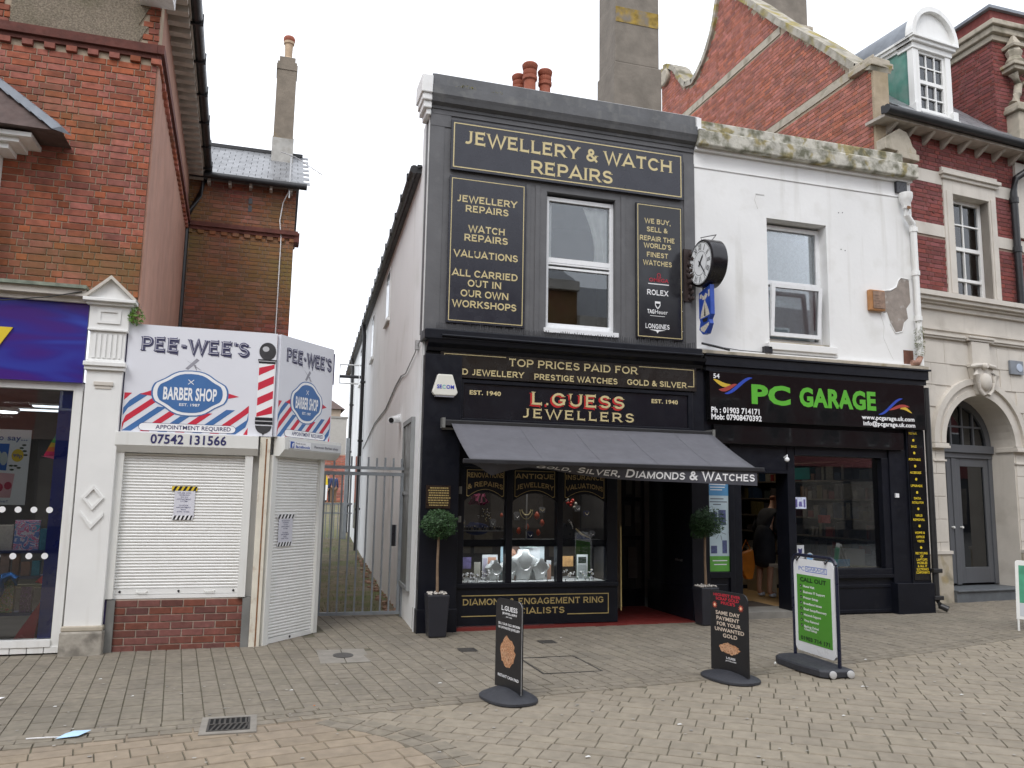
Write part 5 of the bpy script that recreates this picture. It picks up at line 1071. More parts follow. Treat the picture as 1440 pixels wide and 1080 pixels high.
# shop window
wn = MB(); FWN = FM
for a in ((2.24, 4.36, .50, .555, -.12, .03), (2.24, 2.335, .555, 1.95, -.12, .0), (4.215, 4.36, .555, 2.5, -.12, .0), (2.87, 2.95, .555, 1.95, -.12, .0), (3.54, 3.615, .555, 1.95, -.12, .0), (2.24, 4.215, 1.95, 2.5, -.12, .0)): wn.box(FM, *a)
SW = obj('shop_window', wn, black_paint, J, bevel=.005)
for i, (a, b) in enumerate(((2.335, 2.87), (2.95, 3.54), (3.615, 4.215))):
    pn = obj('pane', MB().box(FM, a, b, .555, 1.95, -.062, -.056), shop_glass, SW)
    zc = 1.66; mb = MB(); mb.prism(FM, [(a, 1.95), (a, 1.53)] + [(a + (b - a) * t, 1.53 + .115 * math.sin(math.pi * t) ** .75) for t in (0.03, .12, .25, .38, .5, .62, .75, .88, .97)] + [(b, 1.53), (b, 1.95)], -.05, -.03); obj('arched_header', mb, black_paint, SW)
    pts = [(a + .03, 1.92), (a + .03, 1.60)] + [(a + .03 + (b - a - .06) * t, 1.565 + .115 * math.sin(math.pi * t) ** .8) for t in (0.05, .15, .28, .4, .5, .6, .72, .85, .95)] + [(b - .03, 1.60), (b - .03, 1.92), (a + .03, 1.92)]
    cx_, cy_ = (a + b) / 2, 1.8; inn = [(cx_ + (x - cx_) * .975, cy_ + (y - cy_) * .955) for x, y in pts]; mb = MB(); mb.ring(FM, pts, inn, -.0298, -.028); obj('header_line', mb, gold_dim, SW, fix=False)
class ArcF:
    def __init__(s, uc, vc, hw, rise): s.a = (uc, vc, hw, rise)
    def p(s, u, v, w=0): uc, vc, hw, rise = s.a; t = (u - uc) / hw; return FM.p(u, v + rise * (1 - t * t), w)
mb = MB()
for a, b, t1, t2 in ((2.335, 2.87, 'RENOVATIONS', '& REPAIRS'), (2.95, 3.54, 'ANTIQUE', 'JEWELLERY'), (3.615, 4.215, 'INSURANCE', 'VALUATIONS')):
    c = (a + b) / 2; hw_ = (b - a) / 2; k = min(hw_ * .86, cop_len(t1) * .055); cop(mb, FM, t1, c - k, c + k, 1.825, .058, -.027, .2); cop(mb, ArcF(c, 0, hw_, .06), t2, c - hw_ * .84, c + hw_ * .84, 1.66, .058, -.027, .2)
obj('lettering', mb, M('gold_old', (.34, .24, .10), .45), SW, fix=False)
rs_ = P('stall_riser', J, black_paint, FM, (2.24, 4.36, .06, .50, -.12, .0))
mb = MB()
for a in ((2.33, 4.235, .405, .415), (4.225, 4.235, .165, .405), (2.33, 2.76, .165, .175), (3.68, 4.225, .165, .175)): mb.box(FM, *a, .0005, .003)
obj('border', mb, gold_dim, rs_); mb = MB(); cop(mb, FM, 'DIAMOND & ENGAGEMENT RING', 2.345, 4.165, .300, .072, .002, .18); cop(mb, FM, 'SPECIALISTS', 2.80, 3.64, .185, .072, .002, .18); obj('lettering', mb, M('gold_mid', (.42, .32, .13), .4), rs_, fix=False)
P('red_floor', J, red_tile, FW, (2.20, 5.40, -.05, .050, 9.60, 12.0))
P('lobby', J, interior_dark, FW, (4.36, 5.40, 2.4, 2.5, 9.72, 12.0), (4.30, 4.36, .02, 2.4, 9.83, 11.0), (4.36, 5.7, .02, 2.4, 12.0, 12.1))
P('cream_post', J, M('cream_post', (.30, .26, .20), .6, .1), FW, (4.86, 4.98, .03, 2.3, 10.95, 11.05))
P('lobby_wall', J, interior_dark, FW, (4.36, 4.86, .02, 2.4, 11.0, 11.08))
dr = P('shop_door', J, black_paint, FW, (5.02, 5.06, .05, 2.2, 11.1, 11.14), (5.38, 5.42, .05, 2.2, 11.1, 11.14), (5.06, 5.38, .05, .30, 11.1, 11.14), (5.06, 5.38, 1.0, 1.06, 11.1, 11.14), (5.06, 5.38, 1.56, 1.62, 11.1, 11.14))
P('pane', dr, shop_glass, FW, (5.06, 5.38, .30, 1.0, 11.115, 11.12), (5.06, 5.38, 1.06, 1.56, 11.115, 11.12))
for a in ((5.12, 5.22, 1.66, 2.1), (5.10, 5.20, 1.2, 1.5), (5.26, 5.34, 1.25, 1.48), (5.15, 5.30, .45, .9)): obj('sticker', MB().box(FW, a[0], a[1], a[2], a[3], 11.09, 11.095), M('faded_paper', (.09, .09, .09), .7, .2, 9), dr)
P('door_notice', dr, M('grey_paper', (.16, .16, .16), .7, .1), FW, (5.46, 5.66, 1.42, 1.70, 11.0, 11.004))
obj('hand_rail', MB().tube([FM.p(4.40, .2, .02), FM.p(4.395, 1.25, .02)], .008, 6), gold_dim, J)
P('letter_plate', J, M('steel', (.3, .3, .3), .3, metal=.8), FW, (5.385, 5.39, .78, .81, 9.9, 10.1))
for z, s_ in ((1.62, .06), (1.28, .05)): P('intercom', J, M('intercom_grey', (.2, .2, .19), .5), FM, (2.245, 2.295, z, z + s_ * 1.5, -.0, .02))

# display inside the window
velvet = M('display_cloth', (.62, .64, .64), .9, .08, 8); silver = M('silver', (.7, .7, .72), .25, .1, 20, metal=.8)
P('display_floor', J, velvet, FW, (2.34, 4.22, .50, .56, 9.78, 10.35)); P('display_back', J, M('back_brown', (.045, .036, .03), .8, .25, 5), FW, (2.25, 4.34, .5, 2.45, 10.75, 10.80)); P('display_side', J, interior_dark, FW, (2.235, 2.25, .5, 2.45, 9.82, 10.8), (4.26, 4.29, .5, 2.45, 9.83, 10.75))
P('display_ceiling', J, interior_dark, FW, (2.25, 4.34, 2.45, 2.5, 9.82, 10.8))
PS('glass_shelf', J, M('shelf_grey', (.22, .23, .24), .3, .1), FW, (2.30, 2.93, 1.165, 1.18, 9.85, 10.25), (2.96, 4.25, 1.045, 1.06, 9.85, 10.25))
PS('shelf_upright', J, M('bright_rail', (.4, .4, .42), .3, metal=.6), FW, (2.36, 2.375, 1.18, 1.85, 10.0, 10.015), (3.19, 3.205, .98, 1.9, 9.9, 9.915))
PS('curtain_panel', J, M('curtain_brown', (.10, .085, .065), .9, .2, 20), FW, (2.45, 2.65, .85, 1.12, 10.6, 10.61), (2.70, 2.95, .85, 1.12, 10.6, 10.61), (3.75, 4.2, .8, 1.0, 10.6, 10.61))
P('display_lip', J, black_paint, FW, (2.335, 4.215, .985, 1.07, 9.785, 9.797))
strip = thing('display_light', 'slim lit strip light above the jewellery display', 'light', (3.25, 10.0, 1.03)); obj('tube', MB().tube([(2.5, 9.88, 1.02), (4.1, 9.88, 1.02)], .008, 6), M('strip_glow', (.9, .95, 1.0), .5, 0, emit=.5), strip); obj('clip', MB().box(FW, 2.45, 4.15, 1.03, 1.04, 9.87, 9.89), silver, strip)
l = bpy.data.lights.new('strip_light', 'AREA'); l.shape = 'RECTANGLE'; l.size = 1.7; l.size_y = .05; l.energy = 4.6; l.color = (.93, .97, 1.0); o = bpy.data.objects.new('strip_light', l); COL.objects.link(o); o.location = (3.28, 9.825, 1.03); o.rotation_euler = (rad(22), 0, 0)
l2 = bpy.data.lights.new('header_fill', 'AREA'); l2.shape = 'RECTANGLE'; l2.size = 1.7; l2.size_y = .05; l2.energy = 4.0; l2.color = (1, .95, .88); o = bpy.data.objects.new('header_fill', l2); COL.objects.link(o); o.location = (3.28, 9.80, 1.93); o.rotation_euler = (rad(15), 0, 0)  # second lamp is added fill to brighten the upper display
fill_strip = thing('display_light', 'slim added fill light strip, unseen behind the arched window headers', 'light', (3.25, 9.8, 1.94)); obj('tube', MB().tube([(2.5, 9.80, 1.945), (4.1, 9.80, 1.945)], .006, 6), MATS['strip_glow'], fill_strip); obj('clip', MB().box(FW, 2.45, 4.15, 1.952, 1.958, 9.785, 9.81), silver, fill_strip)
def bust(label, x, y, z, s_, lean=0):
    t = thing('necklace_bust', label, 'necklace bust', (x, y, z), 'white necklace busts'); f = Fr((x, y, z), (1, 0, 0), (0, -1, 0))
    mb = MB(); pr_ = [(-.25, 0), (.25, 0), (.24, .1), (.30, .35), (.48, .62), (.42, .74), (.22, .84), (.16, 1), (-.16, 1), (-.22, .84), (-.42, .74), (-.48, .62), (-.30, .35), (-.24, .1)]
    P2 = [(a * s_, b * s_ * 1.05) for a, b in pr_]; n = len(P2)
    mb.add([(x + a, y - .03 * math.sin(b / s_ * 2) , z + b) for a, b in P2] + [(x + a, y + .05, z + b) for a, b in P2] + [(x + a * .6, y - .075 * math.sin(max(b / s_, .15) * 2.2), z + .04 + b * .88) for a, b in P2], [tuple(range(2 * n - 1, n - 1, -1)), tuple(range(2 * n, 3 * n))] + [(i, (i + 1) % n, n + (i + 1) % n, n + i) for i in range(n)] + [(i, 2 * n + i, 2 * n + (i + 1) % n, (i + 1) % n) for i in range(n)])
    obj('form', mb, velvet, t, smooth=True); obj('chain', MB().tube([(x + .22 * s_ * math.cos(a), y - .085, z + (.66 + .30 * math.sin(a)) * s_) for a in [math.pi + math.pi * k / 10 for k in range(11)]], .002, 4), silver, t); return t
bust('white necklace bust in front of a portrait card, first pane', 2.80, 9.95, .56, .23); bust('tall white necklace bust before the woman portrait', 3.18, 9.95, .56, .36); bust('small white necklace bust beside the middle mullion', 3.40, 9.95, .56, .25); bust('white necklace bust cut off by the first mullion', 3.00, 9.97, .56, .26)
def card(name, label, x0, x1, z0, z1, y, base, extra=(), cat='display card', edge=None):
    t = thing(name, label, cat, ((x0 + x1) / 2, y, z0)); f = Fr((0, y, 0), (1, 0, 0), (0, -1, 0)); P('board', t, base, f, (x0, x1, z0, z1, -.008, 0))
    for i, (nm, poly, m_) in enumerate(extra): obj(nm, MB().flat(f, poly, .001 + .0008 * i), m_, t)
    return t
pw_ = M('card_white', (.50, .52, .54), .5, .03); skin_p = M('skin_print', (.40, .22, .15), .5, .08, 12); hair_p = M('hair_print', (.10, .055, .04), .5, .2, 30)
cx0 = 3.10
card('portrait_poster', 'poster of a woman with long brown hair resting her chin on her hand', 2.96, 3.48, .56, .985, 10.02, pw_, (
    ('grey_field', [(3.14, .56), (3.48, .56), (3.48, .985), (3.14, .985)], M('pale_blue_print', (.42, .48, .50), .5)),
    ('hair', A_(3.06, .88, .115, .125, 200, -60, 12) + [(3.20, .70), (3.14, .68)], hair_p), ('face', A_(3.045, .865, .058, .082, 0, 360, 16)[:-1], skin_p), ('neck', [(3.01, .80), (3.09, .80), (3.12, .62), (3.02, .60)], skin_p),
    ('hand', [(3.02, .74), (3.08, .77), (3.11, .73), (3.13, .56), (3.06, .56)], M('hand_print', (.36, .19, .13), .5)), ('lips', [(3.025, .815), (3.065, .815), (3.045, .805)], M('lip_print', (.3, .06, .06), .5)),
    ('eyes', [(3.015, .875), (3.035, .875), (3.035, .882), (3.015, .882)], hair_p), ('eye', [(3.055, .875), (3.075, .875), (3.075, .882), (3.055, .882)], hair_p), ('panel', [(3.26, .80), (3.42, .80), (3.42, .96), (3.26, .96)], pw_)))
card('price_board', 'grey price board hanging from the shelf over the portrait poster', 3.20, 3.34, .965, 1.035, 9.93, M('board_grey', (.22, .27, .27), .5))
card('display_card', 'white card with a small portrait leaning behind the first necklace bust', 2.66, 2.86, .56, .87, 10.02, pw_, (('picture', [(2.73, .74), (2.84, .74), (2.84, .84), (2.73, .84)], skin_p), ('tint', [(2.67, .6), (2.72, .6), (2.72, .83), (2.67, .83)], M('lilac', (.35, .33, .42), .5))))
card('display_card', 'cream blank card behind the silver watches in the first pane', 2.56, 2.64, .60, .78, 10.03, M('cream_card', (.32, .31, .27), .6)); card('display_card', 'tall pale blue card behind the first mullion', 2.90, 2.96, .56, .98, 10.03, M('sky_card', (.3, .42, .48), .6))
card('display_card', 'purple leaflet behind the silver watches in the first pane', 2.38, 2.52, .70, .84, 10.03, M('purple_card', (.10, .08, .2), .6, .4, 25)); card('display_card', 'card showing hands, beside the middle mullion', 3.50, 3.56, .60, .80, 9.98, pw_, (('hand', [(3.51, .56), (3.56, .56), (3.56, .74), (3.53, .76), (3.505, .70)], skin_p),))
card('framed_card', 'orange picture card in the third pane', 3.72, 3.87, .72, .85, 10.0, M('orange_card', (.45, .26, .10), .5, .3, 25)); t = card('framed_card', 'white framed card standing among watches in the third pane', 3.92, 4.07, .56, .87, 10.0, pw_, (('black_field', [(3.94, .76), (4.05, .76), (4.05, .84), (3.94, .84)], dark_p), ('grey_field', [(3.935, .58), (4.055, .58), (4.055, .74), (3.935, .74)], M('cg', (.35, .36, .38), .5))))
rnd = random.Random(9)
def watch(x, y, z, s_, mat, lb, grp):
    t = thing('watch', lb, 'watch', (x, y, z), grp); obj('stand', MB().tube([(x, y, z), (x, y + .01, z + s_ * 1.5)], s_ * .35, 6), velvet if rnd.random() < .5 else dark_p, t); obj('strap', MB().lathe((x, y - .004, z + s_ * 1.5), [(s_ * .8, -s_ * .25), (s_ * .9, 0), (s_ * .8, s_ * .25)], 10, (0, .3, 1)), mat, t, smooth=True); obj('dial', MB().lathe((x, y - s_ * .9, z + s_ * 1.5), [(s_ * .6, 0), (s_ * .5, .006)], 12, (0, -1, .3)), white_letter if rnd.random() < .6 else silver, t)
for i in range(22): watch(2.37 + rnd.random() * .34, 9.86 + rnd.random() * .12, .56 + rnd.random() * .10, rnd.uniform(.014, .024), silver if rnd.random() < .7 else gold, 'small wrist watch in the crowded tray of the first pane', 'watches in the first pane')
for i in range(26): watch(3.66 + rnd.random() * .5, 9.86 + rnd.random() * .12, .56 + rnd.random() * .10, rnd.uniform(.013, .022), silver if rnd.random() < .75 else gold, 'small wrist watch standing in the third pane', 'watches in the third pane')
for i in range(16): 
    x = 2.38 + .032 * i; t = thing('ring_box', 'small ring box on the upper shelf of the first pane', 'ring box', (x, 9.9, 1.18), 'ring boxes on the upper shelf'); obj('box', MB().box(FW, x, x + .024, 1.18, 1.20 + rnd.random() * .02, 9.88, 9.92), dark_p if i % 3 else interior_mid, t); obj('ring', MB().ball((x + .012, 9.89, 1.21 + rnd.random() * .02), .006, 6), silver if i % 4 else gold, t)
t = thing('necklace_bust', 'blue velvet display hump on the upper shelf', 'display', (2.58, 10.0, 1.18)); obj('form', MB().ball((2.58, 10.02, 1.19), .13, 14, (1.3, .4, .6)), M('velvet_blue', (.01, .015, .06), .8), t, smooth=True)
for i in range(34): a = rnd.random() * 6.28; r_ = .09 * rnd.random() ** .5; x = 2.66 + r_ * math.cos(a); z = 1.37 + r_ * .95 * math.sin(a); o = obj('bead', MB().ball((x, 9.95, z), .006, 6), silver if i % 3 else gold, None); tag(o, 'tiny sparkling bead of the hanging bead cluster, first pane', 'bead', 'beads of the hanging cluster')
t = thing('ribbon', 'magenta ribbon bunch high in the first pane', 'ribbon', (2.55, 10.1, 1.55))
for k in range(7): a = k * .9; obj('loop', MB().tube([(2.50 + .03 * k, 10.1, 1.62), (2.48 + .035 * k + .05 * math.cos(a), 10.05, 1.56 + .05 * math.sin(a)), (2.50 + .03 * k, 10.1, 1.50)], .022, 6), M('ribbon_red', (.16, .01, .05), .5, .3, 20), t, smooth=True)
orange = M('coral', (.42, .07, .03), .35, .2, 20)
for k, (x, z, s_) in enumerate(((3.35, 1.36, .05), (3.42, 1.27, .045), (3.22, 1.22, .04), (3.11, 1.17, .042), (3.37, 1.15, .04), (3.00, 1.36, .035), (2.88, 1.36, .03))):
    t = thing('pendant', ('tall coral pendant high in the middle pane', 'coral pendant beside the mullion, middle pane', 'coral pendant near the shelf upright', 'round coral pendant low beside the first mullion', 'dark coral pendant just above the shelf', 'narrow coral pendant close to the first mullion', 'coral pendant hanging in front of the first mullion')[k], 'pendant', (x, 9.95, z)); obj('drop', MB().lathe((x, 9.95, z - s_), [(.004, 0), (s_ * .6, s_ * .5), (s_ * .7, s_ * 1.1), (s_ * .4, s_ * 1.8), (.005, s_ * 2.1)], 10), orange, t, smooth=True); obj('thread', MB().tube([(x, 9.95, z + s_), (x, 9.95, 1.60)], .0015, 4), dark_p, t)
t = thing('gold_necklace', 'gold necklace hanging high in the middle pane', 'necklace', (3.19, 9.9, 1.35)); obj('chain', MB().tube([(3.19 + .085 * math.cos(a), 9.9, 1.44 + .12 * math.sin(a)) for a in [math.pi * 1.0 + math.pi * k / 14 for k in range(15)]], .006, 5), gold, t); obj('chain', MB().tube([(3.19 + .06 * math.cos(a), 9.89, 1.44 + .07 * math.sin(a)) for a in [math.pi + math.pi * k / 12 for k in range(13)]], .008, 5), gold, t)
for k, (x, z, w_) in enumerate(((3.74, 1.57, 0), (3.75, 1.53, 1), (3.79, 1.50, 1), (3.82, 1.56, 1), (3.86, 1.52, 0), (3.84, 1.475, 0), (3.80, 1.535, 1))): o = obj('bauble', MB().ball((x, 9.9, z), .024, 10), M('bauble_red', (.48, .03, .015), .3) if w_ else M('bauble_white', (.6, .58, .52), .3), None, smooth=True); tag(o, ('pale bauble at the top of the hanging cluster', 'red bauble just under the top pale one', 'lowest red bauble of the cluster', 'largest looking red bauble by the mullion side', 'pale bauble at the outer edge of the cluster', 'lowest pale bauble of the cluster', 'red bauble in the middle of the cluster')[k], 'bauble', 'baubles of the hanging cluster')
for k in range(11):
    x = (2.40, 2.53, 2.80, 3.02, 3.12, 3.30, 3.46, 3.68, 3.95, 4.08, 4.16)[k]; z = (1.20, 1.19, 1.22, 1.07, 1.30, 1.07, 1.40, 1.30, 1.42, 1.36, 1.10)[k]; h_ = rnd.uniform(.07, .11)
    t = thing('necklace_pad', 'small dark velvet pad with a fine chain in the upper part of the jewellers window', 'necklace pad', (x, 10.1, z), 'velvet pads in the upper window'); obj('pad', MB().prism(Fr((0, 10.06, 0), (1, 0, 0), (0, -1, 0)), [(x - .035, z), (x + .035, z), (x + .045, z + h_ * .8), (x + .02, z + h_), (x - .02, z + h_), (x - .045, z + h_ * .8)], -.02, 0), MATS['velvet_blue'] if k % 2 else M('pad_grey', (.12, .12, .13), .8), t)
    obj('chain', MB().tube([(x + .024 * math.cos(a), 10.055, z + h_ * .7 + h_ * .4 * math.sin(a)) for a in [math.pi + math.pi * j / 9 for j in range(10)]], .0035, 4), silver if k % 3 else gold, t); obj('pendant', MB().ball((x, 10.05, z + h_ * .28), .007, 6), white_letter, t)
for k in range(14):
    x = 2.40 + .128 * k + rnd.uniform(-.02, .02); o = obj('price_ticket', MB().box(FW, x, x + .018, .562, .582, 9.80, 9.803), white_letter); tag(o, 'tiny white price ticket along the front edge of the jewellers display', 'price ticket', 'price tickets along the display edge')
t = thing('jewellery_stand', 'dark stand draped with silver and gold bracelets in the third pane', 'stand', (3.85, 9.95, 1.06)); obj('stand', MB().prism(Fr((0, 9.95, 0), (1, 0, 0), (0, -1, 0)), [(3.66, 1.065), (4.14, 1.065), (3.98, 1.12), (3.86, 1.26), (3.74, 1.27), (3.67, 1.18)], -.1, 0), dark_p, t); obj('bracelet', MB().tube([(3.78, 9.94, 1.31), (3.82, 9.94, 1.27), (3.84, 9.94, 1.20)], [.018, .014, .008], 6), silver, t, smooth=True); obj('bracelet', MB().tube([(3.88, 9.94, 1.20), (3.96, 9.94, 1.13), (4.08, 9.93, 1.08)], [.010, .014, .006], 6), gold, t, smooth=True)
# chimney and pots
cs = P('chimney', J, M('render_brown', (.20, .175, .145), .9, .2, 4, .01, 14, dirt=((.12, .105, .085), .6, 2.5, .5)), FW, (5.34, 6.235, 6.4, 9.05, 12.0, 12.77), (5.365, 6.20, 9.05, 11.2, 12.02, 12.75), bevel=.02)
obj('lichen_patch', MB().box(FW, 5.37, 6.19, 9.80, 10.08, 12.012, 12.0195), M('lichen_yellow', (.28, .19, .04), .95, .5, 9, dirt=((.2, .175, .145), 1.0, 5, .44)), cs)
pt_prof = [(.10, 0), (.10, .06), (.085, .09), (.085, .30), (.105, .32), (.105, .37), (.09, .38), (.10, .40), (.10, .45), (.085, .46), (.105, .48), (.115, .54), (.10, .56), (.075, .56)]
stk = P('pot_stack', J, MATS['render_brown'], FW, (3.35, 4.15, 6.6, 7.78, 11.35, 12.0))
for x, y, s_ in ((3.56, 11.78, 1.0), (3.66, 11.50, 1.12), (3.93, 11.55, 1.05)): obj('chimney_pot', MB().lathe((x, y, 7.78), [(r_ * s_, z * s_) for r_, z in pt_prof], 16), terracotta, stk, smooth=True)
obj('lead_cap', MB().lathe((4.05, 11.9, 7.78), [(.06, 0), (.05, .05)], 10), lead, stk)

# ============================================================ WHITE BUILDING WITH THE COMPUTER SHOP
K = thing('computer_shop_building', 'white rendered building with mossy parapet over the black computer shopfront', 'building', (7.4, 9.9, 0))
P('front_wall', K, white_render, FM, (5.53, 6.69, 3.56, 6.52, -.3, -.002), (7.70, 9.27, 3.56, 6.52, -.3, -.002), (6.69, 7.70, 3.56, 3.80, -.3, -.002), (6.69, 7.70, 5.635, 6.52, -.3, -.002))
P('frieze_line', K, white_render, FM, (5.53, 9.05, 6.24, 6.262, 0, .012))
P('end_wall', K, white_render, FM, (9.0, 9.27, 0, 6.5, -3, -.31))
pp = P('parapet', K, lichen_stone, FM, (5.53, 9.30, 6.52, 6.74, -.3, .16), (5.60, 9.10, 6.74, 6.92, -.3, .07), bevel=.02)
P('parapet_end', K, white_render, FM, (5.53, 5.60, 6.74, 6.93, -.28, .10), (5.53, 5.63, 6.735, 6.745, -.1, .163))
P('parapet_bed', K, white_render, FM, (5.53, 9.26, 6.48, 6.52, 0, .06))
sill = P('window_sill', K, white_render, FM, (6.62, 7.76, 3.70, 3.80, -.18, .08), (6.60, 7.80, 3.66, 3.70, -.1, .05), bevel=.008)
W2 = sash(K, FM, 6.69, 7.70, 3.84, 5.60, .17, meet=4.74, wf=.065)
P('sill_drip', K, stone_dirty, FM, (6.69, 7.70, 3.80, 3.84, -.16, -.02))
drape(W2, FM, 6.76, 7.64, 4.78, 5.53, -.255, net, 34, .010); drape(W2, FM, 6.76, 7.64, 3.92, 4.70, -.27, net, 30, .010)
# lower light opened as a hopper
h0 = MB(); fr_t = Fr(FM.p(0, 3.93, -.10), (1, 0, 0), (0, -1, 0)); fr_t.Z = Vector((0, -math.sin(rad(5)), math.cos(rad(5))))
for a in ((6.76, 7.60, 0, .055), (6.76, 7.60, .70, .755), (6.76, 6.815, .055, .70), (7.545, 7.60, .055, .70)): h0.box(fr_t, *a, -.02, .03)
obj('open_sash', h0, white_pvc, W2); obj('open_pane', MB().box(fr_t, 6.815, 7.545, .055, .70, .0, .006), win_glass, W2)
P('fascia_cornice', K, black_paint, FM, (5.57, 9.27, 3.40, 3.53, -.1, .16), (5.60, 9.26, 3.33, 3.40, -.1, .12), (5.57, 9.30, 3.53, 3.555, -.1, .19))
P('ledge_top', K, stone_dirty, FM, (5.53, 9.27, 3.556, 3.60, -.02, .17))
P('fascia', K, black_paint, FM, (5.60, 9.27, 2.35, 3.33, -.2, .0))
P('cornice_edge', K, white_render, FM, (5.55, 9.26, 3.60, 3.64, 0, .06))
P('dark_band', K, black_gloss, FM, (5.74, 8.85, 2.36, 2.61, .0, .07), bevel=.004)
T = thing('shop_sign', 'glossy black sign with green PC GARAGE letters and coloured swooshes', 'sign', (7.4, 9.6, 2.66))
P('sign_board', T, black_gloss, FM, (5.655, 9.215, 2.665, 3.325, .0, .12), bevel=.003)
mb = MB(); txt(mb, FM, 'PC', 6.295, 6.915, 2.925, .255, .122, .045); txt(mb, FM, 'GARAGE', 7.06, 8.345, 2.925, .255, .122, .045); obj('lettering', mb, green_letter, T, fix=False)
mb = MB(); txt(mb, FM, 'Ph : 01903 714171', 5.626, 6.369, 2.767, .074, .122, .03); txt(mb, FM, 'Mob: 07908470392', 5.626, 6.40, 2.675, .074, .1225, .03); txt(mb, FM, 'www.pcgarage.uk.com', 8.09, 9.01, 2.782, .060, .122, .03); txt(mb, FM, 'info@pcgarage.uk.com', 8.112, 9.018, 2.695, .060, .1225, .03); txt(mb, FM, '54', 5.665, 5.76, 3.232, .062, .122, .02)
for i in range(len(mb.v)): x, y, z = mb.v[i]; mb.v[i] = (x + .045 if x < 7 else x, y, z)
obj('lettering', mb, white_letter, T, fix=False)
def sw(x0, z0, x1, z1, th, bend):
    n = 12; up, dn = [], []
    for i in range(n + 1):
        t = i / n; x = x0 + (x1 - x0) * t; z = z0 + (z1 - z0) * (3 * t * t - 2 * t ** 3) + bend * math.sin(math.pi * t); w_ = th * math.sin(math.pi * min(t * .97 + .015, 1)) ** .7
        up.append((x, z + w_)); dn.append((x, z - w_))
    return up, dn
def swmb(mb, w_, *a):
    up, dn = sw(*a); n = len(up); mb.add([FM.p(x, z, w_) for x, z in up + dn], [(i, i + 1, n + i + 1, n + i) for i in range(n - 1)])
a = MB(); swmb(a, .1222, 5.71, 3.215, 5.97, 3.155, .030, -.03); swmb(a, .1222, 8.765, 2.955, 8.97, 2.905, .022, .03); obj('swoosh', a, M('sw_yellow', (.62, .42, .04), .4), T, fix=False)
a = MB(); swmb(a, .1228, 5.79, 3.08, 6.07, 3.165, .030, -.02); swmb(a, .1228, 8.57, 2.93, 8.93, 2.99, .024, .03); obj('swoosh', a, M('sw_red', (.36, .05, .04), .4), T, fix=False)
a = MB(); swmb(a, .1234, 5.88, 3.03, 6.31, 3.265, .030, .0); swmb(a, .1234, 8.385, 2.86, 8.815, 3.105, .026, .0); obj('swoosh', a, M('sw_blue', (.02, .06, .42), .4), T, fix=False)
# door and window of the computer shop
P('door_frame', K, black_paint, FM, (6.02, 6.19, .0, 2.36, -.3, -.02), (6.93, 7.05, .0, 2.36, -.3, -.02), (6.19, 6.93, 2.02, 2.36, -.2, -.03), bevel=.004)
P('door_transom_bar', K, black_paint, FM, (6.19, 6.93, 1.98, 2.02, -.22, -.0))
P('poster_case', K, black_paint, FM, (5.60, 5.672, .05, 2.0, -.1, .03), (5.975, 6.05, .05, 2.0, -.1, .03), (5.672, 5.975, .58, .66, -.1, .03), (5.672, 5.975, .05, .58, -.1, .0), (5.672, 5.975, 1.86, 2.36, -.1, .0), bevel=.004)
P('case_panel', K, black_paint, FM, (5.71, 5.94, .12, .50, .0, .015), bevel=.01)
T = thing('poster', 'pale blue phone repair poster with a green foot beside the computer shop door', 'poster', (5.82, 9.69, .67)); P('board', T, M('poster_pale', (.55, .68, .74), .4, .05, 6), FM, (5.674, 5.973, .665, 1.86, .0, .008))
mb = MB(); mb.box(FM, 5.674, 5.973, .665, .865, .0082, .0095); obj('green_band', mb, M('band_green', (.12, .38, .06), .4, .1, 9), T)
mb = MB(); mb.box(FM, 5.674, 5.973, 1.66, 1.86, .0082, .0095); obj('blue_band', mb, M('band_blue', (.10, .30, .55), .4, .1, 9), T)
mb = MB()
for a in ((5.70, 5.80, 1.24, 1.44), (5.82, 5.93, 1.27, 1.47), (5.70, 5.79, .90, 1.00), (5.87, 5.94, .90, 1.07)): mb.box(FM, *a, .0082, .010)
obj('phones', mb, M('phone_print', (.10, .12, .25), .3, .4, 25), T)
mb = MB()
for z, a, b in ((1.80, 5.69, 5.93), (1.765, 5.70, 5.92), (1.73, 5.70, 5.88), (.80, 5.72, 5.94), (.75, 5.74, 5.93)): mb.box(FM, a, b, z, z + .012, .0096, .0105)
obj('print_lines', mb, white_letter, T); mb = MB()
for z, a, b in ((1.61, 5.70, 5.90), (1.57, 5.69, 5.95), (1.535, 5.74, 5.86)): mb.box(FM, a, b, z, z + .014, .0082, .0095)
for k in range(6): mb.tube([FM.p(5.84 + .03 * math.cos(k), 1.17 + .03 * math.sin(k), .009), FM.p(5.84 + .09 * math.cos(k), 1.15 + .08 * math.sin(k), .009)], .003, 4)
obj('print_lines', mb, M('grey_ink', (.15, .18, .22), .5), T)
KW = P('shop_window', K, black_paint, FM, (7.05, 8.62, .60, .68, -.2, .0), (7.05, 8.62, 2.24, 2.36, -.2, -.01), (8.50, 8.62, .68, 2.24, -.2, .0), bevel=.004)
obj('pane', MB().box(FM, 7.05, 8.50, .68, 2.24, -.10, -.094), glass('pc_glass', (.90, .92, .92), .0), KW)
P('stall_riser', K, black_paint, FM, (7.05, 8.62, .0, .60, -.2, -.03), (7.08, 8.58, .08, .12, -.03, -.015), (7.08, 8.58, .42, .46, -.03, -.015), (7.05, 8.62, .555, .60, -.03, .015), bevel=.003)
P('shop_pilaster', K, black_paint, FM, (8.62, 8.92, .0, 2.36, -.2, .02), (8.92, 9.24, .0, 2.665, -.2, .045), (8.60, 9.24, .0, .48, -.2, .10), bevel=.006)
T = thing('service_sign', 'tall narrow black panel listing services in small yellow letters', 'sign', (9.05, 9.64, .53)); P('sign_board', T, black_gloss, FM, (8.94, 9.20, .52, 2.66, .0455, .055))
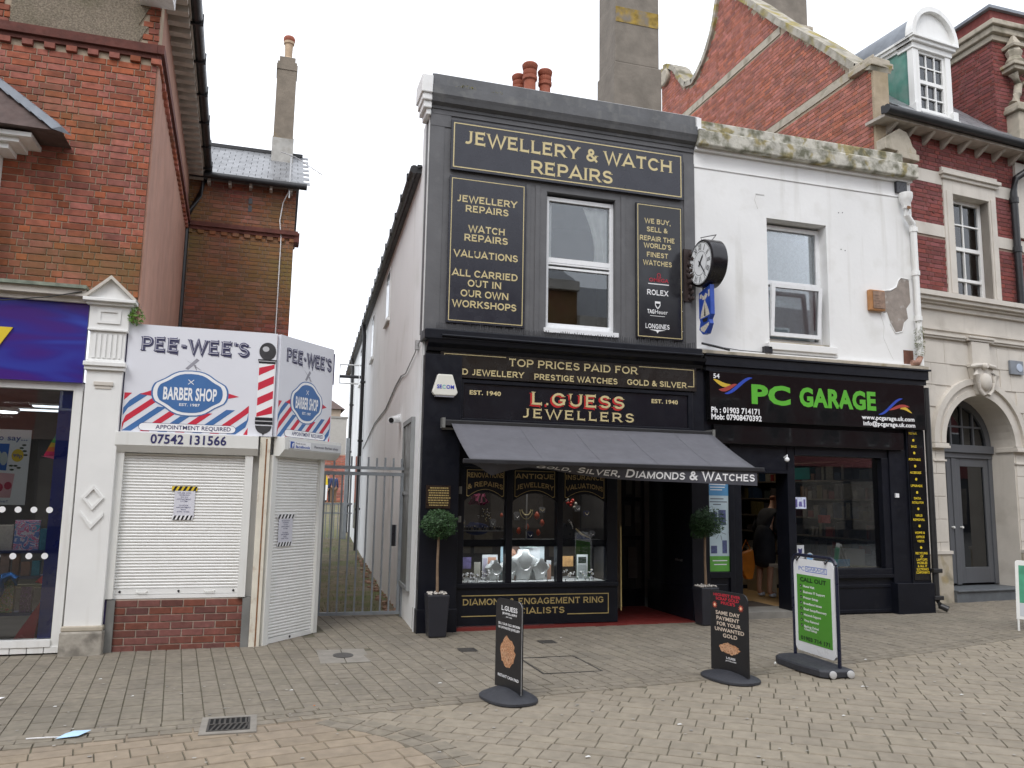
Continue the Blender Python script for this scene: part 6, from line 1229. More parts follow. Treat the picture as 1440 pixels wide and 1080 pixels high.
mb = MB(); rows = [('REPAIR', 2.60), ('*', 2.50), ('SALE', 2.41), ('*', 2.315), ('PORTABLE', 2.22), ('*', 2.125), ('ACCESSORIES', 2.03), ('*', 1.935), ('UPGRADE', 1.84), ('*', 1.745), ('DATA', 1.66), ('INSTALLATION', 1.60), ('*', 1.51), ('VIRUS', 1.415), ('REMOVAL', 1.355), ('*', 1.265), ('HOME &', 1.17), ('OFFICE', 1.11), ('VISITS', 1.05), ('*', .96), ('RECYCLING', .88), ('OF', .835), ('LAPTOPS', .79), ('MOBILES', .745), ('& ALL IT', .70), ('ELECTRONICS', .655), ('COMPONENTS', .61)]
for s_, z in rows:
    c = 9.03 + (2.6 - z) * .028
    if s_ == '*': mb.flat(FM, A_(c, z + .015, .020, .020, 0, 360, 10)[:-1], .0565)
    else: txc(mb, FM, s_, c, z, .032, .0565, .03, min(1.0, .2 / (len(s_) * .026)))
obj('lettering', mb, yellow_p, T, fix=False)
T = thing('wall_light', 'small white bulb fitting over the computer shop door', 'light fitting', (6.87, 9.7, 2.15)); obj('bulb', MB().ball(FM.p(6.88, 2.17, .05), .035, 10), white_pvc, T, smooth=True); obj('arm', MB().tube([FM.p(6.88, 2.2, -.02), FM.p(6.90, 2.235, .03), FM.p(6.88, 2.19, .05)], .008, 6), white_pvc, T)
P('entry_box', K, white_pvc, FM, (8.69, 8.745, 1.68, 1.74, .02, .045))
P('step', K, M('step_concrete', (.20, .19, .17), .9, .2, 6), FM, (6.0, 7.06, -.05, .13, -.5, .03))
# inside the computer shop
P('shop_floor', K, M('shop_floor', (.42, .27, .12), .5, .1, 3), FW, (5.9, 9.0, .05, .10, 9.92, 14.2)); P('door_mat', K, M('mat_brown', (.06, .045, .035), .95), FW, (6.15, 7.1, .10, .112, 10.3, 10.9))
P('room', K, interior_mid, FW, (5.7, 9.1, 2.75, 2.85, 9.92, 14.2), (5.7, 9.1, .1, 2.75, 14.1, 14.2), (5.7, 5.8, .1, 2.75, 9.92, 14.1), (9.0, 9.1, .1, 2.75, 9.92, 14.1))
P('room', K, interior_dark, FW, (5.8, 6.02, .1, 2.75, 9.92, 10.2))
ct = thing('counter', 'pale counter running back inside the computer shop', 'counter', (6.9, 12.3, .1)); P('front_panel', ct, M('counter_cream', (.42, .36, .27), .6, .1), FW, (7.0, 8.7, .10, .62, 12.55, 13.1)); P('counter_top', ct, M('counter_top', (.3, .27, .2), .4), FW, (6.95, 8.72, .62, .66, 12.5, 13.15)); P('end_panel', ct, MATS['counter_cream'], FW, (7.98, 8.08, .10, .80, 11.7, 12.4)); P('kick_board', ct, dark_p, FW, (7.02, 8.7, .10, .16, 12.53, 12.55))
rk = thing('shelving', 'dark wall shelving packed with small products at the back of the computer shop', 'shelving', (8, 13.9, .1))
for z in (.75, 1.05, 1.35, 1.65, 1.95, 2.25): P('shelf', rk, interior_mid, FW, (5.85, 8.95, z - .02, z, 13.7, 14.09), (8.68, 8.98, z - .02, z, 9.95, 13.7))
cols = [(.2, .03, .03), (.12, .10, .04), (.03, .06, .12), (.2, .19, .18), (.04, .05, .05), (.16, .09, .05), (.04, .04, .05), (.25, .24, .2), (.06, .05, .05)]
pm = [M('product%s' % ch, c, .5, .3, 30) for ch, c in zip('abcdefghi', cols)]; rnd = random.Random(4); _pb = {}
for z in (.75, 1.05, 1.35, 1.65, 1.95):
    x = 6.3 + rnd.random() * .1
    while x < 8.6:
        w_ = rnd.choice((.06, .09, .13, .18)); h_ = rnd.uniform(.10, .25); m_ = rnd.choice(pm)
        if rnd.random() < .82:
            o = obj('product_box', MB().box(FW, x, x + w_, z, z + h_, 13.72, 13.85), m_); tag(o, 'small packaged product on the dim back shelves of the computer shop', 'product box', 'packaged products on the back shelves')
        x += w_ + rnd.uniform(.01, .04)

for z in (.75, 1.05, 1.35, 1.65, 1.95):
    y = 10.0 + rnd.random() * .1
    while y < 13.5:
        w_ = rnd.choice((.06, .09, .13, .18)); h_ = rnd.uniform(.10, .25); m_ = rnd.choice(pm)
        if rnd.random() < .85: o = obj('product_box', MB().box(FW, 8.72, 8.9, z, z + h_, y, y + w_), m_); tag(o, 'small packaged product on the side shelves seen through the computer shop window', 'product box', 'packaged products on the side shelves')
        y += w_ + rnd.uniform(.01, .05)
wc = rk; sgm = M('teal_box', (.02, .22, .22), .5)
for lb, m_, a in (('teal carton high behind the computer shop window', sgm, (8.70, 8.95, 1.97, 2.17, 11.6, 12.3)), ('red and white packet in the middle of the computer shop window', M('pk_red', (.5, .1, .1), .5, .4, 30), (8.15, 8.3, 1.28, 1.40, 10.6, 10.7)), ('white cable bundle hanging at the window edge', white_pvc, (7.25, 7.30, 1.22, 1.55, 10.2, 10.24))):
    o = obj('carton', MB().box(FW, *a), m_, bevel=.004); tag(o, lb, 'carton')
P('display_ledge', K, interior_mid, FW, (7.06, 8.5, .66, .70, 9.82, 10.4)); 
for lb, m_, a in (('light blue envelope lying in the computer shop window', M('env_blue', (.12, .35, .65), .5), (7.62, 8.02, .70, .80, 9.86, 9.88)), ('grey cardboard box in the corner of the computer shop window', M('box_cream', (.30, .28, .25), .7), (8.02, 8.36, .70, .93, 9.95, 10.2)), ('black electronic part in the window corner', dark_p, (8.38, 8.50, .70, .86, 9.9, 10.0))):
    o = obj('window_item', MB().box(FW, *a), m_); tag(o, lb, 'box')
for lb, a, m_, ex in (('small pale leaflet stuck high on the computer shop window', (7.085, 7.275, 1.50, 1.66), M('leaflet', (.55, .6, .75), .5, .3, 40), 0), ('white square sticker with a dark shield on the window', (7.085, 7.215, .82, 1.0), pw_, 1)):
    t = thing('window_sticker', lb, 'sticker', (a[0], 9.8, a[2])); obj('sheet', MB().box(FM, *a, -.094, -.0925), m_, t)
    if ex: c = (a[0] + a[1]) / 2; obj('shield', MB().flat(FM, [(c - .035, .96), (c, .945), (c + .035, .96), (c + .03, .90), (c, .865), (c - .03, .90)], -.092), navy_p, t)
    else:
        mb = MB(); mb.flat(FM, [(7.10, 1.52), (7.13, 1.52), (7.13, 1.63), (7.10, 1.63)], -.092); mb.flat(FM, [(7.15, 1.53), (7.21, 1.53), (7.20, 1.60), (7.16, 1.60)], -.092); mb.flat(FM, [(7.23, 1.52), (7.26, 1.52), (7.26, 1.63), (7.23, 1.63)], -.092); obj('print', mb, M('leaf_ink', (.12, .1, .3), .5), t)
t = thing('window_sticker', 'round blue and white sticker low on the computer shop window', 'sticker', (7.3, 9.8, .8)); obj('disc', MB().flat(FM, A_(7.305, .835, .06, .06, 0, 360, 20)[:-1], -.093), M('disc_blue', (.2, .4, .65), .4), t); obj('ring', MB().ring(FM, A_(7.305, .835, .062, .062, 0, 360, 24), A_(7.305, .835, .052, .052, 0, 360, 24), -.0935, -.092), pw_, t, fix=False)
spot_fitting('ceiling_light', 'round ceiling light inside the computer shop', 7.6, 12.0, 2.73, .12); lamp((7.6, 12.0, 2.66), 3.2, .4, (1, .86, .68)); lamp((3.6, 9.9, 2.40), 1.2, .5) if 0 else None
ps_ = person('person', 'woman in a dark knee length dress and pale shoes leaning over the counter', (7.62, 11.35, .10), -70, 1.66, M('dark_dress', (.012, .013, .02), .8), MATS['dark_dress'], skm, hair_r, lean=26, shoes=M('shoe_pale', (.5, .55, .65), .5), arms=((.22, .32, .92), (-.24, .30, .92)), dress=True)
bg_ = thing('orange_bag', 'bright orange carrier bag hanging beside the woman in the computer shop', 'bag', (7.22, 11.2, .42)); fo = Fr((0, 11.15, 0), (1, 0, 0), (0, -1, 0))
obj('bag', MB().prism(fo, [(7.00, .84), (7.12, .80), (7.30, .86), (7.33, .60), (7.28, .40), (7.18, .40), (7.06, .60)], -.10, 0), M('bag_orange', (.55, .17, .01), .5, .2, 9, .01, 12), bg_, bevel=.02); obj('handle', MB().tube([fo.p(7.10, .80, -.05), fo.p(7.2, 1.0, -.05), fo.p(7.28, .84, -.05)], .01, 5), MATS['bag_orange'], bg_)
# drainpipes, alarm, patch
dp = thing('drainpipe', 'old white drainpipe with a mossy foot at the corner of the white building', 'drainpipe', (9.2, 9.6, 3.6))
obj('hopper', MB().lathe(FM.p(9.06, 6.02, .12), [(.05, 0), (.055, .05), (.085, .12), (.10, .17), (.10, .24)], 12), white_paint, dp, smooth=True); obj('outlet_hole', MB().box(FM, 8.97, 9.16, 6.30, 6.47, .0, .05), dark_p, dp)
obj('pipe', MB().tube([FM.p(9.06, 6.05, .12), FM.p(9.07, 5.92, .11), FM.p(9.19, 5.80, .09), FM.p(9.21, 5.68, .08), FM.p(9.215, 3.62, .08)], .048, 10), white_paint, dp, smooth=True)
for z in (5.68, 5.0, 4.3): obj('collar', MB().lathe(FM.p(9.213, z, .08), [(.062, 0), (.062, .07)], 10), white_paint, dp)
obj('rust_patch', MB().box(FM, 9.03, 9.09, 6.0, 6.04, .17, .182), MATS['rust'], dp)
mb = MB(); [leaves(mb, FM.p(9.20, z, .10), .09, 160, .016, (1, .7, 1.3), int(z * 10)) for z in (3.85, 3.98, 4.12)]; leaves(mb, FM.p(9.21, 4.28, .10), .05, 60, .015, (1, .7, 1.4), 4); mo = obj('moss', mb, moss, dp, fix=False)
P('rusty_recess', K, M('rusty_brick', (.14, .06, .04), .9, .5, 12), FM, (8.985, 9.16, 3.62, 3.86, .0, .006)); obj('rusty_elbow', MB().tube([FM.p(9.21, 3.75, .09), FM.p(9.14, 3.66, .10), FM.p(9.05, 3.66, .08)], .045, 8), M('pipe_rust', (.35, .2, .15), .9, .5, 10), dp, smooth=True)
pt_ = [(8.66, 4.72), (8.80, 4.74), (8.90, 4.80), (8.94, 4.90), (9.0, 4.95), (9.15, 4.94), (9.16, 4.6), (9.08, 4.5), (9.1, 4.35), (9.02, 4.28), (8.98, 4.15), (8.86, 4.12), (8.78, 4.25), (8.72, 4.42), (8.66, 4.40)]
mb = MB(); mb.flat(FM, pt_, .0015); obj('bare_patch', mb, M('bare_render', (.30, .26, .23), .95, .2, 9, .01, 20, dirt=((.7, .69, .66), .95, 5.5, .53)), K)
mb = MB()
for pts in ([(8.66, 4.735), (8.80, 4.755), (8.91, 4.815), (8.95, 4.915), (9.0, 4.965), (9.15, 4.955)], [(8.77, 4.25), (8.86, 4.105), (8.98, 4.135), (9.03, 4.27)]): mb.tube([FM.p(x, z, .004) for x, z in pts], .008, 5)
obj('flaking_edge', mb, white_render, K)
mb = MB()
for pts in ([(8.60, 4.40), (8.66, 4.2), (8.64, 4.02), (8.72, 3.85), (8.80, 3.7)], [(6.55, 5.75), (6.50, 5.88), (6.53, 5.97)]): mb.tube([FM.p(x, z, -.0015) for x, z in pts], .0025, 4)
obj('hairline_crack', mb, M('crack_grey', (.5, .48, .45), .9), K, fix=False)
T = thing('alarm_box', 'square orange brown bell box on the white wall by the peeling patch', 'alarm box', (8.45, 9.6, 4.4)); P('casing', T, M('bell_box', (.40, .19, .07), .5, .15, 12), FM, (8.37, 8.64, 4.41, 4.72, .0, .07), bevel=.01); P('front_grille', T, M('bell_face', (.26, .17, .12), .5, .3, 20), FM, (8.42, 8.63, 4.44, 4.70, .071, .08), *[(8.44, 8.54, 4.47 + .04 * k, 4.485 + .04 * k, .08, .084) for k in range(5)])
T = thing('cable_box', 'small dark cable box on the ledge under the white wall window', 'box', (6.63, 9.6, 3.62)); P('casing', T, dark_p, FM, (6.56, 6.68, 3.64, 3.74, .0, .08), bevel=.006); obj('cable', MB().tube([FM.p(6.62, 3.64, .04), FM.p(6.62, 3.60, .05)], .008, 5), dark_p, T)
obj('ledge_cable', MB().tube([FM.p(5.55, 3.70, .10), FM.p(5.75, 3.655, .16), FM.p(5.95, 3.625, .15)], .016, 6), dark_p, K); obj('wall_cable', MB().tube([FM.p(5.7, 3.70, .01), FM.p(6.2, 3.66, .015), FM.p(6.56, 3.655, .02)], .006, 5), dark_p, K)
obj('drip_stain', MB().box(FM, 6.52, 6.66, 5.965, 5.98, .0, .004), M('patch_line', (.6, .6, .58), .8), K)
for x, z in ((7.93, 5.86), (8.0, 5.87), (7.95, 5.30), (8.02, 5.29)): obj('nail', MB().lathe(FM.p(x, z, .0), [(.008, 0), (.006, .006)], 6, (0, -1, 0)), dark_p, K)
bp = thing('drainpipe', 'black drainpipe with a shoe at the foot of the computer shop pilaster', 'drainpipe', (9.3, 9.6, .05)); obj('pipe', MB().tube([FM.p(9.30, 3.3, .06), FM.p(9.30, .25, .06), FM.p(9.32, .16, .10), FM.p(9.38, .12, .18)], .045, 10), black_metal, bp, smooth=True)
for z in (.62, .24): obj('collar', MB().box(FM, 9.22, 9.38, z, z + .06, .0, .12), black_metal, bp, bevel=.01)

# street clock
T = thing('street_clock', 'round black cased clock with roman numerals projecting over the pavement', 'clock', (5.52, 9.35, 4.4))
cc = Vector((5.43, 9.36, 4.735)); clk = M('clock_case', (.014, .013, .016), .22, .15, 8)
obj('case', MB().lathe(cc, [(.26, .0), (.315, .012), (.325, .03), (.325, .20), (.30, .22)], 36, (1, 0, 0)), clk, T, smooth=True)
obj('bezel', MB().lathe(cc + Vector((-.02, 0, 0)), [(.285, .04), (.295, 0), (.32, .012), (.325, .05)], 36, (1, 0, 0)), clk, T, smooth=True)
FCk = Fr((cc.x - .021, cc.y, cc.z), (0, -1, 0), (-1, 0, 0))     # u to the viewer's right
obj('dial', MB().flat(FCk, A_(0, 0, .286, .286, 0, 360, 40)[:-1], 0), M('dial_white', (.84, .86, .87), .7, .02, spec=.2), T)
mb = MB(); mb.ring(FCk, A_(0, 0, .28, .28, 0, 360, 40), A_(0, 0, .274, .274, 0, 360, 40), .0008, .0016); mb.ring(FCk, A_(0, 0, .165, .165, 0, 360, 40), A_(0, 0, .160, .160, 0, 360, 40), .0008, .0016)
class RF:
    def __init__(s, a): s.a = rad(a)
    def p(s, u, v, w=0): c, q = math.cos(s.a), math.sin(s.a); return FCk.p(u * c + v * q, -u * q + v * c, w)
for i, n_ in enumerate(('XII', 'I', 'II', 'III', 'IIII', 'V', 'VI', 'VII', 'VIII', 'IX', 'X', 'XI')):
    L_ = cop_len(n_, .1) * .036; cop(mb, RF(30 * i), n_, -L_ / 2 - .004, L_ / 2 + .004, .185, .072, .0012, .2, .1)
obj('numerals', mb, dark_p, T, fix=False)
for a, l, w_, nm in ((40, .135, .013, 'hour_hand'), (142, .235, .009, 'minute_hand')):
    mb = MB(); r_ = RF(a); mb.add([r_.p(-w_, -.05, .006), r_.p(w_, -.05, .006), r_.p(w_ * 1.2, l * .7, .006), r_.p(0, l, .006), r_.p(-w_ * 1.2, l * .7, .006)], [(0, 1, 2, 3, 4)]); obj(nm, mb, dark_p, T, fix=False)
obj('hub', MB().lathe(FCk.p(0, 0, .0), [(.022, 0), (.018, .012)], 12, (-1, 0, 0)), dark_p, T)
obj('lifting_eye', MB().tube([(5.50, 9.42, 5.05), (5.47, 9.44, 5.12), (5.60, 9.26, 5.12), (5.55, 9.28, 5.05)], .008, 5), M('eye_grey', (.2, .2, .2), .5), T)
cb_ = M('cast_bracket', (.035, .022, .02), .7, .4, 30)
mb = MB(); mb.box(FM, 5.34, 5.46, 4.28, 5.02, .0, .03); obj('back_plate', mb, cb_, T)
for k in range(9):
    z = 4.32 + .078 * k
    mb = MB()
    for j in range(3): y = 9.68 - .05 * j - .012 * math.sin(k * 2.1); mb.lathe((5.40 + .02 * math.sin(k + j), y - .01, z + .02 * math.cos(j * 2)), [(.018, -.012), (.034, 0), (.018, .012)], 8, (1, .2, 0))
    obj('scroll', mb, cb_, T, smooth=True)
obj('bracket_arm', MB().tube([(5.42, 9.69, 4.85), (5.45, 9.6, 4.80)], .03, 8), cb_, T); obj('bracket_arm', MB().tube([(5.42, 9.69, 4.55), (5.45, 9.6, 4.62)], .03, 8), cb_, T)
obj('hanger', MB().tube([(5.50, 9.45, 4.45), (5.50, 9.45, 4.30)], .012, 6), dark_p, T)
FSh = Fr((5.47, 9.36, 0), (0, -1, 0), (-1, 0, 0))
sh_p = [(-.15, 4.36), (.14, 4.42), (.15, 4.02), (.10, 3.96), (.12, 3.90), (.04, 3.78), (-.06, 3.78), (-.15, 3.86), (-.12, 3.96), (-.15, 4.02)]
obj('shield', MB().prism(FSh, sh_p, -.06, 0), M('shield_blue', (.02, .07, .38), .35, .2, 9), T)
mb = MB(); mb.flat(FSh, [(-.12, 4.0), (.12, 4.02), (.09, 4.10), (.0, 4.25), (-.09, 4.09)], .001); mb.flat(FSh, [(-.13, 4.28), (-.08, 4.27), (-.07, 4.34), (-.12, 4.33)], .001); mb.flat(FSh, [(.09, 4.26), (.125, 4.27), (.125, 4.36), (.09, 4.35)], .001); mb.flat(FSh, [(-.12, 3.88), (.10, 3.92), (.10, 3.885), (-.02, 3.80), (-.11, 3.84)], .001); mb.flat(FSh, [(-.06, 4.25), (.02, 4.24), (.08, 4.30), (.02, 4.33), (-.02, 4.29), (-.07, 4.32)], .001); obj('shield_print', mb, M('shield_pale', (.62, .58, .50), .5, .35, 45), T)
mb = MB(); mb.flat(FSh, [(-.07, 3.99), (-.045, 3.94), (.05, 3.94), (.08, 3.99)], .0018); mb.flat(FSh, [(-.02, 4.02), (.0, 4.19), (.02, 4.02)], .0018); obj('shield_ship', mb, dark_p, T)

# potted trees
def topiary(label, x, y, seed, r_=.20, broken=False):
    t = thing('potted_tree', label, 'potted tree', (x, y, gz(x)), 'clipped trees in black planters'); z0 = gz(x)
    w_ = .125; w0_ = .10; mb = MB(); mb.add([(x - w0_, y - w0_, z0 + .004), (x + w0_, y - w0_, z0 + .004), (x + w0_, y + w0_, z0 + .004), (x - w0_, y + w0_, z0 + .004), (x - w_, y - w_, z0 + .47), (x + w_, y - w_, z0 + .47), (x + w_, y + w_, z0 + .47), (x - w_, y + w_, z0 + .47)], [(0, 1, 2, 3), (4, 5, 6, 7), (0, 1, 5, 4), (1, 2, 6, 5), (2, 3, 7, 6), (3, 0, 4, 7)])
    obj('planter', mb, M('planter_black', (.022, .023, .03), .35, .1, 9), t, bevel=.012); mb = MB(); rn = random.Random(seed)
    for k in range(60): mb.ball((x + rn.uniform(-.11, .11), y + rn.uniform(-.11, .11), z0 + .475 + rn.uniform(0, .01)), rn.uniform(.008, .018), 5)
    obj('pebbles', mb, M('pebble_pale', (.45, .42, .38), .8, .4, 30), t, fix=False, kind='stuff')
    obj('trunk', MB().tube([(x + .005, y, z0 + .45), (x - .004, y, z0 + .8), (x + .003, y, z0 + 1.2)], [.018, .015, .014], 8), wood, t, smooth=True)
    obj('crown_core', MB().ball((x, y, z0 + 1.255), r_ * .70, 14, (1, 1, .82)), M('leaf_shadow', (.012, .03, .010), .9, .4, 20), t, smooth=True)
    mb = MB(); leaves(mb, (x, y, z0 + 1.255), r_ * 1.04, 2600 if not broken else 1700, .015 if not broken else .018, (1, 1, .84), seed)
    rs2 = random.Random(seed + 40)
    for k in range(26):
        d = Vector((rs2.gauss(0, 1), rs2.gauss(0, 1), rs2.gauss(0, .8))).normalized() * r_ * rs2.uniform(1.0, 1.12); leaves(mb, (x + d.x, y + d.y, z0 + 1.255 + d.z * .84), .022, 9, .016, (1, 1, 1), k)
    if broken: leaves(mb, (x + .06, y, z0 + 1.29), r_ * 1.12, 700, .02, (1, 1, .9), seed + 1); leaves(mb, (x - .1, y, z0 + 1.12), r_ * .5, 200, .018, (1, 1, .6), seed + 2)
    obj('crown', mb, leaf_dark, t, fix=False); return t
topiary('tightly clipped ball tree in a black planter under the gold plaque', 1.95, 9.33, 1)
topiary('looser ragged ball tree in a black planter beside the phone poster', 5.43, 9.38, 2, .195, True)

# pavement signs
def swing(label, p0, p1, top, kind):
    t = thing('pavement_sign', label, 'pavement sign', ((p0[0] + p1[0]) / 2, (p0[1] + p1[1]) / 2, gz(p0[0])))
    zb = gz(p0[0]); A = Vector((*p0, 0)); B = Vector((*p1, 0)); U = (B - A); L = U.length; U.normalize(); N = Vector((U.y, -U.x, 0))
    if N.dot(-A) < 0: N = -N
    f = Fr(A + Vector((0, 0, zb)), U, N); f.L = L
    def d_base(hx, hy, h_, mat=rubber, off=(0, 0)):
        mb = MB(); n = 28; rings = [(1, .004), (1, .022), (.93, .034), (.55, h_), (.12, h_ + .012)]
        for s_, z in rings:
            for k in range(n):
                a = 2 * math.pi * k / n; u = L / 2 + off[0] + hx * s_ * math.copysign(abs(math.cos(a)) ** .8, math.cos(a)); w_ = off[1] + hy * s_ * math.copysign(abs(math.sin(a)) ** .85, math.sin(a)); mb.v.append(tuple(f.p(u, z, w_)))
        mb.f = [(i * n + k, i * n + (k + 1) % n, (i + 1) * n + (k + 1) % n, (i + 1) * n + k) for i in range(len(rings) - 1) for k in range(n)] + [tuple(range(n)), tuple(range(5 * n - 1, 4 * n - 1, -1))]
        return obj('rubber_base', mb, mat, t, smooth=True)
    return t, f, d_base
panel_b = M('panel_black', (.012, .012, .014), .35, .1, 6); cream_l = M('cream_letter', (.62, .52, .42), .5); pale_edge = M('panel_edge', (.45, .45, .45), .5); red_bright = M('red_bright', (.55, .02, .04), .4)
heap = M('gold_heap', (.42, .20, .10), .4, .6, 110, dirt=((.7, .5, .3), .8, 70, .5))
def rr(u0, u1, v0, v1, r_, corners=(1, 1)):
    p = [(u0, v0), (u1, v0)]
    p += A_(u1 - r_, v1 - r_, r_, r_, 0, 90, 6) if corners[1] else [(u1, v1)]
    p += A_(u0 + r_, v1 - r_, r_, r_, 90, 180, 6) if corners[0] else [(u0, v1)]
    return p
def heap_print(t, f, uc, vc, ru, rv, w_):
    rn = random.Random(2); mb = MB(); pts = [(uc + ru * (1 + .12 * rn.uniform(-1, 1)) * math.cos(a), vc + rv * (1 + .15 * rn.uniform(-1, 1)) * math.sin(a)) for a in [2 * math.pi * k / 26 for k in range(26)]]
    mb.flat(f, pts, w_); obj('gold_heap', mb, heap, t, fix=False); mb = MB()
    for k in range(14): a = rn.random() * 6.28; q_ = rn.random() ** .5 * .75; c = (uc + ru * q_ * math.cos(a), vc + rv * q_ * math.sin(a)); r2 = ru * rn.uniform(.12, .24); mb.ring(f, A_(*c, r2, r2, 0, 360, 10), A_(*c, r2 * .7, r2 * .7, 0, 360, 10), w_ + .0005 + .0003 * k, w_ + .001 + .0003 * k)
    obj('ring_print', mb, M('ring_gold', (.60, .36, .22), .3, .3, 60), t, fix=False)
# A: seen almost edge on
t, f, base = swing('narrow black pavement sign with a heap of gold rings, standing before the jewellers window', (1.885, 6.60), (1.985, 6.20), .77, 'a')
L = f.L; base(.27, .20, .075); obj('panel', MB().prism(f, rr(0, L, .07, .765, .06), -.006, .006), panel_b, t); obj('panel_rim', MB().ring(f, [(L, .07)] + A_(L - .06, .705, .06, .06, 0, 90, 6), [(L - .004, .07)] + A_(L - .06, .705, .056, .056, 0, 90, 6), .0062, .0072), pale_edge, t, fix=False)
mb = MB(); txt(mb, f, 'L.GUESS', L * .22, L * .82, .675, .036, .0072, .02); txt(mb, f, 'JEWELLERS', L * .25, L * .8, .645, .016, .0072, .02); txt(mb, f, 'EST 1940', L * .40, L * .62, .622, .010, .0072, .02)
txt(mb, f, 'SELL YOUR OLD, BROKEN', L * .10, L * .92, .56, .018, .0072, .02); txt(mb, f, 'OR UNWANTED JEWELLERY', L * .10, L * .92, .53, .018, .0072, .02); txt(mb, f, 'INSTANT CASH PAID', L * .12, L * .9, .155, .022, .0072, .02); obj('lettering', mb, white_letter, t, fix=False)
heap_print(t, f, L * .47, .36, .115, .11, .0072)
# B
t, f, base = swing('black pavement sign asking for unwanted gold, with two red stars and a gold heap', (4.005, 6.83), (4.095, 6.36), .76, 'b')
L = f.L; base(.29, .20, .06); obj('panel', MB().prism(f, rr(0, L, .05, .755, .07, (0, 1)), -.006, .006), panel_b, t)
mb = MB()
for s_, z, a, b in (('HIGHEST EVER', .705, .10, .82), ('SCRAP GOLD', .672, .16, .78), ("PRICE'S", .638, .30, .68)): txt(mb, f, s_, L * a, L * b, z, .025, .0072, .02)
obj('lettering', mb, red_bright, t, fix=False); mb = MB()
for s_, z, a, b in (('SAME DAY', .545, .15, .80), ('PAYMENT', .497, .17, .78), ('FOR YOUR', .449, .18, .82), ('UNWANTED', .400, .12, .90), ('GOLD', .352, .34, .72)): txt(mb, f, s_, L * a, L * b, z, .032, .0072, .02)
obj('lettering', mb, cream_l, t, fix=False); heap_print(t, f, L * .5, .262, .13, .042, .0072)
mb = MB(); txt(mb, f, 'L.GUESS', L * .42, L * .66, .17, .018, .0072, .02); txt(mb, f, 'JEWELLERS', L * .40, L * .68, .150, .009, .0072, .02); obj('lettering', mb, white_letter, t, fix=False)
for c in ((.13, .625), (.83, .628)):
    mb = MB(); n = 10; mb.flat(f, [(L * c[0] + (.036 if k % 2 else .016) * math.cos(math.pi * k / n), c[1] + (.036 if k % 2 else .016) * math.sin(math.pi * k / n)) for k in range(2 * n)], .0074); obj('star_burst', mb, M('star_red', (.55, .10, .06), .4), t, fix=False)
    mb = MB(); mb.flat(f, A_(L * c[0], c[1], .012, .012, 0, 360, 10)[:-1], .0082); obj('star_core', mb, M('star_core', (.8, .55, .35), .4), t)
# C
t, f, base = swing('framed green and white pavement sign listing call out services on a wheeled base', (5.13, 7.15), (5.085, 6.44), 1.02, 'c')
L = f.L; dp_ = [(L + .07, -.10), (L + .07, .17), (L + .02, .22), (L * .6, .27), (.12, .27), (.0, .22), (-.06, .12), (-.07, 0), (-.05, -.07), (0, -.10)]
mb = MB(); n = len(dp_); rg = [(1, .004), (1, .055), (.94, .072)]; cu, cw = L / 2, .08
for s_, z in rg: mb.v += [tuple(f.p(cu + (u - cu) * s_, z, cw + (w_ - cw) * s_)) for u, w_ in dp_]
mb.f = [(i * n + k, i * n + (k + 1) % n, (i + 1) * n + (k + 1) % n, (i + 1) * n + k) for i in range(2) for k in range(n)] + [tuple(range(n)), tuple(range(3 * n - 1, 2 * n - 1, -1))]
obj('rubber_base', mb, rubber, t, bevel=.006)
navy_f = M('frame_navy', (.010, .012, .03), .3, .1, 9)
mb = MB(); o_ = [(0, .06)] + A_(.09, .95, .09, .09, 180, 90, 8) + A_(L - .09, .95, .09, .09, 90, 0, 8) + [(L, .06)]; mb.tube([f.p(u, v, 0) for u, v in o_], .017, 8); obj('frame', mb, navy_f, t, smooth=True)
obj('panel', MB().prism(f, [(.035, .16), (.07, .125), (L - .07, .125), (L - .035, .16)] + A_(L - .09, .93, .06, .075, 0, 90, 6) + A_(.09, .93, .06, .075, 90, 180, 6), -.012, .012), M('panel_white', (.78, .79, .80), .3, .02), t)
obj('green_sheet', MB().box(f, .085, L - .075, .215, .855, .0125, .014), M('sheet_green', (.085, .30, .035), .4, .05, 5), t)
for u in (.11, L - .13): obj('spring_clip', MB().tube([f.p(u - .02, 1.0, .02), f.p(u, .985, .03), f.p(u + .02, 1.03, .0)], .008, 6), dark_p, t)
mb = MB(); txt(mb, f, 'CALL OUT', L * .20, L * .80, .79, .040, .015, .045); txt(mb, f, '01903 714 171', L * .18, L * .84, .235, .036, .015, .045)
rows = ['Home Visit', 'Business IT Support', 'Printer Setup', 'Broadband Issues', 'Email Setup/Recovery', 'Network Support', 'Virus Removal', 'Backup Drive/']
for k in range(8): z = .735 - .054 * k; mb.box(f, L * .19, L * .235, z, z + .026, .0142, .0155); 
obj('lettering', mb, M('dark_green', (.01, .04, .012), .4), t, fix=False); mb = MB()
for k, s_ in enumerate(rows): z = .735 - .054 * k; txt(mb, f, s_, L * .27, L * (.27 + .026 * len(s_)), z, .022, .015, .025)
txt(mb, f, 'Cloud Setup', L * .27, L * .56, .735 - .054 * 7.5, .022, .015, .025)
for k in range(8): z = .735 - .054 * k; mb.flat(f, [(L * .20, z + .012), (L * .21, z + .004), (L * .23, z + .022), (L * .21, z + .010)], .0158)
obj('lettering', mb, white_letter, t, fix=False); mb = MB(); txt(mb, f, 'PC', L * .17, L * .31, .895, .038, .0125, .0); mb.ring(f, rr(L * .33, L * .82, .888, .94, .012) + [(L * .33, .888)], [(u * .97 + L * .575 * .03, v * .8 + .914 * .2) for u, v in rr(L * .33, L * .82, .888, .94, .012) + [(L * .33, .888)]], .0125, .0135); txt(mb, f, 'GARAGE', L * .36, L * .79, .9, .030, .0125, .0); obj('lettering', mb, M('pc_blue', (.05, .14, .55), .4), t, fix=False)
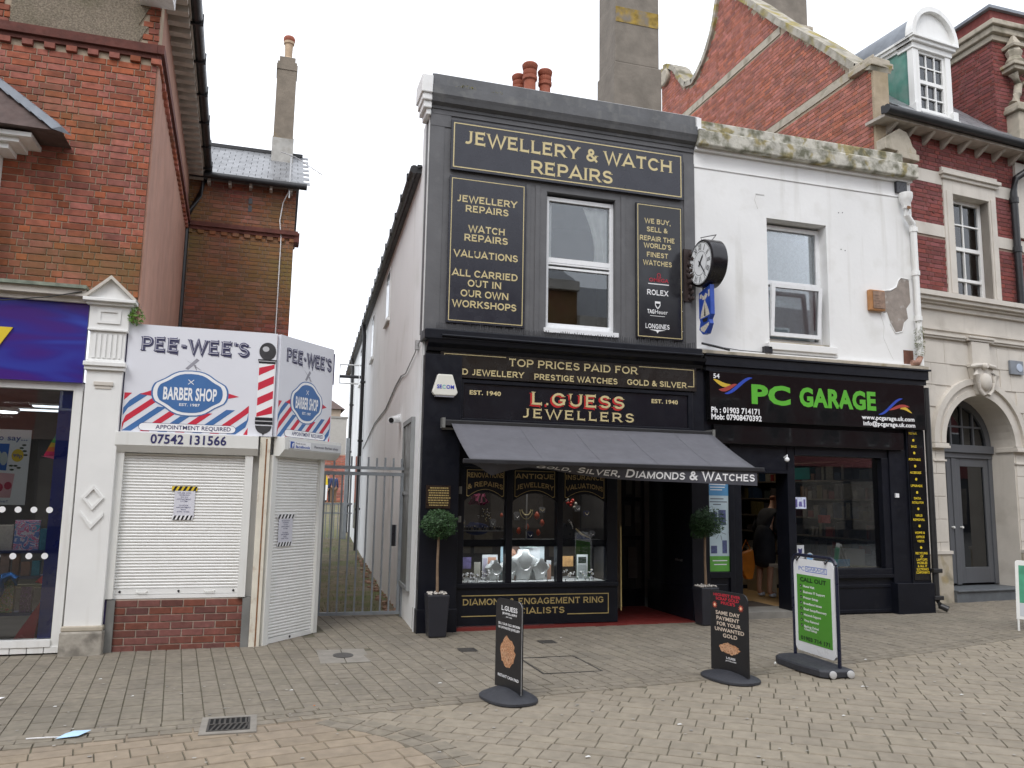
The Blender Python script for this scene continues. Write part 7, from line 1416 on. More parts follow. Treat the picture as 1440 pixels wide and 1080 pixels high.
for w_ in (-.05, .13): obj('wheel', MB().lathe(f.p(L + .072, .034, w_), [(.030, 0), (.034, .006), (.034, .022), (.020, .028)], 14, f.U), M('wheel_pale', (.55, .55, .55), .4, .1) if w_ > -.1 else rubber, t, smooth=True)
obj('foot_bolt', MB().lathe(f.p(L * .3, .03, .35), [(.015, 0), (.012, .01)], 8, f.N), white_metal, t)
# D: only its edge is in the photograph
t, f, base = swing('white framed pavement sign with a green poster at the far end of the pavement', (9.02, 8.10), (9.32, 7.62), .9, 'd')
L = f.L; FA = Fr(f.o, f.U, f.N); FA.Z = (Vector((0, 0, 1)) - f.N * .16).normalized()
obj('panel', MB().prism(FA, rr(0, L, .14, .86, .03), -.012, .012), white_metal, t, bevel=.004); obj('poster', MB().box(FA, .04, L - .04, .34, .80, .0125, .014), M('poster_green', (.05, .28, .16), .4, .3, 9), t); obj('white_sheet', MB().box(FA, .04, L - .04, .18, .335, .0125, .014), pw_, t)
for u in (.02, L - .02): obj('leg', MB().tube([FA.p(u, 0.0, 0), FA.p(u, .3, 0)], .013, 8), white_metal, t); obj('leg', MB().tube([f.p(u, .0, -.42), FA.p(u, .82, -.02)], .013, 8), white_metal, t)

# drain, covers, litter
t = thing('drain_grating', 'rectangular dark iron drain grating in a concrete surround at the channel', 'drain', (-.145, 6.19, 0))
cf = M('concrete_frame', (.24, .22, .19), .9, .2, 9, .004, 50); GF = Fr((0, 0, gz(-.15)), (1, 0, 0), (0, 0, 1)); GF.Z = Vector((0, 1, 0))
P('surround', t, cf, GF, (-.33, .04, 5.97, 6.03, -.05, .006), (-.33, .04, 6.35, 6.41, -.05, .006), (-.33, -.285, 6.03, 6.35, -.05, .006), (-.005, .04, 6.03, 6.35, -.05, .006))
iron = M('cast_iron', (.055, .05, .045), .6, .3, 20, .003, 60)
P('iron_frame', t, iron, GF, (-.285, -.27, 6.03, 6.35, -.04, .010), (-.02, -.005, 6.03, 6.35, -.04, .010), (-.27, -.02, 6.03, 6.045, -.04, .010), (-.27, -.02, 6.335, 6.35, -.04, .010)); P('pit_shade_slab', t, M('pit_shade_black', (.004, .004, .004), 1, 0), GF, (-.285, -.005, 6.03, 6.35, -.03, .0045))  # solid black slab, its colour stands in for the darkness below the bars
for k in range(7): x = -.265 + .035 * k; obj('bar', MB().prism(GF, [(x, 6.045), (x + .014, 6.045), (x + .044, 6.19), (x + .030, 6.19)], .005, .010), iron, t); obj('bar', MB().prism(GF, [(x + .015, 6.20), (x + .029, 6.20), (x + .029, 6.335), (x + .015, 6.335)], .005, .010), iron, t)
P('cross_bar', t, iron, GF, (-.27, -.02, 6.185, 6.205, .005, .0105))
t = thing('inspection_cover', 'small oval iron cover set in two pale slabs near the kiosk door', 'cover', (.84, 8.46, 0)); GC = Fr((0, 0, gz(.84)), (1, 0, 0), (0, 0, 1)); GC.Z = Vector((0, 1, 0))
P('slab', t, cf, GC, (.60, .835, 8.12, 8.80, -.05, .0), (.845, 1.08, 8.12, 8.80, -.05, .001)); obj('lid', MB().prism(GC, A_(.84, 8.47, .10, .13, 0, 360, 20)[:-1], -.02, .005), iron, t)
def cover(lb, x0, x1, y0, y1, inset=True):
    z = gz((x0 + x1) / 2); g_ = Fr((0, 0, z), (1, 0, 0), (0, 0, 1)); g_.Z = Vector((0, 1, 0)); t = thing('inspection_cover', lb, 'cover', ((x0 + x1) / 2, (y0 + y1) / 2, z)); e = .014
    P('iron_rim', t, iron, g_, (x0, x1, y0, y0 + e, -.02, .0045), (x0, x1, y1 - e, y1, -.02, .0045), (x0, x0 + e, y0 + e, y1 - e, -.02, .0045), (x1 - e, x1, y0 + e, y1 - e, -.02, .0045))
    if not inset: P('lid', t, iron, g_, (x0 + e + .004, x1 - e - .004, y0 + e + .004, y1 - e - .004, -.02, .0035))
cover('large paved inspection cover framed by a thin dark rim', 2.50, 3.08, 7.18, 7.92); cover('small square iron cover before the jewellers window, nearer the potted tree', 2.02, 2.20, 8.36, 8.56, False); cover('small square iron cover before the jewellers window, nearer its entrance', 2.98, 3.16, 8.62, 8.80, False)
def scrap(name, lb, x, y, pts, mat, z=.012, cat='litter'):
    mb = MB(); zz = gz(x) + .004; n = len(pts); mb.v = [(x + a, y + b, zz + z * (.3 + .7 * ((i * 7) % 3) / 2)) for i, (a, b) in enumerate(pts)]; mb.f = [tuple(range(n))]; c = [sum(v[k] for v in mb.v) / n for k in range(3)]; mb = MB(); V0 = [(x + a, y + b, zz + z * (.3 + .7 * ((i * 7) % 3) / 2)) for i, (a, b) in enumerate(pts)]; mb.add(V0 + [(c[0], c[1], c[2] + z)], [(i, (i + 1) % n, n) for i in range(n)]); o = obj(name, mb, mat); tag(o, lb, cat)
scrap('face_mask', 'pale blue disposable face mask lying near the channel', -1.12, 6.16, [(-.08, -.06), (.05, -.05), (.11, .05), (.04, .08), (-.04, .03)], M('mask_blue', (.45, .65, .85), .8, .1, 20), .02, 'face mask')
o = bpy.data.objects.get('face_mask'); ml = obj('ear_loop', MB().tube([(-1.16, 6.14, 0), (-1.26, 6.13, .006), (-1.38, 6.15, .0)], .004, 5), white_letter, None); ml.parent = o; ml.location = ml.location - o.location
scrap('paper_scrap', 'white folded paper scrap at the edge of the view near the card shop', -1.90, 7.33, [(-.1, -.03), (.05, -.02), (.08, .03), (-.09, .02)], white_letter)
rn = random.Random(6)
for i, (x, y, lb) in enumerate(((1.52, 7.05, 'white crumpled scrap beside the narrow black pavement sign'), (5.85, 7.02, 'white scrap on the channel beyond the green pavement sign'), (-1.25, 7.9, 'tiny white scrap below the brick kiosk base'), (-.9, 7.2, 'tiny pale scrap in the middle of the kiosk pavement'), (.45, 6.55, 'small orange leaf near the drain'), (.30, 7.1, 'tiny white scrap above the drain grating'), (-1.4, 7.0, 'tiny pale scrap before the card shop pilaster'), (2.0, 4.9, 'tiny pale scrap on the road below the narrow black sign'), (4.2, 5.3, 'white scrap on the road below the black gold-buying sign'), (5.0, 6.05, 'white scrap on the road below the green sign base'), (6.6, 6.6, 'pale scrap on the road near the channel further on'), (2.9, 5.4, 'tiny pale scrap on the middle of the road'), (5.6, 5.6, 'pale flattened scrap near the road edge of the view'), (3.3, 8.9, 'tiny white scrap outside the jewellers entrance'))):
    s_ = rn.uniform(.010, .020); scrap('litter_scrap', lb, x, y, [(-s_, -s_ * .5), (s_, -s_ * .7), (s_ * .8, s_ * .6), (-s_ * .6, s_ * .5)], M('orange_leaf', (.5, .16, .04), .8) if 'orange' in lb else M('scrap_white', (.6, .6, .58), .9, .2, 50), .005)
# tiny chewing gum and dust marks worn into the paving
mb = MB()
for i in range(420):
    x = rn.uniform(-2.5, 9); y = rn.uniform(4.2, 9.3); s_ = rn.uniform(.006, .015); mb.add([(x + s_ * math.cos(a), y + s_ * .9 * math.sin(a), gz(x) + .0055) for a in [2 * math.pi * k / 7 for k in range(7)]], [tuple(range(7))])
gm = obj('gum_spots', mb, M('gum', (.32, .30, .27), .8, .4, 3), fix=False); tag(gm, 'pale chewing gum spots scattered over the paving', 'gum spots', kind='stuff')

# ============================================================ STONE AND BRICK BUILDING
R_ = thing('stone_and_brick_building', 'tall red brick building with cream stone ground floor, arched grey door and high gable', 'building', (11.3, 10.7, 0))
AX, AZ, AR, AO = 11.285, 2.58, .81, 1.10
mb = MB(); mb.box(FR_, 9.30, AX - AR, 0, AZ, -.5, 0); mb.box(FR_, AX + AR, 16, 0, AZ, -.5, 0)
arcp = A_(AX, AZ, AR, AR, 180, 0, 20)
for (a, b), (c, d) in zip(arcp, arcp[1:]): mb.prism(FR_, [(a, b), (c, d), (c, 4.98), (a, 4.98)], -.5, 0)
mb.box(FR_, 9.30, AX - AR, AZ, 4.98, -.5, 0); mb.box(FR_, AX + AR, 16, AZ, 4.98, -.5, 0)
obj('stone_front', mb, stone, R_)
# ashlar blocks, cut round the arch
its = []; rows_ = [(.28 + .36 * k, .28 + .36 * (k + 1)) for k in range(11)]
for r_, (v0, v1) in enumerate(rows_):
    if v1 > 4.26: break
    u = 9.34 + (.3 if r_ % 2 else 0); 
    while u < 13.6:
        a, b = u, u + .62; u += .62
        if v1 < AZ + .02: segs = [(a, min(b, AX - AR - .02))] if a < AX - AR - .05 else ([(max(a, AX + AR + .02), b)] if b > AX + AR + .05 else [])
        else:
            def edge(z): q_ = AO ** 2 - (z - AZ) ** 2; return math.sqrt(q_) if q_ > 0 else 0
            e = max(edge(v0), edge(v1)) + .015 if v0 < AZ + AO else 0
            if v0 >= AZ + AO: segs = [(a, b)]
            else: segs = [(a, min(b, AX - e))] if a < AX - e - .05 else ([(max(a, AX + e), b)] if b > AX + e + .05 else [])
        its += [(x, y, v0, v1) for x, y in segs if y - x > .06]
pieces('stone_block', R_, FR_, [(a + .003, b - .003, c + .003, d - .003) for a, b, c, d in its], stone, 0, .016, 300, .012)
PS('plinth', R_, stone_dirty, FR_, (9.32, AX - AR - .01, -.05, .82, 0, .05), (AX + AR + .01, 15, -.05, .82, 0, .05), bevel=.01)
P('plinth_cap', R_, stone, FR_, (9.32, AX - AR - .005, .82, .87, 0, .07)); P('plinth_cap', R_, stone, FR_, (AX + AR + .005, 15, .82, .87, 0, .07))
for k, (r0, r1, w_) in enumerate(((AR, AR + .10, .05), (AR + .10, AR + .19, .03), (AR + .19, AO, .075))):
    obj('arch_moulding', MB().ring(FR_, A_(AX, AZ, r1, r1, 180, 0, 28), A_(AX, AZ, r0 + .001, r0 + .001, 180, 0, 28), .0, w_), stone, R_, fix=False)
for a, b in ((AX - AO - .02, AX - AR + .03), (AX + AR - .03, AX + AO + .02)):
    P('impost', R_, stone, FR_, (a, b, AZ - .09, AZ - .05, -.3, .10), (a + .01, b - .01, AZ - .05, AZ - .01, -.3, .085), (a + .03, b - .03, AZ - .30, AZ - .27, 0, .04), bevel=.004)
P('moulding', R_, stone, FR_, (9.36, 11.05, 4.30, 4.335, 0, .05), (9.36, 11.05, 4.335, 4.37, 0, .075), (11.66, 15, 4.30, 4.335, 0, .05), (11.66, 15, 4.335, 4.37, 0, .075), (11.05, 11.66, 4.31, 4.35, 0, .10), (11.05, 11.66, 4.35, 4.385, 0, .125))
P('cornice', R_, stone, FR_, (9.30, 15, 4.86, 4.90, -.02, .10), (9.30, 15, 4.90, 4.96, -.02, .16), (9.30, 15, 4.96, 5.04, -.3, .20), (9.36, 15, 4.44, 4.48, 0, .03), (9.36, 15, 4.78, 4.86, 0, .05))
P('keystone', R_, stone, FR_, (11.14, 11.56, 3.92, 4.30, 0, .085), (11.09, 11.61, 3.86, 3.92, 0, .11), bevel=.006)
ks = MB(); ks.prism(FR_, [(11.20, 3.40), (11.48, 3.40), (11.58, 3.86), (11.10, 3.86)], 0, .12); cg = obj('cartouche', ks, stone, R_, bevel=.02)
mb = MB(); mb.ball(FR_.p(11.36, 3.62, .13), .12, 14, (1, .6, 1.25)); obj('oval_boss', mb, stone, cg, smooth=True)
for s_ in (-1, 1):
    obj('scroll', MB().tube([FR_.p(11.34 + s_ * .19, 3.80, .12), FR_.p(11.34 + s_ * .23, 3.72, .16), FR_.p(11.34 + s_ * .18, 3.60, .15), FR_.p(11.34 + s_ * .15, 3.48, .14), FR_.p(11.34 + s_ * .06, 3.40, .14)], [.035, .05, .035, .028, .03], 8), stone, cg, smooth=True)
    obj('scroll', MB().tube([FR_.p(11.34 + s_ * .30, 3.86, .12), FR_.p(11.34 + s_ * .2, 3.88, .15), FR_.p(11.34 + s_ * .08, 3.90, .15)], [.02, .04, .03], 8), stone, cg, smooth=True)
obj('crown_knot', MB().lathe(FR_.p(11.34, 3.88, .10), [(.03, 0), (.06, .03), (.05, .08), (.03, .1)], 10, FR_.N), stone, cg, smooth=True)
# door
D_ = -.40; dgl = glass('door_glass', (.30, .32, .34), .04)
DX0, DX1 = AX - AR + .005, AX + AR - .005
P('door_frame', R_, grey_paint, FR_, (DX0, DX0 + .09, .28, 2.47, D_ - .1, D_), (DX1 - .09, DX1, .28, 2.47, D_ - .1, D_), (DX0, DX1, 2.47, 2.60, D_ - .1, D_ + .05), (DX0, DX1, 2.38, 2.47, D_ - .08, D_ + .01), (AX - .05 - .12, AX - .12 + .05, .28, 2.38, D_ - .1, D_ - .005), bevel=.006)
fan = MB(); fan.ring(FR_, A_(AX, 2.60, AR - .01, AR - .01, 180, 0, 20), A_(AX, 2.60, AR - .13, AR - .13, 180, 0, 20), D_ - .08, D_); fl = obj('fanlight', fan, grey_paint, R_, fix=False)
for x in (-.40, -.14, .14, .40): obj('glazing_bar', MB().box(FR_, AX + x - .018, AX + x + .018, 2.60, 2.60 + math.sqrt(.68 ** 2 - x * x), D_ - .05, D_ - .01), grey_paint, fl)
obj('glazing_bar', MB().box(FR_, AX - .62, AX + .62, 2.90, 2.93, D_ - .05, D_ - .012), grey_paint, fl)
obj('pane', MB().prism(FR_, A_(AX, 2.60, .70, .70, 180, 0, 18), D_ - .045, D_ - .04), dgl, fl)
for (a, b) in ((DX0 + .09, AX - .17), (AX - .07, DX1 - .09)):
    w_ = b - a; st_ = .11; lf = P('door_leaf', R_, grey_paint, FR_, (a, a + st_, .30, 2.38, D_ - .07, D_ - .02), (b - st_, b, .30, 2.38, D_ - .07, D_ - .02), (a + st_, b - st_, 2.24, 2.38, D_ - .07, D_ - .02), (a + st_, b - st_, .30, .56, D_ - .07, D_ - .02), bevel=.006)
    obj('pane', MB().box(FR_, a + st_, b - st_, .56, 2.24, D_ - .05, D_ - .045), dgl, lf)
    obj('handle', MB().lathe(FR_.p(a + .05 if a > AX - .2 else b - .05, 1.22, D_ - .02), [(.014, 0), (.014, .03), (.022, .035), (.018, .05)], 10, FR_.N), white_metal, lf)
P('hall', R_, interior_dark, FR_, (10.4, 12.2, .25, .28, -3, D_ - .1), (10.4, 12.2, 3.5, 3.55, -3, D_ - .1), (10.3, 10.4, .25, 3.5, -3, D_ - .1), (12.2, 12.3, .25, 3.5, -3, D_ - .1), (10.4, 12.2, .28, 3.5, -3.05, -3)); P('door_blind', R_, M('blind_grey', (.22, .21, .20), .8), FR_, (11.55, 11.85, .7, 2.3, -.9, -.88))
P('doorstep', R_, M('step_slate', (.10, .11, .12), .5, .2, 8, .002, 40), FR_, (AX - AR - .02, AX + AR + .06, -.05, .235, -.5, .10), (AX - AR - .02, AX + AR + .08, .235, .262, -.5, .13), bevel=.006)
T = thing('wall_plaque', 'small grey square plate with a pale round badge on the stone wall', 'plaque', tuple(FR_.p(12.3, 3.9, 0))); P('plate', T, lead, FR_, (12.08, 12.40, 3.82, 4.06, .02, .06), bevel=.004); obj('badge', MB().lathe(FR_.p(12.30, 3.94, .06), [(.075, 0), (.07, .01)], 18, FR_.N), M('badge_pale', (.42, .48, .58), .4), T)
# upper brick storey
C0, C1 = 10.76, 12.03
P('upper_wall', R_, mortar_dark, FR_, (9.345, 10.98, 5.04, 7.82, -.35, 0), (11.86, 13.2, 5.04, 7.82, -.35, 0), (10.98, 11.86, 7.0, 7.82, -.35, 0))
pieces('brick', R_, FR_, brick_list(9.345, 12.9, 5.045, 7.80, .225, .075, 'flemish', .009, holes=((C0, C1, 5.0, 7.28), (9.3, 13, 6.05, 6.265), (9.3, C0 + .1, 6.975, 7.205), (C1 - .1, 13, 6.975, 7.205))), brick_right, -.002, .009, 300, .05, lambda c: c.z > 5.0, 'brickwork')
PS('stone_band', R_, stone, FR_, (9.31, C0, 6.055, 6.26, 0, .016), (C1, 13.1, 6.055, 6.26, 0, .016), bevel=.003); PS('stone_band', R_, stone, FR_, (9.31, C0, 6.98, 7.20, 0, .016), (C1, 13.1, 6.98, 7.20, 0, .016), bevel=.003)
for z in (6.47, 6.70): obj('tie_plate', MB().lathe(FR_.p(10.52, z, .01), [(.03, 0), (.025, .012)], 10, FR_.N), MATS['dark_brick'], R_)
P('window_surround', R_, stone, FR_, (C0, 10.98, 5.04, 7.10, -.3, .03), (11.86, C1, 5.04, 7.10, -.3, .03), (10.98, 11.86, 6.86, 7.10, -.3, .03), (C0 - .04, C1 + .04, 7.10, 7.16, -.1, .07), (C0 - .07, C1 + .07, 7.16, 7.22, -.1, .11), (C0 - .04, C1 + .04, 7.22, 7.30, -.1, .05), (C0 + .06, 10.95, 5.1, 6.90, .03, .045), (11.89, C1 - .06, 5.1, 6.9, .03, .045), bevel=.006)
W3 = sash(R_, FR_, 10.98, 11.86, 5.06, 6.86, .15, bars=(('v', 11.42),), meet=5.98, wf=.07, mat=white_paint); P('glazing_bar', W3, white_paint, FR_, (11.05, 11.79, 6.40, 6.425, -.21, -.16)); P('raised_rail', W3, white_paint, FR_, (11.05, 11.79, 5.40, 5.45, -.21, -.15))
drape(W3, FR_, 11.06, 11.79, 5.98, 6.8, -.26, net, 20, .008); drape(W3, FR_, 11.06, 11.30, 5.5, 5.95, -.28, net, 8, .01)  # upper net is added, its pale cloth standing in for sky reflected in the panes
P('sill', R_, stone, FR_, (10.95, 11.90, 5.04, 5.09, -.15, .06))
kn = MB(); kn.prism(FR_, [(9.30, 7.30), (9.98, 7.30), (9.98, 7.38), (9.90, 7.44), (9.86, 7.55), (9.78, 7.66), (9.62, 7.70), (9.30, 7.48)], .0, .20); kn.box(FR_, 9.56, 10.02, 7.19, 7.30, 0, .22); obj('kneeler_stone', kn, stone_dirty, R_, bevel=.012)
P('eaves_board', R_, pale_timber, FR_, (9.20, 13.4, 7.78, 7.83, -.1, .30)); mb = MB(); mb.tube([FR_.p(9.18, 7.88, .36), FR_.p(13.4, 7.90, .36)], .075, 10); mb.box(FR_, 9.18, 13.4, 7.83, 7.96, .25, .30); obj('gutter', mb, gutter_black, R_, smooth=True)
for k in range(9): u = 9.5 + .42 * k; obj('eaves_bracket', MB().prism(Fr(FR_.p(u, 0, 0), FR_.N, FR_.U), [(0, 7.62), (.05, 7.64), (.24, 7.76), (.26, 7.78), (0, 7.78)], 0, .06), pale_timber, R_)
mb = MB(); mb.tube([FR_.p(12.85, 7.85, .34), FR_.p(12.80, 7.62, .30), FR_.p(12.45, 7.35, .12), FR_.p(12.42, 7.1, .09), FR_.p(12.42, 5.0, .09)], .06, 10); obj('downpipe', mb, gutter_black, R_, smooth=True)
for z in (6.9, 6.0): obj('pipe_collar', MB().lathe(FR_.p(12.42, z, .09), [(.075, 0), (.075, .10)], 10), gutter_black, R_)
P('stone_pier', R_, stone, FR_, (12.55, 13.1, 6.3, 7.7, 0, .06))
# mansard roof, dormer
mb = MB(); mb.add([FR_.p(9.64, 7.94, .30), FR_.p(13.4, 7.94, .30), FR_.p(13.4, 9.36, -1.2), FR_.p(9.64, 9.36, -1.2), FR_.p(9.64, 7.8, .2), FR_.p(13.4, 7.8, .2), FR_.p(13.4, 9.1, -1.2), FR_.p(9.64, 9.1, -1.2)], [(0, 1, 2, 3), (4, 5, 6, 7), (0, 1, 5, 4), (1, 2, 6, 5), (0, 3, 7, 4)]); rfm = obj('roof', mb, MATS['roof_under'], R_)
sv = (FR_.p(0, 9.36, -1.2) - FR_.p(0, 7.94, .30)); sl_ = sv.length; sn = sv.normalized(); rn_ = sn.cross(FR_.U.normalized()); rn_ = rn_ if rn_.z > 0 else -rn_
its = []
for r_ in range(11):
    u = 9.66 + (.12 if r_ % 2 else 0)
    while u < 13.1: its.append((FR_.p(u, 7.94, .30) + sn * (sl_ * r_ / 11) + rn_ * (.008 + .006 * random.random()), FR_.U * .232, sn * (sl_ / 11 * 1.08), rn_ * .014)); u += .24
place('slate', rfm, its, slate, 300, .02)
FDm = Fr((0, 10.52, 0), (1, .1, 0), (.0995, -.995, 0)); FDm.o = Vector((0, 10.52 - 1.06, 0))
X0, X1 = 10.22, 11.12
PS('dormer_post', R_, white_paint, FDm, (X0, X0 + .13, 8.18, 9.36, -.12, 0), (X1 - .13, X1, 8.18, 9.36, -.12, 0), (X0 + .13, X1 - .13, 8.18, 8.26, -.12, 0), (X0 - .05, X1 + .10, 8.10, 8.18, -.12, .06), (X0 - .04, X0 + .06, 8.18, 8.34, -.1, .05), (X1 - .06, X1 + .06, 8.18, 8.34, -.1, .05), bevel=.006)
DW = sash(R_, FDm, X0 + .13, X1 - .13, 8.26, 9.36, .03, bars=(('v', 10.57), ('v', 10.77), ('h', 8.52), ('h', 9.08)), meet=8.80, wf=.05, mat=white_paint, room=False); P('back_board', DW, interior_mid, FDm, (X0 + .08, X1 - .08, 8.1, 9.4, -.9, -.88))
P('dormer_entablature', R_, white_paint, FDm, (X0 - .02, X1 + .02, 9.36, 9.46, -.3, .02), (X0 - .06, X1 + .06, 9.46, 9.52, -.3, .07), (X0 - .09, X1 + .09, 9.52, 9.56, -.3, .11), bevel=.005)
cxd = (X0 + X1) / 2; obj('arched_pediment', MB().prism(FDm, A_(cxd, 9.56, .49, .53, 0, 180, 20), -.05, .02), white_paint, R_); obj('pediment_rim', MB().ring(FDm, A_(cxd, 9.56, .55, .60, 180, 0, 24), A_(cxd, 9.56, .47, .51, 180, 0, 24), -.05, .10), white_paint, R_, fix=False)
obj('dormer_roof', MB().prism(FDm, A_(cxd, 9.56, .50, .55, 0, 180, 20), -1.7, -.055), lead, R_, smooth=True)
copper = M('copper_green', (.10, .26, .21), .7, .2, 5, .004, 15, dirt=((.22, .30, .27), .8, 3, .48), streak=((.04, .10, .10), .7, 5, .5))
P('dormer_cheek', R_, copper, FDm, (X0 + .01, X0 + .03, 7.9, 9.40, -1.7, -.02)); P('dormer_cheek', R_, copper, FDm, (X1 - .03, X1 - .01, 7.9, 9.40, -1.7, -.02))
P('cheek_cornice', R_, white_paint, FDm, (X0 - .06, X0 + .02, 9.46, 9.52, -1.7, .0), (X0 - .02, X0 + .02, 9.40, 9.46, -1.7, .0), (X0 - .09, X0 + .02, 9.52, 9.56, -1.7, .0))
mb = MB(); leaves(mb, FR_.p(9.55, 7.98, .2), .10, 50, .03, (1.3, 1, .6), 2); obj('gutter_weed', mb, M('weed_grey', (.12, .13, .08), .9), R_, fix=False)
# gable wall
gp = [(10.40, 5.5), (10.40, 8.75), (10.80, 8.93), (11.76, 9.92), (12.9, 11.02), (13.73, 11.9), (14.3, 12.45), (14.75, 13.1), (15.02, 13.0), (15.08, 12.80), (15.20, 12.45), (15.35, 12.19), (15.55, 11.93), (15.78, 11.72), (16.05, 11.56), (16.28, 11.48), (16.63, 11.58), (16.85, 11.80), (16.97, 11.98), (17.15, 12.25), (17.34, 12.42), (17.55, 12.55), (17.72, 12.6), (17.86, 12.45), (17.9, 12.2), (17.9, 5.5)]
obj('gable_wall', MB().prism(FG, gp, -.30, 0), MATS['mortar'], R_)
def gtop(y): return interp([p for p in gp[1:-1]], y)
pieces('gable_brick', R_, FG, brick_list(10.45, 17.88, 7.3, 13.0, .225, .075, 'flemish', .009, holes=((10.3, 17.9, 8.84, 9.0), (10.3, 17.9, 10.78, 10.95)), test=lambda u, v: v < gtop(u) - .06), brick_gable, -.002, .008, 300, .05, lambda c: c.z > 8.3 and c.y < 13, 'gable_brickwork')
P('stone_band', R_, stone_dirty, FG, (10.36, 13.9, 8.845, 8.995, 0, .02)); P('stone_band', R_, stone_dirty, FG, (11.0 + 1.85, 17.88, 10.785, 10.945, 0, .02))
P('corner_pier', R_, mortar_dark, FR_, (9.345, 9.62, 7.82, 8.80, -.35, .0)); pieces('brick', R_, FR_, brick_list(9.345, 9.62, 7.98, 8.78, .225, .075), brick_right, -.002, .009, 60, .05)
P('pier_cap', R_, stone_dirty, FR_, (9.22, 9.70, 8.80, 8.90, -.45, .08), (9.25, 9.67, 8.90, 8.98, -.45, .04), bevel=.01)
lich = M('coping_lichen', (.40, .37, .31), .95, .2, 5, .01, 18, dirt=((.14, .13, .09), .85, 4, .48), patch=((.30, .24, .06), .9, 2.2, .50))
cp = MB()
for (a, b), (c, d) in zip(gp[1:-1], gp[2:-1]):
    dx_, dz_ = c - a, d - b; l = math.hypot(dx_, dz_); nx, nz = -dz_ / l * .11, dx_ / l * .11
    cp.prism(FG, [(a, b - .02), (c, d - .02), (c + nx, d + nz), (a + nx, b + nz)], -.36, .07)
obj('coping', cp, lich, R_)
obj('scroll_stone', MB().lathe(FG.p(17.62, 12.32, -.36), [(.20, 0), (.22, .03), (.22, .44), (.19, .47)], 18, (-1, 0, 0)), stone_dirty, R_, smooth=True)
P('rear_chimney', R_, MATS['render_brown'], FW, (9.95, 11.35, 9.5, 12.35, 14.6, 15.6)); P('rear_chimney_base', R_, stone_dirty, FW, (9.90, 11.40, 11.9, 12.35, 14.55, 15.65)); P('rear_chimney_shaft', R_, MATS['render_brown'], FW, (10.0, 11.3, 12.35, 15.0, 14.6, 15.6), bevel=.02)
# brick turret beyond the dormer
tb = P('turret', R_, mortar_dark, FW, (12.35, 16.5, 7.6, 10.45, 10.80, 12.6))
FT1 = Fr((0, 10.80, 0), (1, 0, 0), (0, -1, 0)); FT2 = Fr((12.35, 0, 0), (0, 1, 0), (-1, 0, 0))
pieces('brick', tb, FT1, brick_list(12.35, 13.6, 7.9, 10.05), brick_right, -.002, .009, 160, .05, None, 'brickwork'); pieces('brick', tb, FT2, brick_list(10.80, 12.58, 8.0, 10.05), brick_right, -.002, .009, 140, .05, None, 'brickwork')
P('turret_cornice', tb, stone_dirty, FW, (12.30, 16.5, 10.05, 10.16, 10.74, 12.65), (12.24, 16.5, 10.16, 10.28, 10.66, 12.72), (12.18, 16.5, 10.28, 10.38, 10.60, 12.78), bevel=.015)
P('turret_top', tb, brick_right, FW, (12.40, 13.35, 10.38, 10.72, 10.85, 12.5)); P('turret_coping', tb, lead, FW, (12.32, 13.42, 10.72, 10.78, 10.78, 12.6))
pn = thing('stone_finial', 'tall carved cream stone finial in front of the brick turret', 'finial', (12.75, 10.62, 7.9)); fx, fy = 12.72, 10.66
obj('pedestal', MB().box(FW, fx - .16, fx + .20, 7.95, 8.62, fy - .12, fy + .16), stone_dirty, pn, bevel=.015); obj('pedestal_cap', MB().box(FW, fx - .22, fx + .26, 8.62, 8.70, fy - .18, fy + .16).box(FW, fx - .19, fx + .23, 8.70, 8.78, fy - .15, fy + .16), stone_dirty, pn, bevel=.01)
obj('scroll', MB().tube([(fx - .10, fy, 8.80), (fx - .02, fy, 9.0), (fx + .02, fy, 9.2), (fx - .08, fy, 9.40)], [.10, .07, .07, .09], 10), stone_dirty, pn, smooth=True); obj('scroll', MB().tube([(fx + .12, fy, 9.25), (fx + .25, fy, 9.18), (fx + .30, fy, 9.32), (fx + .18, fy, 9.42)], [.05, .06, .06, .05], 10), stone_dirty, pn, smooth=True)
obj('capital', MB().box(FW, fx - .20, fx + .16, 9.42, 9.49, fy - .14, fy + .14).box(FW, fx - .24, fx + .22, 9.49, 9.55, fy - .18, fy + .14), stone_dirty, pn, bevel=.01); obj('carved_block', MB().lathe((fx - .03, fy, 9.55), [(.13, 0), (.15, .08), (.11, .16), (.14, .26), (.10, .34)], 8), stone_dirty, pn); obj('cap', MB().lathe((fx - .03, fy, 9.88), [(.19, 0), (.20, .05), (.12, .10), (.03, .26)], 4), stone_dirty, pn)
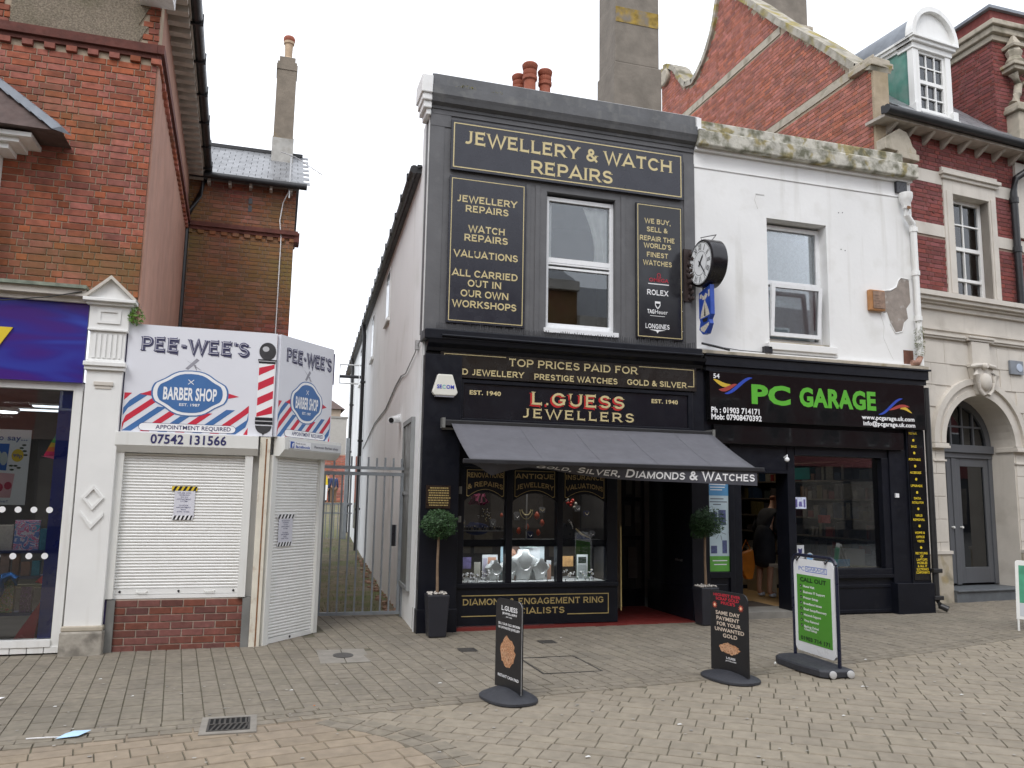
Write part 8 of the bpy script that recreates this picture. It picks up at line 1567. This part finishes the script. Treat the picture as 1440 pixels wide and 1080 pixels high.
og = thing('gabled_roof', 'white boarded gable with an orange tiled verge at the top of the street', 'roof', (14.3, 11, 9)); obj('tile_verge', MB().add([(13.35, 10.9, 10.80), (15.5, 10.9, 12.5), (15.5, 11.9, 12.5), (13.35, 11.9, 10.80), (13.35, 10.9, 10.70), (15.5, 10.9, 12.4), (15.5, 11.9, 12.4), (13.35, 11.9, 10.70)], [(0, 1, 2, 3), (4, 5, 6, 7), (0, 1, 5, 4), (1, 2, 6, 5), (2, 3, 7, 6), (3, 0, 4, 7)]), M('orange_tile', (.45, .16, .04), .8, .2, 8), og)
for k in range(5): obj('board', MB().prism(Fr((0, 11.0, 0), (1, 0, 0), (0, -1, 0)), [(13.55 + .02 * k, 10.40 + .09 * k), (15.5, 10.40 + .09 * k), (15.5, 10.485 + .09 * k), (13.57 + .09 * k, 10.485 + .09 * k)], 0, .02 + .004 * (k % 2)), white_paint, og)

# ============================================================ the other side of the street (seen only in the glass)
for i, (x0, x1, h_, m_, lb) in enumerate(((-34, -6, 8.5, brick_gable, 'plain red brick terrace building across the street'), (-6, 2.5, 7.2, mortar_dark, 'low brown rendered building across the street'), (2.5, 10, 9.0, brick_rear, 'tall dark brick building across the street'), (10, 48, 7.8, brick_right, 'dark red brick building across the street'))):
    b = thing('opposite_building', lb, 'building', ((x0 + x1) / 2, -7, 0)); fo = Fr((0, -6.0, 0), (1, 0, 0), (0, 1, 0))
    P('wall', b, m_, fo, (x0, x1, 2.9, h_, -8, 0)); P('shopfront', b, black_paint, fo, (x0 + .1, x1 - .1, 0, 2.9, -6, -.1)); P('cornice', b, stone, fo, (x0, x1, h_ - .35, h_, 0, .25))
    n = int((x1 - x0) // 2.2)
    for k in range(n):
        for z in (3.7, 6.2):
            if z + 1.6 < h_ - .3: x = x0 + 1.1 + k * (x1 - x0 - 1) / n; wn_ = P('window', b, white_paint, fo, (x - .55, x + .55, z, z + 1.5, 0, .04)); obj('pane', MB().box(fo, x - .48, x + .48, z + .07, z + 1.43, .041, .046), black_gloss, wn_)
        x = x0 + 1.1 + k * (x1 - x0 - 1) / n; P('shop_pane', b, MATS['interior_mid'], fo, (x - .9, x + .9, .6, 2.4, -.1, -.06))
    rfo = MB(); rfo.add([(x0, -5.9, h_), (x1, -5.9, h_), (x1, -10, h_ + 2.2), (x0, -10, h_ + 2.2), (x1, -14, h_), (x0, -14, h_)], [(0, 1, 2, 3), (3, 2, 4, 5), (0, 3, 5), (1, 4, 2)]); obj('roof', rfo, slate, b)
